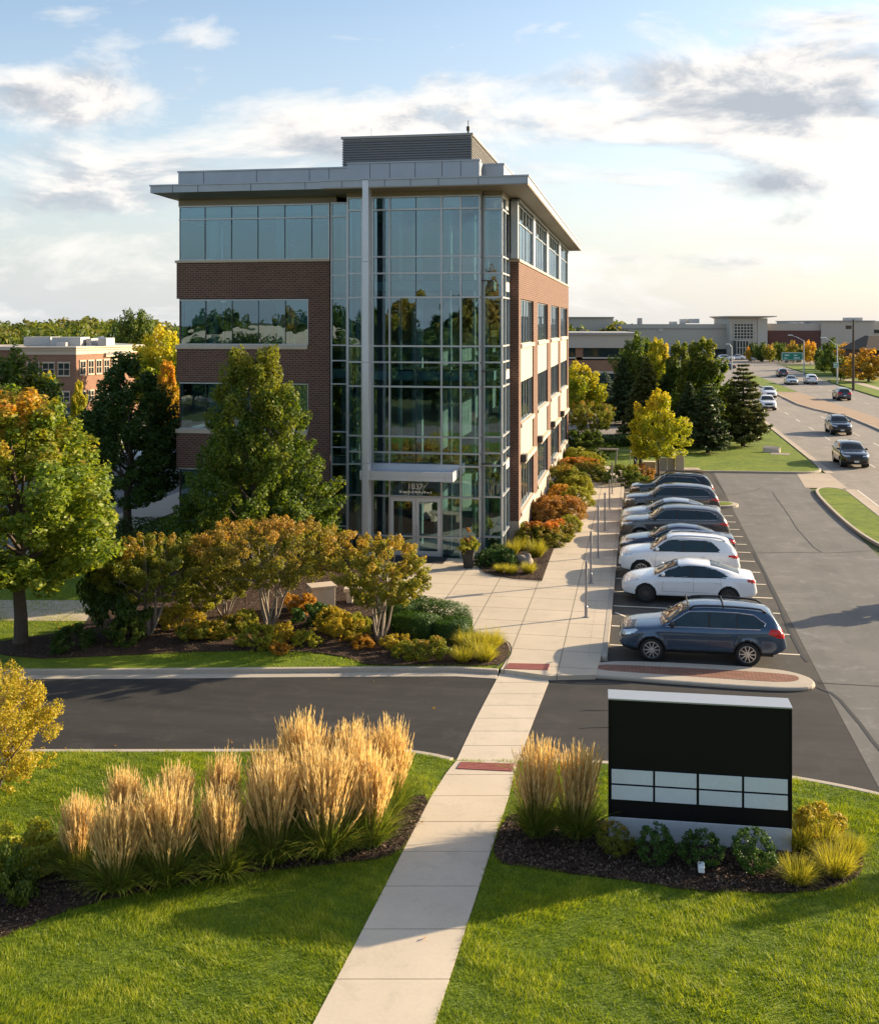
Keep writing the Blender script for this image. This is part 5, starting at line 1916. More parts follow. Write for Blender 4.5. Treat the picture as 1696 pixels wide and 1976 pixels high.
for i, (x, y, ky, mt, s) in enumerate([(-52, -30, 'broad', 'dark', 1.5), (-44, -24, 'broad_c', 'dark', 1.5), (-36, -32, 'broad', 'green', 1.5), (-30, -22, 'broad_c', 'dark', 1.45), (-23, -30, 'broad', 'dark', 1.5), (-17, -20, 'broad_c', 'green', 1.35), (-11, -27, 'broad', 'dark', 1.5), (-4, -18, 'broad_c', 'dark', 1.4), (3, -26, 'broad', 'olive', 1.4), (10, -20, 'broad_c', 'dark', 1.4)]):
    plant('street_tree', 'lower dark tree of the near row mirrored in the second storey glass', 'tree', ky, mt, (x, y, 0), (s * 1.25, s * 1.25, s), i * 1.9, 'near trees mirrored in the glass')
# trees right of the frame that shade the lawn corner and the car park
plant('shade_maple', 'tree standing right of the view whose shadow crosses the lawn corner', 'tree', 'broad_b', 'green', (12.0, 25.0, 0), (.34, .34, .62), .4)
plant('shade_maple', 'small tree right of the view that shades the car park lane', 'tree', 'broad_b', 'green', (11.4, 41.6, 0), (.5, .5, .38), 1.4)


# ------------------------------------------------------------------ lawn blades
def in_poly(x, y, poly):
    inside = np.zeros(len(x), dtype=bool)
    n = len(poly)
    for i in range(n):
        x0, y0 = poly[i][:2]
        x1, y1 = poly[(i + 1) % n][:2]
        c = ((y0 > y) != (y1 > y)) & (x < (x1 - x0) * (y - y0) / (y1 - y0 + 1e-12) + x0)
        inside ^= c
    return inside


def turf(name, seed, poly, holes, n, h, wid, xr, yr):
    rg = np.random.default_rng(seed)
    x = rg.uniform(*xr, n)
    y = rg.uniform(*yr, n)
    ok = in_poly(x, y, poly)
    for hp in holes:
        ok &= ~in_poly(x, y, hp)
    # inside the view only
    d = -x * SY + y * CY
    xc = x * CY + y * SY
    ok &= (d > 13) & (np.abs(xc / np.maximum(d, 1) * F) < 1350)
    x, y = x[ok], y[ok]
    n = len(x)
    cl = .5 + .25 * np.sin(x * 2.3 + 1.7 * np.sin(y * 1.9)) + .25 * np.sin(y * 3.1 + 1.3 * np.sin(x * 2.7)) + .3 * np.sin(x * 7.1 + y * 5.3) * np.sin(y * 8.7 - x * 3.1)
    hh = h * (.42 + .85 * np.clip(cl, 0, 1)) * rg.uniform(.55, 1.5, n)
    wind = 2.1 + 1.2 * np.sin(x * .9) + 1.0 * np.sin(y * 1.3)
    a = wind + rg.normal(size=n) * 1.1
    ln = rg.uniform(.3, 1.1, n) * hh
    tw = rg.uniform(0, np.pi, n)
    p = np.stack([x, y, np.full(n, ZL - .005)], 1)
    wv = np.stack([np.cos(tw), np.sin(tw), np.zeros(n)], 1) * wid * .5
    tip = p + np.stack([np.cos(a) * ln, np.sin(a) * ln, hh], 1)
    V = np.stack([p - wv, p + wv, tip], 1)
    at = np.zeros((n, 3, 3))
    at[:, :, 0] = np.clip(rg.uniform(0, 1, n) * .6 + .45 * cl, 0, 1)[:, None]
    at[:, 2, 1] = 1
    me = mesh_np(name, V.reshape(-1, 3), np.arange(n * 3).reshape(-1, 3), at.reshape(-1, 3))
    o = link(name, me, LEAF['turf'])
    return struct(o, 'stuff')


LEAF['turf'] = mat_leaf('turf_blade', [(.026, .062, .003), (.115, .182, .005), (.24, .31, .010), (.42, .43, .06)], trans=.45, tint=(1.4, 1.35, .5))
mg = [(-.06, 0), (.06, 0)]
wp = [site2(interp(Lw, y) + 1, y, ZL) for y in range(1470, 2140, 40)] + [site2(interp(Rw, y) - 1, y, ZL) for y in range(2130, 1470, -40)]
o = turf('grass', 3, near, [wp, bedB, bedC], 1000000, .062, .013, (-17, 17), (13.0, 27))
o['label'] = 'mown grass of the near lawn either side of the walk'
o['category'] = 'grass'
o = turf('grass', 4, front, [bedA], 200000, .055, .016, (-26, 0), (30, 46))
o['label'] = 'mown grass strip between the drive kerb and the front bed'
o['category'] = 'grass'

# bark chips on the beds
def chips(name, seed, polys, n, z):
    rg = np.random.default_rng(seed)
    P_ = []
    for poly, k in polys:
        xs = [p[0] for p in poly]
        ys_ = [p[1] for p in poly]
        x = rg.uniform(min(xs), max(xs), k)
        y = rg.uniform(min(ys_), max(ys_), k)
        ok = in_poly(x, y, poly)
        P_.append(np.stack([x[ok], y[ok], np.full(ok.sum(), z)], 1))
    P_ = np.concatenate(P_)
    n = len(P_)
    P_[:, 2] += rg.uniform(0, .03, n)
    me = leaf_mesh(name, P_, unit(rg.normal(size=(n, 3)) * .5 + np.array([0, 0, 1.0])), .06, .4, rg, rg.uniform(0, 1, n))
    o = link(name, me, M['chip'])
    return struct(o, 'stuff')


M['chip'] = mat_leaf('bark_chip', [(.02, .011, .008), (.06, .034, .022), (.12, .075, .05), (.24, .17, .12)], trans=.0, rough=.95)
o = chips('bark_chips', 8, [(bedB, 26000), (bedC, 20000), (bedA, 40000), (bedD, 26000)], 0, ZL + .025)
o['label'] = 'loose bark chips scattered over the planting beds'
o['category'] = 'mulch'

# fallen leaves under the maple and serviceberries, on walk and lawn
rgf = np.random.default_rng(44)
fp = []
for (px, py, r, k) in ((57, 1250, 3.0, 400), (520, 1235, 3.0, 500), (735, 1250, 2.0, 300), (290, 1240, 2.6, 400), (400, 1500, 5.0, 60)):
    x, y = site2(px, py, ZL)
    fp.append(np.stack([x + rgf.normal(size=k) * r * .6, y + rgf.normal(size=k) * r * .4, np.full(k, ZL + (.045 if py != 1330 else .02))], 1))
fp = np.concatenate(fp)
yk_ = fp[:, 1]
fp[:, 2] = np.where((yk_ > 22.6) & (yk_ < 32.2), .016, fp[:, 2])
me = leaf_mesh('fallen_leaves', fp, unit(rgf.normal(size=fp.shape) * .35 + np.array([0, 0, 1.0])), .07, .7, rgf, rgf.uniform(0, 1, len(fp)))
o = struct(link('fallen_leaves', me, LEAF['amber']), 'stuff')
o['label'] = 'scattered fallen leaves on the beds, lawn and walk'
o['category'] = 'leaves'
# ------------------------------------------------------------------ cars
def mat_carglass(name, base, rough=.03):
    m = bpy.data.materials.new(name)
    t, N, L = nodes(m)
    p = N.new('ShaderNodeTexCoord').outputs['Object']
    nz = noise(N, L, p, 2.5, 3)
    col = mixc(N, L, nz, [c * .6 for c in base], [c * 1.5 for c in base])
    out(N, L, principled(N, L, col, rough, 0, .55, 0))
    return m


M['cglass'] = mat_carglass('tinted_car_glass', (.014, .034, .042))
M['cscreen'] = mat_carglass('windscreen_glass', (.035, .04, .038))
M['tyre'] = mat_plain('tyre_rubber', (.014, .014, .015), .8, fine=1, scale=12)
M['rim'] = mat_plain('alloy_rim', (.62, .62, .63), .3, .8, fine=1, scale=8)
M['rim_dark'] = mat_plain('dark_alloy_rim', (.10, .10, .105), .35, .7, fine=1, scale=8)
M['trim'] = mat_plain('black_trim', (.018, .018, .019), .55, fine=1)
M['chrome'] = mat_plain('bright_trim', (.72, .72, .73), .18, .9, fine=1)
M['lens'] = mat_plain('clear_lamp', (.70, .72, .75), .12, .4, fine=1, scale=20, var=.4)
M['red'] = mat_plain('red_lamp', (.58, .012, .012), .15, 0, fine=1, scale=14, var=.3)
M['plate'] = mat_plain('licence_plate', (.62, .63, .64), .5, fine=1)
PAINT = {
    'slate': mat_paint('slate_blue_paint', (.045, .082, .140), .5, .25),
    'white': mat_paint('white_paint_car', (.80, .80, .81), 0, .25),
    'navy': mat_paint('navy_paint', (.012, .020, .045), .35, .2),
    'grey': mat_paint('warm_grey_paint', (.10, .098, .10), .55, .28),
    'silver': mat_paint('silver_paint', (.45, .46, .47), .7, .3),
    'graphite': mat_paint('graphite_paint', (.06, .066, .075), .5, .26),
    'black': mat_paint('black_paint', (.010, .011, .015), .2, .18),
}


def pchip(xs, ys):
    xs, ys = np.array(xs, float), np.array(ys, float)
    h = np.diff(xs)
    d = np.diff(ys) / h
    m = np.zeros_like(ys)
    m[1:-1] = np.where(d[:-1] * d[1:] > 0, 2 * d[:-1] * d[1:] / (d[:-1] + d[1:] + 1e-12), 0)
    m[0], m[-1] = d[0], d[-1]

    def f(x):
        x = np.clip(x, xs[0], xs[-1])
        i = np.clip(np.searchsorted(xs, x) - 1, 0, len(h) - 1)
        t = (x - xs[i]) / h[i]
        return ((1 + 2 * t) * (1 - t) ** 2 * ys[i] + t * (1 - t) ** 2 * h[i] * m[i] + t * t * (3 - 2 * t) * ys[i + 1] + t * t * (t - 1) * h[i] * m[i + 1])
    return f


def T(*a):
    return [p[0] for p in a], [p[1] for p in a]


# styles: L length, W half width, profiles over u = 0 (nose) .. 1 (tail); z in metres
ST = {}
ST['wagon'] = dict(
    L=4.83, W=.925, zt=T((0, .66), (.008, .80), (.03, .92), (.10, 1.00), (.22, 1.07), (.255, 1.10), (.40, 1.54), (.46, 1.62), (.56, 1.65), (.76, 1.625), (.885, 1.55), (.91, 1.50), (.962, 1.13), (.978, 1.00), (.992, .80), (1, .62)),
    zs=T((0, .62), (.03, .80), (.10, .90), (.26, 1.00), (.5, 1.01), (.8, 1.06), (.93, 1.08), (.97, .98), (1, .6)),
    zb=T((0, .44), (.02, .32), (.10, .25), (.5, .25), (.9, .28), (.97, .38), (1, .48)),
    w=T((0, .58), (.015, .70), (.05, .83), (.12, .905), (.3, .925), (.7, .925), (.88, .90), (.96, .83), (.99, .74), (1, .64)),
    wt=T((0, .46), (.04, .66), (.2, .78), (.255, .78), (.40, .64), (.56, .65), (.8, .62), (.91, .58), (.965, .68), (1, .5)),
    axles=(.195, .763), wr=.345, screen=(.262, .405), rear=(.915, .960),
    win=[[(.285, 1.06), (.40, 1.40), (.425, 1.46), (.53, 1.49), (.53, 1.06)], [(.545, 1.06), (.545, 1.49), (.70, 1.485), (.70, 1.075)], [(.712, 1.08), (.712, 1.48), (.80, 1.44), (.875, 1.22), (.86, 1.13), (.83, 1.09)]],
    head=[(.004, .76), (.012, .84), (.10, .93), (.115, .90), (.07, .79), (.02, .72)], tail=[(.885, .97), (.90, 1.09), (.97, 1.07), (.997, .98), (.992, .83), (.94, .85)],
    clad=.40, grille=(.56, .80, .46), doors=(.30, .54, .72), rails=True, mir=.315, hz=.90)
ST['suv'] = dict(ST['wagon'], L=4.66, zt=T((0, .70), (.008, .86), (.03, .97), (.10, 1.06), (.23, 1.13), (.265, 1.16), (.385, 1.56), (.45, 1.65), (.56, 1.685), (.76, 1.655), (.88, 1.57), (.91, 1.50), (.965, 1.16), (.98, 1.02), (.992, .82), (1, .64)),
                 zs=T((0, .64), (.03, .84), (.10, .95), (.26, 1.05), (.5, 1.07), (.8, 1.13), (.93, 1.13), (.97, 1.0), (1, .62)), axles=(.19, .775),
                 win=[[(.29, 1.11), (.385, 1.41), (.42, 1.50), (.525, 1.53), (.525, 1.11)], [(.54, 1.11), (.54, 1.53), (.70, 1.515), (.70, 1.14)], [(.712, 1.145), (.712, 1.51), (.76, 1.48), (.835, 1.22), (.82, 1.16)]],
                 head=[(.006, .83), (.012, .89), (.115, .97), (.12, .945), (.07, .86), (.02, .80)], tail=[(.895, .99), (.91, 1.06), (.975, 1.04), (.992, .97), (.985, .90), (.945, .92)],
                 grille=(.62, .84, .44), clad=.34, rails=True, mir=.32, hz=.95)
ST['suv3'] = dict(ST['suv'], L=4.92, W=.96, axles=(.19, .77),
                  win=[[(.29, 1.11), (.385, 1.41), (.42, 1.50), (.515, 1.54), (.515, 1.11)], [(.53, 1.11), (.53, 1.54), (.70, 1.53), (.70, 1.14)], [(.712, 1.145), (.712, 1.525), (.82, 1.49), (.885, 1.33), (.89, 1.22), (.87, 1.17)]],
                  w=T((0, .60), (.015, .72), (.05, .86), (.12, .94), (.3, .96), (.7, .96), (.88, .935), (.96, .86), (.99, .76), (1, .66)),
                  wt=T((0, .48), (.04, .68), (.2, .80), (.255, .80), (.40, .67), (.56, .68), (.8, .65), (.91, .61), (.965, .7), (1, .5)), rails=False)
ST['fastback'] = dict(
    L=4.72, W=.92, zt=T((0, .56), (.008, .66), (.03, .75), (.10, .86), (.20, .95), (.235, .985), (.36, 1.27), (.43, 1.39), (.52, 1.44), (.64, 1.40), (.78, 1.25), (.88, 1.10), (.955, 1.03), (.978, 1.0), (.99, .82), (1, .58)),
    zs=T((0, .52), (.03, .68), (.10, .79), (.25, .89), (.5, .93), (.78, .98), (.93, .98), (.975, .93), (1, .56)),
    zb=T((0, .34), (.02, .24), (.10, .19), (.5, .18), (.9, .22), (.97, .30), (1, .40)),
    w=T((0, .52), (.015, .66), (.05, .82), (.12, .90), (.3, .92), (.7, .92), (.88, .91), (.96, .84), (.99, .75), (1, .64)),
    wt=T((0, .42), (.04, .62), (.2, .76), (.235, .77), (.38, .62), (.52, .60), (.7, .58), (.85, .60), (.93, .68), (.975, .70), (1, .5)),
    axles=(.178, .79), wr=.335, screen=(.245, .425), rear=(.66, .875),
    win=[[(.275, .955), (.36, 1.17), (.425, 1.28), (.515, 1.315), (.515, .965)], [(.53, .965), (.53, 1.315), (.62, 1.29), (.70, 1.20), (.79, 1.03), (.76, 1.0)]],
    head=[(.012, .70), (.03, .735), (.125, .835), (.13, .815), (.07, .73), (.03, .68)], tail=[(.92, .90), (.93, .955), (.975, .955), (.992, .90), (.985, .83), (.96, .83)],
    clad=0, grille=(.26, .36, .55), doors=(.30, .53, .745), rails=False, mir=.305, hz=.83)
ST['sedan'] = dict(ST['fastback'], L=4.85, rear=(.67, .84), zt=T((0, .60), (.008, .70), (.03, .79), (.10, .89), (.21, .98), (.25, 1.01), (.37, 1.30), (.44, 1.42), (.53, 1.47), (.66, 1.43), (.78, 1.27), (.845, 1.13), (.955, 1.07), (.978, 1.02), (.99, .84), (1, .60)),
                   win=[[(.29, .985), (.37, 1.19), (.43, 1.30), (.525, 1.345), (.525, .99)], [(.54, .99), (.54, 1.345), (.65, 1.32), (.73, 1.21), (.80, 1.07), (.77, 1.02)]],
                   head=[(.006, .70), (.012, .76), (.12, .86), (.125, .835), (.07, .73), (.02, .66)], tail=[(.905, .90), (.92, .99), (.97, .99), (.992, .93), (.985, .84), (.95, .85)], grille=(.46, .68, .45))
MESHES = {}


def in_poly_np(x, y, poly):
    return in_poly(x, y, poly)


def car_shell(kind):
    """loft the shell, then sort its faces into body, glass, lamps, grille and trim"""
    s = ST[kind]
    nu = 230
    u = np.concatenate([np.linspace(0, .06, 26)[:-1], np.linspace(.06, .90, nu - 60), np.linspace(.90, 1, 36)[1:]])
    nu = len(u)
    f = {k: pchip(*s[k])(u) for k in ('zt', 'zs', 'zb', 'w', 'wt')}
    wmul = s['W'] / max(s['w'][1])
    w, wt = f['w'] * wmul, f['wt'] * wmul
    zt, zs, zb = f['zt'], np.minimum(f['zs'], f['zt'] - .02), f['zb']
    gh = np.clip((zt - zs - .10) / .3, 0, 1)
    crown_ = .045 + .035 * gh
    zr = zt - crown_
    zr = np.maximum(zr, zs + .005)
    # control polyline of half a section
    cp_ = [(0 * w, zb), (.80 * w, zb), (.955 * w, zb + .07), (.985 * w, zb + .3 * (zs - zb)), (1.0 * w, zb + .62 * (zs - zb)), (.992 * w, zb + .84 * (zs - zb)), (.955 * w, zs),
           (.955 * w * .45 + wt * .55, zs + (zr - zs) * .52), (wt, zr), (wt * .86, zr + crown_ * .42), (wt * .5, zt - crown_ * .18), (0 * w, zt)]
    seg = [3, 3, 4, 6, 5, 3, 9, 9, 3, 4, 5]
    Y, Z, J = [], [], []
    for i, n in enumerate(seg):
        for k in range(n):
            t = k / n
            Y.append(cp_[i][0] * (1 - t) + cp_[i + 1][0] * t)
            Z.append(cp_[i][1] * (1 - t) + cp_[i + 1][1] * t)
            J.append(i)
    Y.append(cp_[-1][0])
    Z.append(cp_[-1][1])
    Y, Z = np.array(Y), np.array(Z)     # (nv, nu)
    J = np.array(J)
    for _ in range(3):
        Y[1:-1] = .5 * Y[1:-1] + .25 * (Y[:-2] + Y[2:])
        Z[1:-1] = .5 * Z[1:-1] + .25 * (Z[:-2] + Z[2:])
    # wheel arch flare
    x = (u - .5) * s['L']
    X = np.tile(x, (len(Y), 1))
    for ua in s['axles']:
        ax = (ua - .5) * s['L']
        dd = np.sqrt((X - ax) ** 2 + (Z - s['wr']) ** 2)
        Y += (Y > .5 * s['W']) * .022 * np.exp(-((dd - s['wr'] - .06) / .07) ** 2)
    nv = len(Y)
    V1 = np.stack([X, -Y, Z], 2).reshape(-1, 3)
    V2 = np.stack([X, Y, Z], 2).reshape(-1, 3)
    a = np.arange(nv - 1)[:, None] * nu + np.arange(nu - 1)[None, :]
    q1 = np.stack([a, a + 1, a + nu + 1, a + nu], 2).reshape(-1, 4)
    off = nv * nu
    q2 = np.stack([a + off, a + nu + off, a + nu + 1 + off, a + 1 + off], 2).reshape(-1, 4)
    V = np.concatenate([V1, V2])
    Q = np.concatenate([q1, q2])
    # end caps
    for iu, fl in ((0, 0), (nu - 1, 1)):
        r1 = np.arange(nv) * nu + iu
        r2 = r1 + off
        qq = np.stack([r1[:-1], r1[1:], r2[1:], r2[:-1]], 1)
        Q = np.concatenate([Q, qq[:, ::-1] if fl else qq])
    segj = np.concatenate([np.repeat(J, nu - 1), np.repeat(J, nu - 1), np.full(2 * (nv - 1), 99)])
    C = V[Q].mean(1)
    uu = C[:, 0] / s['L'] + .5
    ay = np.abs(C[:, 1])
    z = C[:, 2]
    cls = np.zeros(len(Q), int)                    # 0 body
    side = (segj >= 5) & (segj <= 8)
    for i, poly in enumerate(s['win']):
        cls[side & in_poly_np(uu, z, poly)] = 10 + i
    for wa, wb2 in zip(s['win'][:-1], s['win'][1:]):
        xa, xb = max(p[0] for p in wa), min(p[0] for p in wb2)
        lo_, hi_ = wa[-1][1], max(p[1] for p in wa) - .004
        cls[side & (cls == 0) & (uu > xa - .004) & (uu < xb + .004) & (z > lo_) & (z < hi_)] = 5
    top = (segj >= 8) & (segj <= 10)
    ztf = pchip(*s['zt'])
    wtf = pchip(s['wt'][0], [v * wmul for v in s['wt'][1]])
    fr_ = (uu > s['screen'][0]) & (uu < s['screen'][1]) & top & (ay < wtf(uu) * .93)
    cls[fr_] = 1
    rr_ = (uu > s['rear'][0]) & (uu < s['rear'][1]) & top & (ay < wtf(uu) * .86)
    cls[rr_] = 2
    if s['clad']:
        cls[(z < s['clad']) & (segj < 7)] = 5
        for ua in s['axles']:
            dd = np.sqrt((C[:, 0] - (ua - .5) * s['L']) ** 2 + (z - s['wr']) ** 2)
            cls[(dd < s['wr'] + .085) & (segj >= 2) & (segj <= 5)] = 5
    cls[(z < .30) & (segj < 3)] = 5
    g0, g1, gw = s['grille']
    cls[((segj == 99) | (uu < .03)) & (uu < .5) & (z > g0) & (z < g1) & (ay < gw)] = 6
    cls[((segj == 99) | (uu < .02)) & (uu < .5) & (z < .50) & (ay < .75) & (s['clad'] > 0)] = 5
    hd = in_poly_np(uu, z, s['head']) & (ay > .42)
    cls[hd & (C[:, 1] < 0)] = 3
    cls[hd & (C[:, 1] > 0)] = 4
    tl = in_poly_np(uu, z, s['tail']) & (ay > .36)
    cls[tl & (C[:, 1] < 0)] = 7
    cls[tl & (C[:, 1] > 0)] = 8
    for ua in s['axles']:
        dd = np.sqrt((C[:, 0] - (ua - .5) * s['L']) ** 2 + (z - s['wr']) ** 2)
        cls[(dd < s['wr'] + .045) & (ay > .55 * s['W']) & (segj < 6)] = -1
    return V, Q, cls, (X, Y, Z, u)


def submesh(name, V, Q):
    ids, inv = np.unique(Q, return_inverse=True)
    return mesh_np(name, V[ids], inv.reshape(Q.shape), None, True)


def wheel_meshes(wr, spokes=10):
    rot = Matrix.Rotation(R(90), 4, 'X')
    ty = MB()
    wd = .112
    prof = [(wr * .66, -wd * .8), (wr * .80, -wd), (wr * .955, -wd * .92), (wr, -wd * .6), (wr, wd * .6), (wr * .955, wd * .92), (wr * .80, wd), (wr * .66, wd * .8)]
    ty.lathe(prof, 40, rot)
    ri = MB()
    ri.lathe([(wr * .70, -.06), (wr * .70, .098), (wr * .655, .100), (wr * .64, .04), (wr * .1, .03)], 40, rot)
    for i in range(spokes):
        a = 2 * math.pi * i / spokes
        m_ = rot @ Matrix.Rotation(a, 4, 'Z')
        p = [(.04, -.022, .05), (wr * .66, -.016, .07), (wr * .66, .016, .07), (.04, .022, .05), (.04, -.02, .092), (wr * .66, -.012, .098), (wr * .66, .012, .098), (.04, .02, .092)]
        ri.hexa([m_ @ Vector(v) for v in p])
    hubm = MB()
    hubm.lathe([(.05, .05), (.05, .10), (.02, .105)], 16, rot)
    ri.add(hubm.v, hubm.f)
    dk = MB()
    dk.lathe([(wr * .64, .0), (wr * .64, .042), (.02, .045)], 30, rot)
    return ty.mesh('tyre'), ri.mesh('rim'), dk.mesh('brake')


def car_parts(kind):
    if kind in MESHES:
        return MESHES[kind]
    s = ST[kind]
    V, Q, cls, (X, Y, Z, u) = car_shell(kind)
    P_ = {}
    P_['body'] = submesh('body', V, Q[cls == 0])
    P_['windscreen'] = submesh('windscreen', V, Q[cls == 1])
    P_['rear_window'] = submesh('rear_window', V, Q[cls == 2])
    P_['headlight'] = [submesh('headlight', V, Q[cls == c]) for c in (3, 4)]
    P_['taillight'] = [submesh('taillight', V, Q[cls == c]) for c in (7, 8)]
    P_['trim'] = submesh('lower_trim', V, Q[cls == 5]) if (cls == 5).any() else None
    P_['grille'] = submesh('grille', V, Q[cls == 6]) if (cls == 6).any() else None
    C = V[Q].mean(1)
    P_['side_window'] = []
    for i in range(len(s['win'])):
        for sg in (-1, 1):
            k = (cls == 10 + i) & (C[:, 1] * sg > 0)
            P_['side_window'].append(submesh('side_window', V, Q[k]))
    # point on the flank
    def flank(uq, zq, sg, o=0.0):
        iu = int(np.argmin(np.abs(u - uq)))
        col = Z[:, iu]
        k0 = 8
        k = k0 + int(np.argmin(np.abs(col[k0:-8] - zq)))
        return (X[0, iu], sg * (Y[k, iu] + o), zq)
    seams = []
    for sg in (-1, 1):
        m_ = MB()
        for uq in s['doors']:
            zs_ = np.linspace(.42, s['win'][0][0][1] - .02, 7)
            lean = .012 if uq == s['doors'][0] else (-.02 if uq == s['doors'][-1] else 0)
            m_.tube([flank(uq + lean * ((z - .4) / .6), z, sg, -.001) for z in zs_], .0045, 5)
        m_.tube([flank(uq, .44, sg, -.001) for uq in np.linspace(s['doors'][0], s['doors'][-1] - .03, 14)], .004, 5)
        seams.append(m_.mesh('door_seam'))
    P_['seam'] = seams
    tr = []
    for sg in (-1, 1):
        m_ = MB()
        lo = s['win'][0][0]
        hi = s['win'][-1][-1]
        pts_ = [flank(a_, lo[1] - .015 + (hi[1] - lo[1]) * (a_ - lo[0]) / (hi[0] - lo[0]), sg, .004) for a_ in np.linspace(lo[0] - .005, hi[0] + .01, 16)]
        m_.tube(pts_, .013, 6)
        over = [s['win'][0][0]] + s['win'][0][1:3] + [s['win'][0][3]] + ([s['win'][1][2]] if len(s['win']) > 2 else []) + s['win'][-1][1:-1]
        q = []
        for (a_, z_), (b_, y_) in zip(over[:-1], over[1:]):
            for t in (0, .25, .5, .75):
                q.append(flank(a_ * (1 - t) + b_ * t, z_ * (1 - t) + y_ * t + .012, sg, .003))
        m_.tube(q, .012, 6)
        tr.append(m_.mesh('window_trim'))
    P_['wtrim'] = tr
    hs_, ms_, = [], []
    for sg in (-1, 1):
        for uq in (s['doors'][1] - .035, s['doors'][2] - .035):
            p = flank(uq, s['hz'] - .02, sg, 0)
            m_ = MB()
            m_.tube([(p[0] - .10, p[1] - sg * .005, p[2]), (p[0] - .08, p[1] + sg * .025, p[2] + .004), (p[0] + .08, p[1] + sg * .025, p[2] + .006), (p[0] + .10, p[1] - sg * .005, p[2] + .006)], [.012, .015, .015, .012], 8)
            hs_.append(m_.mesh('door_handle'))
        p = flank(s['mir'], s['win'][0][0][1] + .06, sg, 0)
        m_ = MB()
        m_.blob((p[0] + .02, p[1] + sg * .13, p[2] + .02), (.075, .12, .075), 1, 8, 0)
        m_.tube([(p[0], p[1] - sg * .03, p[2] - .05), (p[0] + .01, p[1] + sg * .07, p[2] - .01)], .03, 6)
        ms_.append(m_.mesh('wing_mirror'))
    P_['handle'], P_['mirror'] = hs_, ms_
    if s['rails']:
        P_['rail'] = []
        wf = pchip(s['wt'][0], [v * s['W'] / max(s['w'][1]) for v in s['wt'][1]])
        zf = pchip(*s['zt'])
        for sg in (-1, 1):
            m_ = MB()
            q = [((a_ - .5) * s['L'], sg * float(wf(a_)) * .93, float(zf(a_)) - .055 + (.06 if .44 < a_ < .86 else 0)) for a_ in (.42, .45, .5, .6, .7, .8, .85, .88)]
            m_.tube(q, .03, 8)
            P_['rail'].append(m_.mesh('roof_rail'))
    we = MB()
    for ua in s['axles']:
        for sg in (-1, 1):
            ax = (ua - .5) * s['L']
            m4 = Matrix.Translation((ax, sg * s['W'] * .67, s['wr'])) @ Matrix.Rotation(R(90), 4, 'X')
            we.lathe([(s['wr'] + .06, -.13), (s['wr'] + .06, .13)], 28, m4)
    we.box(-s['L'] * .42, s['L'] * .42, -s['W'] * .7, s['W'] * .7, .24, .42)
    P_['well'] = we.mesh('underbody')
    pl_ = MB()
    pl_.box(-s['L'] / 2 - .02, -s['L'] / 2 + .01, -.16, .16, .42, .55)
    P_['plate_f'] = pl_.mesh('licence_plate')
    pl_ = MB()
    pl_.box(s['L'] / 2 - .02, s['L'] / 2 + .012, -.16, .16, .62, .75)
    P_['plate_r'] = pl_.mesh('licence_plate')
    P_['wheel'] = wheel_meshes(s['wr'], 10 if kind != 'fastback' else 14)
    MESHES[kind] = P_
    return P_


def car(kind, paint, label, cat, x, y, rz=0.0, group=None, rim='rim', extras=None, name='parked_car', z=.0, far=False):
    s, P_ = ST[kind], car_parts(kind)
    t = thing(name, label, cat, (x, y, z + .004), rz, group)
    link('body', P_['body'], PAINT[paint], t)
    link('windscreen', P_['windscreen'], M['cscreen'], t)
    link('rear_window', P_['rear_window'], M['cscreen'], t)
    for m_ in P_['side_window']:
        link('side_window', m_, M['cglass'], t)
    for m_ in P_['headlight']:
        link('headlight', m_, M['lens'], t)
    for m_ in P_['taillight']:
        link('taillight', m_, M['red'], t)
    if P_['trim']:
        link('lower_trim', P_['trim'], M['trim'], t)
    if P_['grille']:
        link('grille', P_['grille'], M['trim'], t)
    link('underbody', P_['well'], M['trim'], t)
    for i, ua in enumerate(s['axles']):
        for sg in (-1, 1):
            w = bpy.data.objects.new('wheel', None)
            COL.objects.link(w)
            w.parent = t
            w.location = ((ua - .5) * s['L'], sg * (s['W'] - .125), s['wr'])
            w.rotation_euler = (0, 0, 0 if sg < 0 else math.pi)
            a, b_, c_ = P_['wheel']
            link('tyre', a, M['tyre'], w, True)
            link('rim', b_, M[rim], w)
            link('brake', c_, M['trim'], w)
    for m_ in P_['mirror']:
        link('wing_mirror', m_, PAINT[paint] if kind == 'fastback' or paint == 'white' else M['trim'], t, True)
    link('licence_plate', P_['plate_f'], M['plate'], t)
    link('licence_plate', P_['plate_r'], M['plate'], t)
    if far:
        return t
    for m_ in P_['seam']:
        link('door_seam', m_, M['trim'], t)
    for m_ in P_['wtrim']:
        link('window_trim', m_, M['chrome'] if paint in ('slate', 'graphite', 'black', 'navy', 'grey') else M['trim'], t)
    for m_ in P_['handle']:
        link('door_handle', m_, PAINT[paint] if paint != 'grey' else M['chrome'], t)
    if 'rail' in P_:
        for m_ in P_['rail']:
            link('roof_rail', m_, M['trim'] if paint != 'white' else M['chrome'], t)
    return t


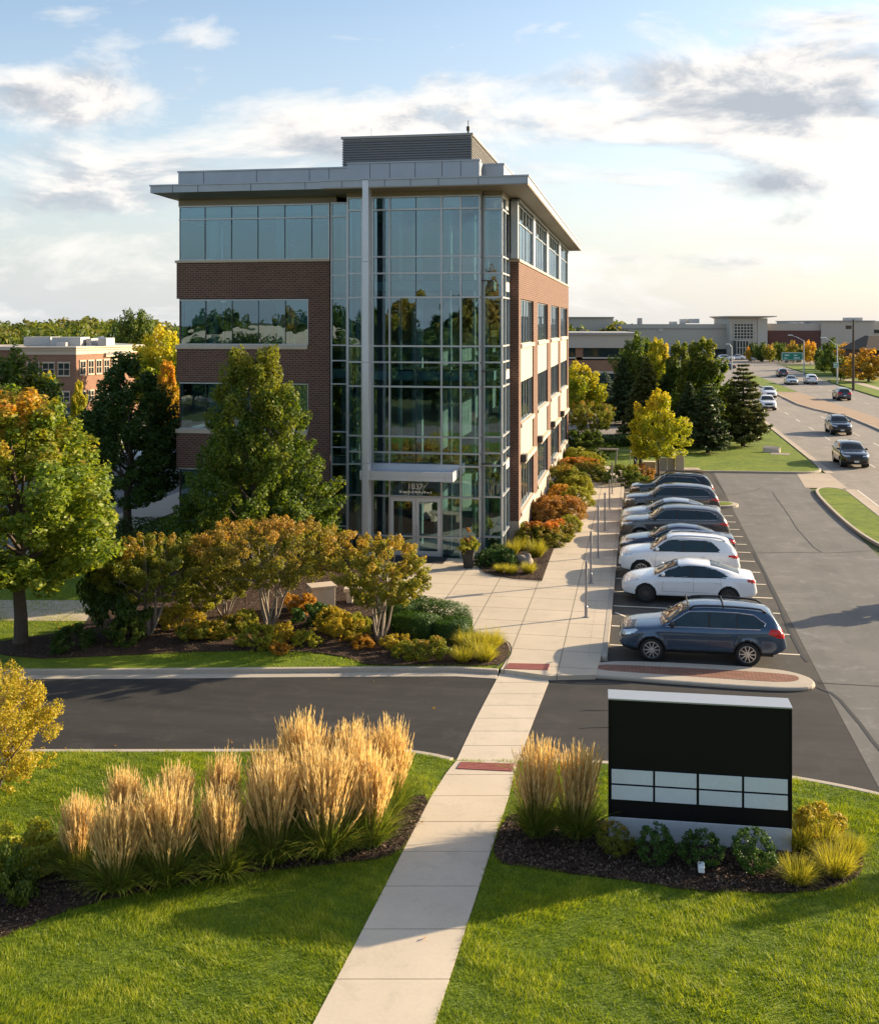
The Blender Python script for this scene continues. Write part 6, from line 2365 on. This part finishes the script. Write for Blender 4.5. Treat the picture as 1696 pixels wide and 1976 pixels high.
g1 = 'cars parked nose to the walk'
row = [
    ('wagon', 'slate', 1.80, 33.72, 'slate blue wagon with black roof bars, nearest car of the parked row', 'rim'),
    ('fastback', 'white', 1.72, 40.6, 'low white fastback sedan with dark spoked wheels, second car of the row', 'rim_dark'),
    ('suv', 'white', 1.50, 44.3, 'white compact SUV between the white fastback and the navy sedan', 'rim'),
    ('sedan', 'navy', 1.55, 47.6, 'navy sedan parked between the white SUV and a warm grey SUV', 'rim'),
    ('suv3', 'grey', 1.53, 51.3, 'warm grey SUV with bright handles parked behind the navy sedan', 'rim'),
    ('sedan', 'silver', 1.50, 54.6, 'silver sedan almost hidden behind the warm grey SUV', 'rim'),
    ('suv3', 'graphite', 1.60, 58.2, 'graphite SUV second from the far end of the parked row', 'rim'),
    ('suv', 'black', 1.75, 62.3, 'black SUV at the far end of the parked row', 'rim'),
]
CARS = []
for kd, pt, x, y, lb, rm in row:
    CARS.append(car(kd, pt, lb, 'car', x, y, random.uniform(-.012, .012), g1, rm))
rb_ = MB()
for xx in (-.42, .62):
    rb_.tube([(xx, -.59, 1.62), (xx, -.50, 1.672), (xx, 0, 1.69), (xx, .50, 1.672), (xx, .59, 1.62)], [.024, .02, .02, .02, .024], 8)
rb_.build('roof_rack', M['trim'], CARS[0])
g2 = 'cars driving on the road'
dr = [
    ('suv3', 'black', 14.7, 81.5, 90, 'dark SUV nearest on the road, driving toward the car park entrance'),
    ('suv', 'black', 17.8, 104.5, 90, 'dark SUV in the second lane behind the nearest one'),
    ('suv', 'white', 14.6, 132.5, 90, 'white SUV in the kerb lane beside the layered pine'),
    ('sedan', 'white', 17.3, 155, 90, 'white sedan beside the tip of the paved median'),
    ('wagon', 'graphite', 26.2, 151, -90, 'dark wagon driving away right of the median'),
    ('suv', 'white', 28.0, 190, -90, 'white SUV driving away in the outer lane'),
    ('sedan', 'silver', 24.6, 188, 90, 'silver sedan with dark grille near the median grass'),
    ('suv', 'graphite', 26.4, 214, -90, 'dark SUV farthest along the road beyond the silver sedan'),
]
for kd, pt, x, y, a, lb in dr:
    car(kd, pt, lb, 'car', x, y, R(a), g2, name='road_car', z=.008, far=y > 120)
g3 = 'cars in the west car park'
wc = [(300, 893, 'sedan', 'white', 0, 'white sedan seen through the dark shade tree'), (62, 900, 'suv', 'silver', 0, 'silver car glimpsed through the orange-topped maple'),
      (190, 862, 'suv', 'white', 0, 'white SUV peeking between the maple and the shade tree'), (125, 812, 'sedan', 'graphite', 0, 'dark car on the lane before the brick building'), (330, 888, 'suv3', 'graphite', 0, 'dark SUV at the office west side behind the shade tree')]
for px, py, kd, pt, a, lb in wc:
    x, y = site2(px, py)
    car(kd, pt, lb, 'car', x, y, R(a), g3, z=.004 if y < 112 else .0, far=True)
fm = [(1400, 696, 'suv', 'white', 'white SUV waiting at the junction before the mall'), (1421, 694, 'sedan', 'white', 'white sedan at the junction before the mall'), (1458, 697, 'suv', 'white', 'white van-like car by the mall lawn'),
      (1500, 697, 'suv', 'silver', 'silver car left of the green overhead sign'), (1528, 699, 'sedan', 'white', 'white car under the green overhead sign'), (1398, 713, 'sedan', 'graphite', 'dark car turning in front of the junction')]
for i, (px, py, kd, pt, lb) in enumerate(fm):
    x, y = site2(px, py)
    car(kd, pt, lb, 'car', x, y, R(0 if i % 2 else 180), 'cars before the mall', name='distant_car', z=.01, far=True)
# ------------------------------------------------------------------ sign, posts, furniture, far buildings, lamps
M['sign_black'] = mat_plain('sign_face_black', (.010, .0095, .010), .45, 0, .18, 0, var=.15, scale=1.2)
M['sign_panel'] = mat_plain('sign_panel_white', (.68, .72, .76), .25, 0, .5, .25, var=.08, scale=2.5)
M['sign_alu'] = mat_plain('sign_cap', (.44, .45, .46), .35, .5, var=.05)
M['plinth'] = mat_concrete('pale_plinth', (.52, .53, .55))
M['galv'] = mat_plain('galvanised_post', (.30, .29, .32), .45, .6, var=.15, scale=4)
M['pot'] = mat_plain('pot_charcoal', (.030, .028, .027), .7, fine=1, scale=6, bmp=.3)
M['beige_wall'] = mat_plain('mall_wall', (.45, .405, .35), .9, var=.06, scale=.05)
M['beige_light'] = mat_plain('mall_light_wall', (.50, .46, .40), .9, var=.06, scale=.05)
M['mall_brick'] = mat_brick('mall_brick', (.15, .065, .055), (.12, .055, .048), (.16, .10, .09), .6, .25, .02)
M['red_brick'] = mat_brick('red_brick', (.33, .165, .105), (.27, .13, .085), (.34, .24, .17), .4, .14, .02)
M['cream'] = mat_plain('cream_cornice', (.58, .48, .36), .8, var=.06, scale=.3)
M['roofing'] = mat_plain('flat_roofing', (.33, .32, .31), .9, var=.1, scale=.2)
M['unit'] = mat_plain('roof_unit_metal', (.50, .48, .45), .6, .2, var=.1, scale=.5)
M['win_dark'] = mat_carglass('far_window', (.02, .03, .035), .05)
M['green_sign'] = mat_plain('green_sign', (.008, .20, .13), .5, var=.08)
M['sign_white'] = mat_plain('sign_white', (.75, .77, .76), .5)
M['rock'] = mat_plain('field_stone', (.26, .22, .18), .9, var=.5, scale=5, bmp=.6, bscale=12)
M['gate'] = mat_plain('grey_gate', (.48, .45, .42), .7, var=.08)

# monument sign
A0, B0 = Vector(site2(1174, 1623, ZL)), Vector(site2(1528, 1648, ZL))
sg_len = (B0 - A0).length
sg_a = math.atan2(B0.y - A0.y, B0.x - A0.x)
sign = thing('monument_sign', 'large black tenant sign with eight blank pale panels on a concrete base', 'sign', (A0.x, A0.y, ZL), sg_a)
Ls, Dp = sg_len, .50
zb0, zt0 = .46, 2.70
MB().box(.0, Ls, .012, Dp - .012, -.1, zb0 - .002).build('base', M['plinth'], sign, bevel=.015)
b = MB()
b.box(.03, Ls - .03, .02, Dp - .02, zb0, zt0)
b.build('cabinet', M['sign_black'], sign)
b = MB()
b.box(-.004, .03, -.012, Dp, zb0, zt0).box(Ls - .03, Ls + .004, -.012, Dp, zb0, zt0)
b.build('side_trim', M['sign_black'], sign, bevel=.006)
MB().box(-.01, Ls + .01, -.02, Dp + .01, zt0 + .001, zt0 + .03).build('cap', M['sign_alu'], sign, bevel=.004)
b = MB().box(.031, Ls - .031, -.002, .018, zt0 - .06, zt0 - .001)
b.build('top_rail', M['sign_black'], sign)
z1, z2, z3, z4 = 1.375, 1.105, 1.070, .800
for zlo, zhi in ((z2, z1), (z4, z3)):
    for f0, f1 in ((.017, .247), (.259, .486), (.500, .732), (.745, .978)):
        f = MB().box(f0 * Ls, f1 * Ls, .0, .019, zlo, zhi)
        pn = f.build('tenant_panel', M['sign_panel'], sign, bevel=.004)

# ground spotlight
x, y = site2(1353, 1690, ZL)
sp_ = thing('ground_spotlight', 'small white ground spotlight aimed at the black sign', 'spotlight', (x, y, ZL + .02))
MB().tube([(0, 0, -.08), (0, 0, .06)], .018, 8).build('stake', M['trim'], sp_)
b = MB()
b.hexa([(-.055, -.07, .05), (.055, -.07, .05), (.06, .07, .07), (-.06, .07, .07), (-.055, -.06, .16), (.055, -.06, .16), (.065, .08, .20), (-.065, .08, .20)])
b.build('lamp_head', M['sign_white'], sp_, bevel=.015)

# posts on the walk
posts = [(1131, 1192, 1083, 1), (1140, 1126, 1026, 1), (1154, 1076, 976, 0), (1167, 1024, 951, 0), (1176, 983, 926, 0), (1181, 953, 892, 0), (1187.5, 922, 882, 0)]
lbp = ['slim grey post with a thick sleeve foot, nearest on the walk', 'slim grey post second from the near end of the walk', 'slim grey post third from the near end of the walk', 'slim grey post fourth from the near end, beside the grey SUV',
       'slim grey post third from the far end of the walk', 'slim grey post second from the far end of the walk', 'slim grey post farthest along the walk carrying a plate edge']
for i, (px, py, pt_, sl) in enumerate(posts):
    x, y = site2(px, py, ZL)
    h = EYE + (HY - pt_) * depth_of(x, y) / F - ZL
    p = thing('sign_post', lbp[i], 'post', (x, y, ZL + .01), 0, 'slim posts along the car park walk')
    MB().box(-.036, .036, -.036, .036, 0, h).build('pole', M['galv'], p, bevel=.006)
    MB().box(-.10, .10, -.07, .07, 0, .015).build('foot_plate', M['galv'], p)
    if sl:
        MB().tube([(0, 0, .015), (0, 0, .36), (0, 0, .40)], [.058, .058, .034], 12).build('sleeve', M['galv'], p)
    # the plate is seen edge-on
    MB().box(.030, .040, -.15, .15, h - .50, h - .03).build('sign_plate', M['galv'], p)

# planter by the door
x, y = site2(904, 1096, ZL)
pt_ = thing('planter', 'tall tapered charcoal planter full of yellow-green foliage by the entrance', 'planter', (x, y, ZL + .012))
b = MB()
pr = [(.19, 0), (.20, .04), (.29, .66), (.32, .70), (.32, .74), (.27, .74), (.25, .66)]
vs_ = []
b.lathe(pr, 4, Matrix.Rotation(R(45), 4, 'Z') @ Matrix.Diagonal((1.2, 1.2, 1.05, 1)))
b.build('pot', M['pot'], pt_, bevel=.012)
MB().tube([(0, 0, .60), (0, 0, .72)], .26, 12).build('soil', M['mulch'], pt_)
mm, C, rl = crown('foliage', 81, 20, 1500, .44, .5, 'ball', .34, .085)
o = link('foliage', mm, LEAF['mound'], pt_)
o.location = (0, 0, .64)
mm, C, rl = crown('foliage', 82, 8, 380, .16, .62, 'cone', .5, .07)
o = link('upright_foliage', mm, LEAF['russet'], pt_)
o.location = (0, 0, .95)

# stones
x, y = site2(1013, 1090, ZL)
tag(MB().blob((0, 0, .14), (.34, .26, .30), 9, 16, .22).build('boulder', M['rock'], None, True), 'rounded grey boulder among the lime tufts of the wall bed', 'boulder').location = (x, y, ZL)
x, y = site2(620, 1172, ZL)
st = thing('stone_block', 'tan limestone block standing in the front bed behind the yellow shrubs', 'stone block', (x, y, ZL), R(32))
MB().box(-.42, .42, -.30, .30, 0, .72).build('block', M['stone'], st, bevel=.012)
MB().box(-.46, .46, -.34, .34, .722, .80).build('cap', M['stone'], st, bevel=.012)
x, y = site2(705, 1163, ZL)
st = thing('stone_bench', 'pale stone bench half hidden behind the golden serviceberry', 'bench', (x, y, ZL), R(10))
MB().box(-.75, .75, -.24, .24, .42, .54).build('seat', M['stone'], st, bevel=.012)
for sx_ in (-.55, .55):
    MB().box(sx_ - .1, sx_ + .1, -.2, .2, -.02, .419).build('leg', M['stone'], st)
x, y = site2(349, 1032, ZL)
st = thing('stone_pier', 'short limestone pier with a cap at the shaded office corner', 'pier', (x, y, ZL))
MB().box(-.22, .22, -.22, .22, -.1, .62).build('shaft', M['stone'], st)
MB().box(-.30, .30, -.30, .30, .621, .74).build('cap', M['stone'], st, bevel=.01)

# handrail, ramp panel and trash enclosure at the far end of the walk
def P3(px, py, z=ZL):
    return site(px, py, z)


a, b2, c2 = site2(1190, 893, ZL), site2(1216, 893, ZL), site2(1228, 908, ZL)
hr = thing('handrail', 'thin dark handrail at the far end of the walk', 'handrail', (a[0], a[1], ZL))
q = [(p[0] - a[0], p[1] - a[1]) for p in (a, b2, c2)]
MB().tube([(q[0][0], q[0][1], .9), (q[1][0], q[1][1], .9), (q[2][0], q[2][1], .55)], .022, 8).build('rail', M['galv'], hr)
for i, p in enumerate(q):
    MB().tube([(p[0], p[1], 0), (p[0], p[1], .9 if i < 2 else .55)], .022, 8).build('baluster', M['galv'], hr)
a = site2(1174, 884, ZL)
tb = thing('display_table', 'pale slab top on grey legs at the far end of the walk', 'slab', (a[0], a[1], ZL))
MB().box(-.75, .75, -.25, .25, .62, .72).build('slab_top', M['stone'], tb)
for sx_ in (-.6, .6):
    MB().tube([(sx_, 0, 0), (sx_, 0, .62)], .05, 8).build('leg', M['galv'], tb)
a = site2(1290, 911, ZL)
en = thing('trash_enclosure', 'low cream masonry enclosure with grey gates behind the black SUV', 'enclosure', (a[0], a[1], ZL))
dd = depth_of(*a) / F
k_ = lambda px: (px - 1290) * dd
MB().box(k_(1303), k_(1319), -.3, .3, -.05, 1.25).build('pillar', M['cream'], en, bevel=.01)
MB().box(k_(1302), k_(1320), -.34, .34, 1.251, 1.33).build('pillar_cap', M['galv'], en)
for p0, p1 in ((1273, 1287.4), (1287.8, 1302)):
    g_ = MB()
    g_.box(k_(p0), k_(p1), .1, .16, .04, .95)
    for i in range(4):
        xx = k_(p0) + (k_(p1) - k_(p0)) * (i + .5) / 4
        g_.box(xx - .02, xx + .02, .07, .099, .06, .93)
    g_.build('gate', M['gate'], en)
MB().box(k_(1266), k_(1272.5), -.1, .3, -.05, 1.0).build('pillar', M['cream'], en)
MB().box(k_(1242), k_(1265.5), .3, .9, -.05, .62).build('low_wall', M['cream'], en, bevel=.01)
for px in (1226, 1236):
    x, y = site2(px, 903, ZL)
    bo = thing('bollard', 'dark bollard %s the trash enclosure wall' % ('closest to' if px > 1230 else 'farther from'), 'bollard', (x, y, ZL), 0, 'bollards by the enclosure')
    MB().tube([(0, 0, 0), (0, 0, .9), (0, 0, .96)], [.13, .13, .06], 12).build('post', M['trim'], bo)
    MB().tube([(0, 0, .80), (0, 0, .86)], .137, 12).build('band', M['stone'], bo)
x, y = site2(1490, 873, ZL)
sl = thing('low_sign', 'small pale slab sign lying low on the roadside lawn', 'sign', (x, y, ZL), R(-8))
b = MB()
b.hexa([(-.65, -.15, 0), (.55, -.15, 0), (.6, .35, 0), (-.7, .35, 0), (-.72, .05, .34), (.42, .05, .22), (.62, .40, .40), (-.55, .40, .50)])
b.build('slab', M['stone'], sl, bevel=.02)
MB().box(-.1, 1.3, -1.4, -.2, -.02, .012).build('plinth', M['rock'], sl)

# street lamps, signs on them, utility pole
def lamp(label, px, py, ptop, arm_px, arm_py, group='street lamps along the road'):
    x, y = site2(px, py)
    d = depth_of(x, y)
    h = EYE + (HY - ptop) * d / F
    t = thing('street_lamp', label, 'street lamp', (x, y, .12), 0, group)
    MB().tube([(0, 0, 0), (0, 0, h - .12)], [.14, .10], 10).build('pole', M['alu'], t)
    dx = (arm_px - px) * d / F
    dz = (ptop - arm_py) * d / F
    MB().tube([(0, 0, h - .3), (dx * .5, 0, h + dz * .55), (dx * .92, 0, h + dz)], [.07, .06, .05], 8).build('arm', M['alu'], t)
    MB().box(dx - .45, dx + .45, -.16, .16, h + dz - .04, h + dz + .12).build('lamp_head', M['sign_white'], t, bevel=.03)
    return t, x, y, d


l1, x1, y1, d1 = lamp('grey street lamp carrying a wide green road sign', 1551, 722, 656, 1526, 648)
l2, x2, y2, d2 = lamp('grey street lamp with a small green sign, right of the sign lamp', 1615.5, 742, 665, 1590, 653)
lamp('dark slim lamp post behind the layered pine at the junction', 1412, 716, 668, 1405, 665)


def road_sign(label, px0, px1, py0, py1, d, x, y, rows):
    s_ = thing('road_sign', label, 'road sign', (x, y - .2, 0), YAW)
    k = d / F
    zc0, zc1 = EYE + (HY - py1) * k, EYE + (HY - py0) * k
    xo = -(x * CY + y * SY) * 1.0
    a0, a1 = (px0 - CX) * k + xo, (px1 - CX) * k + xo
    MB().box(a0, a1, -.06, 0, zc0, zc1).build('sign_board', M['sign_white'], s_, bevel=.05)
    MB().box(a0 + .08, a1 - .08, -.072, -.061, zc0 + .08, zc1 - .08).build('sign_face', M['green_sign'], s_)
    m_ = MB()
    for fx, fz, w_, h_ in rows:
        u0 = a0 + (a1 - a0) * fx
        zz = zc0 + (zc1 - zc0) * fz
        xx = u0
        rg_ = random.Random(int(fx * 100 + fz * 10))
        while xx < u0 + w_ * (a1 - a0):
            l_ = rg_.uniform(.10, .22)
            m_.box(xx, xx + l_, -.079, -.073, zz, zz + h_)
            xx += l_ + .07
    m_.build('lettering', M['sign_white'], s_)
    return s_


road_sign('wide green overhead road sign with white lettering hung on the street lamp', 1508, 1548, 680, 694.5, d1, x1, y1, [(.14, .55, .22, .28), (.10, .2, .12, .2), (.58, .55, .16, .24), (.58, .2, .26, .24)])
road_sign('small square green sign on the second street lamp', 1608, 1617.5, 699.5, 709.5, d2, x2, y2, [(.2, .55, .5, .14), (.25, .25, .5, .14)])
x, y = site2(1646.5, 755)
up = thing('utility_pole', 'tall brown utility pole without wires by the right verge', 'pole', (x, y, .1))
MB().tube([(0, 0, 0), (0, 0, high(616, x, y) - .1)], [.20, .13], 9).build('shaft', M['bark'], up)
MB().box(-1.1, -.25, -.05, .05, high(636, x, y), high(629, x, y)).build('cross_arm', M['bark'], up)
for px, lb in ((1355, 'slanted lamp arm showing above the tall leafy tree'),):
    d = 150
    x, y = at_depth(px - 5, d)
    t = thing('lot_lamp', lb, 'street lamp', (x, y, 0))
    k = d / F
    MB().tube([(0, 0, 0), (0, 0, EYE + (HY - 665) * k)], .10, 8).build('pole', M['galv'], t)
    MB().tube([(-.3, 0, EYE + (HY - 666) * k), (1.5, 0, EYE + (HY - 648) * k)], .07, 8).build('arm', M['galv'], t)
    MB().box(1.2, 2.0, -.15, .15, EYE + (HY - 650) * k, EYE + (HY - 648) * k).build('lamp_head', M['galv'], t)


# ------------------------------------------------------------------ far buildings
def frame_at(px, d):
    """thing origin on the ground at photo column px, distance d; local x runs across the view"""
    x, y = at_depth(px, d)
    k = d / F
    zf = lambda py: EYE + (HY - py) * k
    xf = lambda p: (p - px) * k
    return x, y, zf, xf


x, y, zf, xf = frame_at(1400, 318)
mall = thing('shopping_mall', 'long grey shopping mall with a tall glazed entrance tower on the horizon', 'mall', (x, y, 0), YAW)
MB().box(xf(1195), xf(1405), 0, 40, -.1, zf(625)).build('wall', M['beige_wall'], mall)
MB().box(xf(1195), xf(1404), -.3, -.01, zf(634), zf(632.5)).build('wall_band', M['roofing'], mall)
MB().box(xf(1060), xf(1192), 8, 44, -.1, zf(613)).build('wall', M['beige_wall'], mall)
MB().box(xf(1056), xf(1193), 7.5, 44.4, zf(613) + .01, zf(613) + .35).build('coping', M['roofing'], mall)
MB().box(xf(1466), xf(1580), -1, 40, -.1, zf(624)).build('wall', M['beige_wall'], mall)
MB().box(xf(1580.2), xf(1681), -2, 40, -.1, zf(620)).build('wall', M['beige_wall'], mall)
MB().box(xf(1578), xf(1683), -2.4, 40.2, zf(620) + .01, zf(618)).build('coping', M['roofing'], mall)
MB().box(xf(1683.5), xf(1900), 2, 40, -.1, zf(619)).build('wall', M['beige_light'], mall)
MB().box(xf(1684), xf(1900), 1.7, 1.99, zf(642), zf(636)).build('window', M['win_dark'], mall)
MB().box(xf(1479), xf(1588), -1.4, -1.01, -.1, zf(637.5)).build('brick_panel', M['mall_brick'], mall)
MB().box(xf(1640), xf(1679), -2.3, -2.01, zf(668), zf(664)).build('canopy_band', M['win_dark'], mall)
t_ = MB().box(xf(1401), xf(1453), -4, 14, -.1, zf(614)).build('entrance_tower', M['beige_wall'], mall)
MB().hexa([(xf(1399), -4.5, zf(614) + .01), (xf(1459), -4.5, zf(614) + .01), (xf(1459), 14, zf(614) + .01), (xf(1399), 14, zf(614) + .01),
           (xf(1393), -6, zf(611)), (xf(1487), -6, zf(611)), (xf(1487), 15, zf(611)), (xf(1393), 15, zf(611))]).box(xf(1393), xf(1487), -6, 15, zf(611) + .001, zf(609.5)).build('tower_roof', M['beige_light'], mall)
MB().box(xf(1454), xf(1473), -3.9, 14, -.1, zf(614)).build('wall', M['beige_light'], mall)
wn = MB()
wn.box(xf(1409), xf(1445), -4.15, -4.01, zf(653), zf(624))
w_ = wn.build('window', M['win_dark'], mall)
gm = MB()
for i in range(7):
    p = 1409 + 36 * i / 6
    gm.box(xf(p) - .1, xf(p) + .1, -4.25, -4.151, zf(653), zf(624))
for i in range(6):
    zz = zf(624) + (zf(653) - zf(624)) * i / 5
    gm.box(xf(1409), xf(1445), -4.24, -4.152, zz - .1, zz + .1)
gm.build('window_frame', M['beige_light'], w_)
wn = MB().box(xf(1408), xf(1430), -7.5, -4.02, -.1, zf(657)).build('window', M['win_dark'], mall)
gm = MB()
for i in range(5):
    p = 1408 + 22 * i / 4
    gm.box(xf(p) - .1, xf(p) + .1, -7.6, -7.501, 0, zf(657))
gm.box(xf(1408), xf(1430), -7.62, -7.5, zf(670), zf(669)).box(xf(1406), xf(1434), -7.7, -4.3, zf(657) + .01, zf(655.5))
gm.build('window_frame', M['beige_light'], wn)
MB().box(xf(1376), xf(1400), -.5, -.02, -.1, zf(673)).build('loading_door', M['win_dark'], mall)
for p0, p1, a_, b_, nm_ in ((1246, 1249, 625, 613, 'flue'), (1310, 1318, 625, 620, 'roof_unit'), (1331, 1335, 625, 615, 'roof_unit'), (1342, 1362, 622, 614.5, 'roof_unit'), (1553, 1562, 624, 621, 'roof_unit'), (1568, 1572, 624, 621, 'roof_unit'), (1660, 1685, 618, 612, 'roof_unit')):
    MB().box(xf(p0), xf(p1), 8, 14, zf(a_) - .2, zf(b_)).build(nm_, M['unit'] if nm_ == 'roof_unit' else M['roofing'], mall)
MB().box(xf(1270), xf(1279), -.25, -.01, zf(640), zf(633)).build('wall_sign', M['beige_light'], mall)

# flat roofed brick building right of the office
x, y, zf, xf = frame_at(1222, 128)
fb = thing('flat_building', 'flat roofed brick building with deep grey fascia behind the conifers', 'building', (x, y, 0), YAW - R(6))
xl = xf(1060)
MB().box(xl, 0, 0, 22, -.1, zf(695)).box(xl, 0, .02, 22, zf(689.5), zf(671) - .001).build('wall', M['red_brick'], fb)
MB().box(xl - .3, .25, -.35, 22.3, zf(671), zf(646)).build('fascia', M['beige_wall'], fb)
MB().box(xl - .5, .5, -.6, 22.5, zf(646) + .001, zf(641.5)).build('cornice', M['roofing'], fb)
for p0, p1 in ((1098, 1111), (1126, 1202), (1206, 1214)):
    w_ = MB().box(xf(p0), xf(p1), -.04, .019, zf(689), zf(671.5)).build('window', M['win_dark'], fb)
    MB().box(xf(p0) - .1, xf(p1) + .1, -.14, -.041, zf(692), zf(689.2)).build('window_sill', M['beige_light'], w_)
w_ = MB().box(xf(1060), xf(1186), -.05, -.001, .6, zf(721)).build('window', M['win_dark'], fb)
MB().box(xf(1060), xf(1186), -.14, -.002, zf(720.5), zf(716.5)).build('window_head', M['beige_light'], fb)

# brick building left of the office
x, y, zf, xf = frame_at(147, 112)
bb = thing('brick_building', 'two storey red brick building with cream cornice and rooftop units behind the maples', 'building', (x, y, 0), YAW)
ang = R(70)
ux_, uy_ = math.cos(ang), math.sin(ang)
zt_, zc0 = zf(669), zf(684)


def wallbox(mb, f0, f1, o0, o1, z0, z1, face):
    """box on one of the two faces: face 'l' runs left across the view, face 'r' runs away to the right"""
    if face == 'l':
        mb.hexa([(-f1, o0, z0), (-f0, o0, z0), (-f0, o1, z0), (-f1, o1, z0), (-f1, o0, z1), (-f0, o0, z1), (-f0, o1, z1), (-f1, o1, z1)])
    else:
        p = lambda f, o, z: (f * ux_ - o * -uy_, f * uy_ + o * ux_, z)
        p = lambda f, o, z: (f * ux_ - o * uy_, f * uy_ + o * ux_, z)
        mb.hexa([p(f0, o0, z0), p(f1, o0, z0), p(f1, o1, z0), p(f0, o1, z0), p(f0, o0, z1), p(f1, o0, z1), p(f1, o1, z1), p(f0, o1, z1)])
    return mb


LR = 12.4
RL_ = xf(147) - xf(35)
poly = [(-RL_, 0), (0, 0), (LR * ux_, LR * uy_), (LR * ux_ - 6, LR * uy_ + 9), (-RL_, 14)]
MB().prism(poly, -.1, zc0).build('wall', M['red_brick'], bb)
grow = lambda k: [(-RL_ - k, -k), (k * .35, -k), (LR * ux_ + k, LR * uy_ - k * .6), (LR * ux_ - 6, LR * uy_ + 9 + k), (-RL_ - k, 14 + k)]
MB().prism(grow(.08), zc0 + .001, zf(676)).prism(grow(.22), zf(676) + .001, zf(671.5)).prism(grow(.4), zf(671.5) + .001, zt_).build('cornice', M['cream'], bb)
MB().prism(grow(-.6), zt_ + .001, zt_ + .03).build('roof', M['roofing'], bb)


def bwin(face, f0, f1, z0, z1):
    w = wallbox(MB(), f0, f1, -.05, .0, z0, z1, face).build('window', M['win_dark'], bb)
    m_ = MB()
    wallbox(m_, (f0 + f1) / 2 - .03, (f0 + f1) / 2 + .03, -.08, -.051, z0, z1, face)
    wallbox(m_, f0, f1, -.079, -.052, (z0 + z1) / 2 - .03, (z0 + z1) / 2 + .03, face)
    wallbox(m_, f0 - .06, f0, -.09, .0, z0, z1, face)
    wallbox(m_, f1, f1 + .06, -.09, .0, z0, z1, face)
    m_.build('window_frame', M['cream'], w)
    m_ = MB()
    wallbox(m_, f0 - .1, f1 + .1, -.13, -.002, z0 - .16, z0 - .01, face)
    m_.build('window_sill', M['cream'], w)
    m_ = MB()
    wallbox(m_, f0 - .1, f1 + .1, -.11, -.002, z1 + .01, z1 + .16, face)
    m_.build('window_head', M['cream'], w)


k = 112 / F
for p0, p1 in ((113, 134), (83, 104.5), (54, 75)):
    bwin('l', (147 - p1) * k, (147 - p0) * k, zf(723.5), zf(701))
    bwin('l', (147 - p1) * k, (147 - p0) * k, zf(775), zf(757))
for i in range(9):
    f0 = .6 + i * 1.3
    bwin('r', f0, f0 + .8, zf(722), zf(698))
    bwin('r', f0, f0 + .8, zf(775), zf(757))
m_ = MB()
wallbox(m_, 4.6, 8.9, -.25, -.01, zf(690.5), zf(688), 'r')
m_.build('sign_ledge', M['cream'], bb)
m_ = MB()
rg = random.Random(4)
f = 4.65
while f < 8.7:
    wd_ = rg.uniform(.12, .24)
    wallbox(m_, f, f + wd_, -.2, -.15, zf(688) + .01, zf(688) + rg.uniform(.3, .46), 'r')
    f += wd_ + .08
m_.build('sign_lettering', M['roofing'], bb)
for p0, p1, a_, yy in ((10, 64, 651, 5), (80, 137, 651, 3.0), (142, 152, 654, 4), (166, 182, 653, 4), (95, 114, 661, 2)):
    q = MB()
    q.box(xf(p0), xf(p1) * 1.0, yy, yy + 3, zt_ + .031, zf(a_))
    q.build('roof_unit', M['unit'], bb)
MB().box(-RL_ - 9, -RL_ - .3, 1.5, 12, -.1, zf(676)).build('wing_wall', M['red_brick'], bb)
MB().box(-RL_ - 9.2, -RL_ - .29, 1.2, 12.2, zf(676) + .001, zf(669)).build('wing_fascia', M['cream'], bb)
# low building with hipped roof farther back on the left
x, y, zf, xf = frame_at(240, 190)
hb = thing('hip_roof_building', 'distant low building with a grey hipped roof behind the brick building', 'building', (x, y, 0), YAW)
MB().box(xf(185), xf(292), 0, 14, -.1, zf(652)).build('wall', M['roofing'], hb)
MB().hexa([(xf(180), -1, zf(652) + .01), (xf(297), -1, zf(652) + .01), (xf(297), 15, zf(652) + .01), (xf(180), 15, zf(652) + .01),
           (xf(228), 6, zf(641)), (xf(260), 6, zf(641)), (xf(260), 8, zf(641)), (xf(228), 8, zf(641))]).build('roof', M['unit'], hb)
# building behind the camera that shows in the west wing glass
mb_ = thing('tan_building', 'tan low building with hipped roof mirrored in the third storey glass', 'building', (-47, -50, 0), 0)
MB().box(-22, 10, -12, 6, -.1, 6.6).build('wall', M['cream'], mb_)
MB().hexa([(-22.8, -12.8, 6.61), (10.8, -12.8, 6.61), (10.8, 6.8, 6.61), (-22.8, 6.8, 6.61), (-14, -4, 9.4), (3, -4, 9.4), (3, -2, 9.4), (-14, -2, 9.4)]).build('roof', M['cream'], mb_)
for i in range(6):
    MB().box(-20 + i * 5, -17.5 + i * 5, 6.001, 6.06, 2.0, 4.6).build('window', M['win_dark'], mb_)
# dark building roof at the right edge beyond the orange tree
x, y, zf, xf = frame_at(1690, 210)
rb_ = thing('brown_building', 'brown roofed building corner at the right edge behind the orange trees', 'building', (x, y, 0), YAW)
MB().box(xf(1676), xf(1760), 2, 12, -.1, zf(676)).build('wall', M['mall_brick'], rb_)
MB().hexa([(xf(1670), 0, zf(676) + .01), (xf(1768), 0, zf(676) + .01), (xf(1768), 14, zf(676) + .01), (xf(1670), 14, zf(676) + .01),
           (xf(1700), 6, zf(648)), (xf(1740), 6, zf(648)), (xf(1740), 8, zf(648)), (xf(1700), 8, zf(648))]).build('roof', M['bark'], rb_)
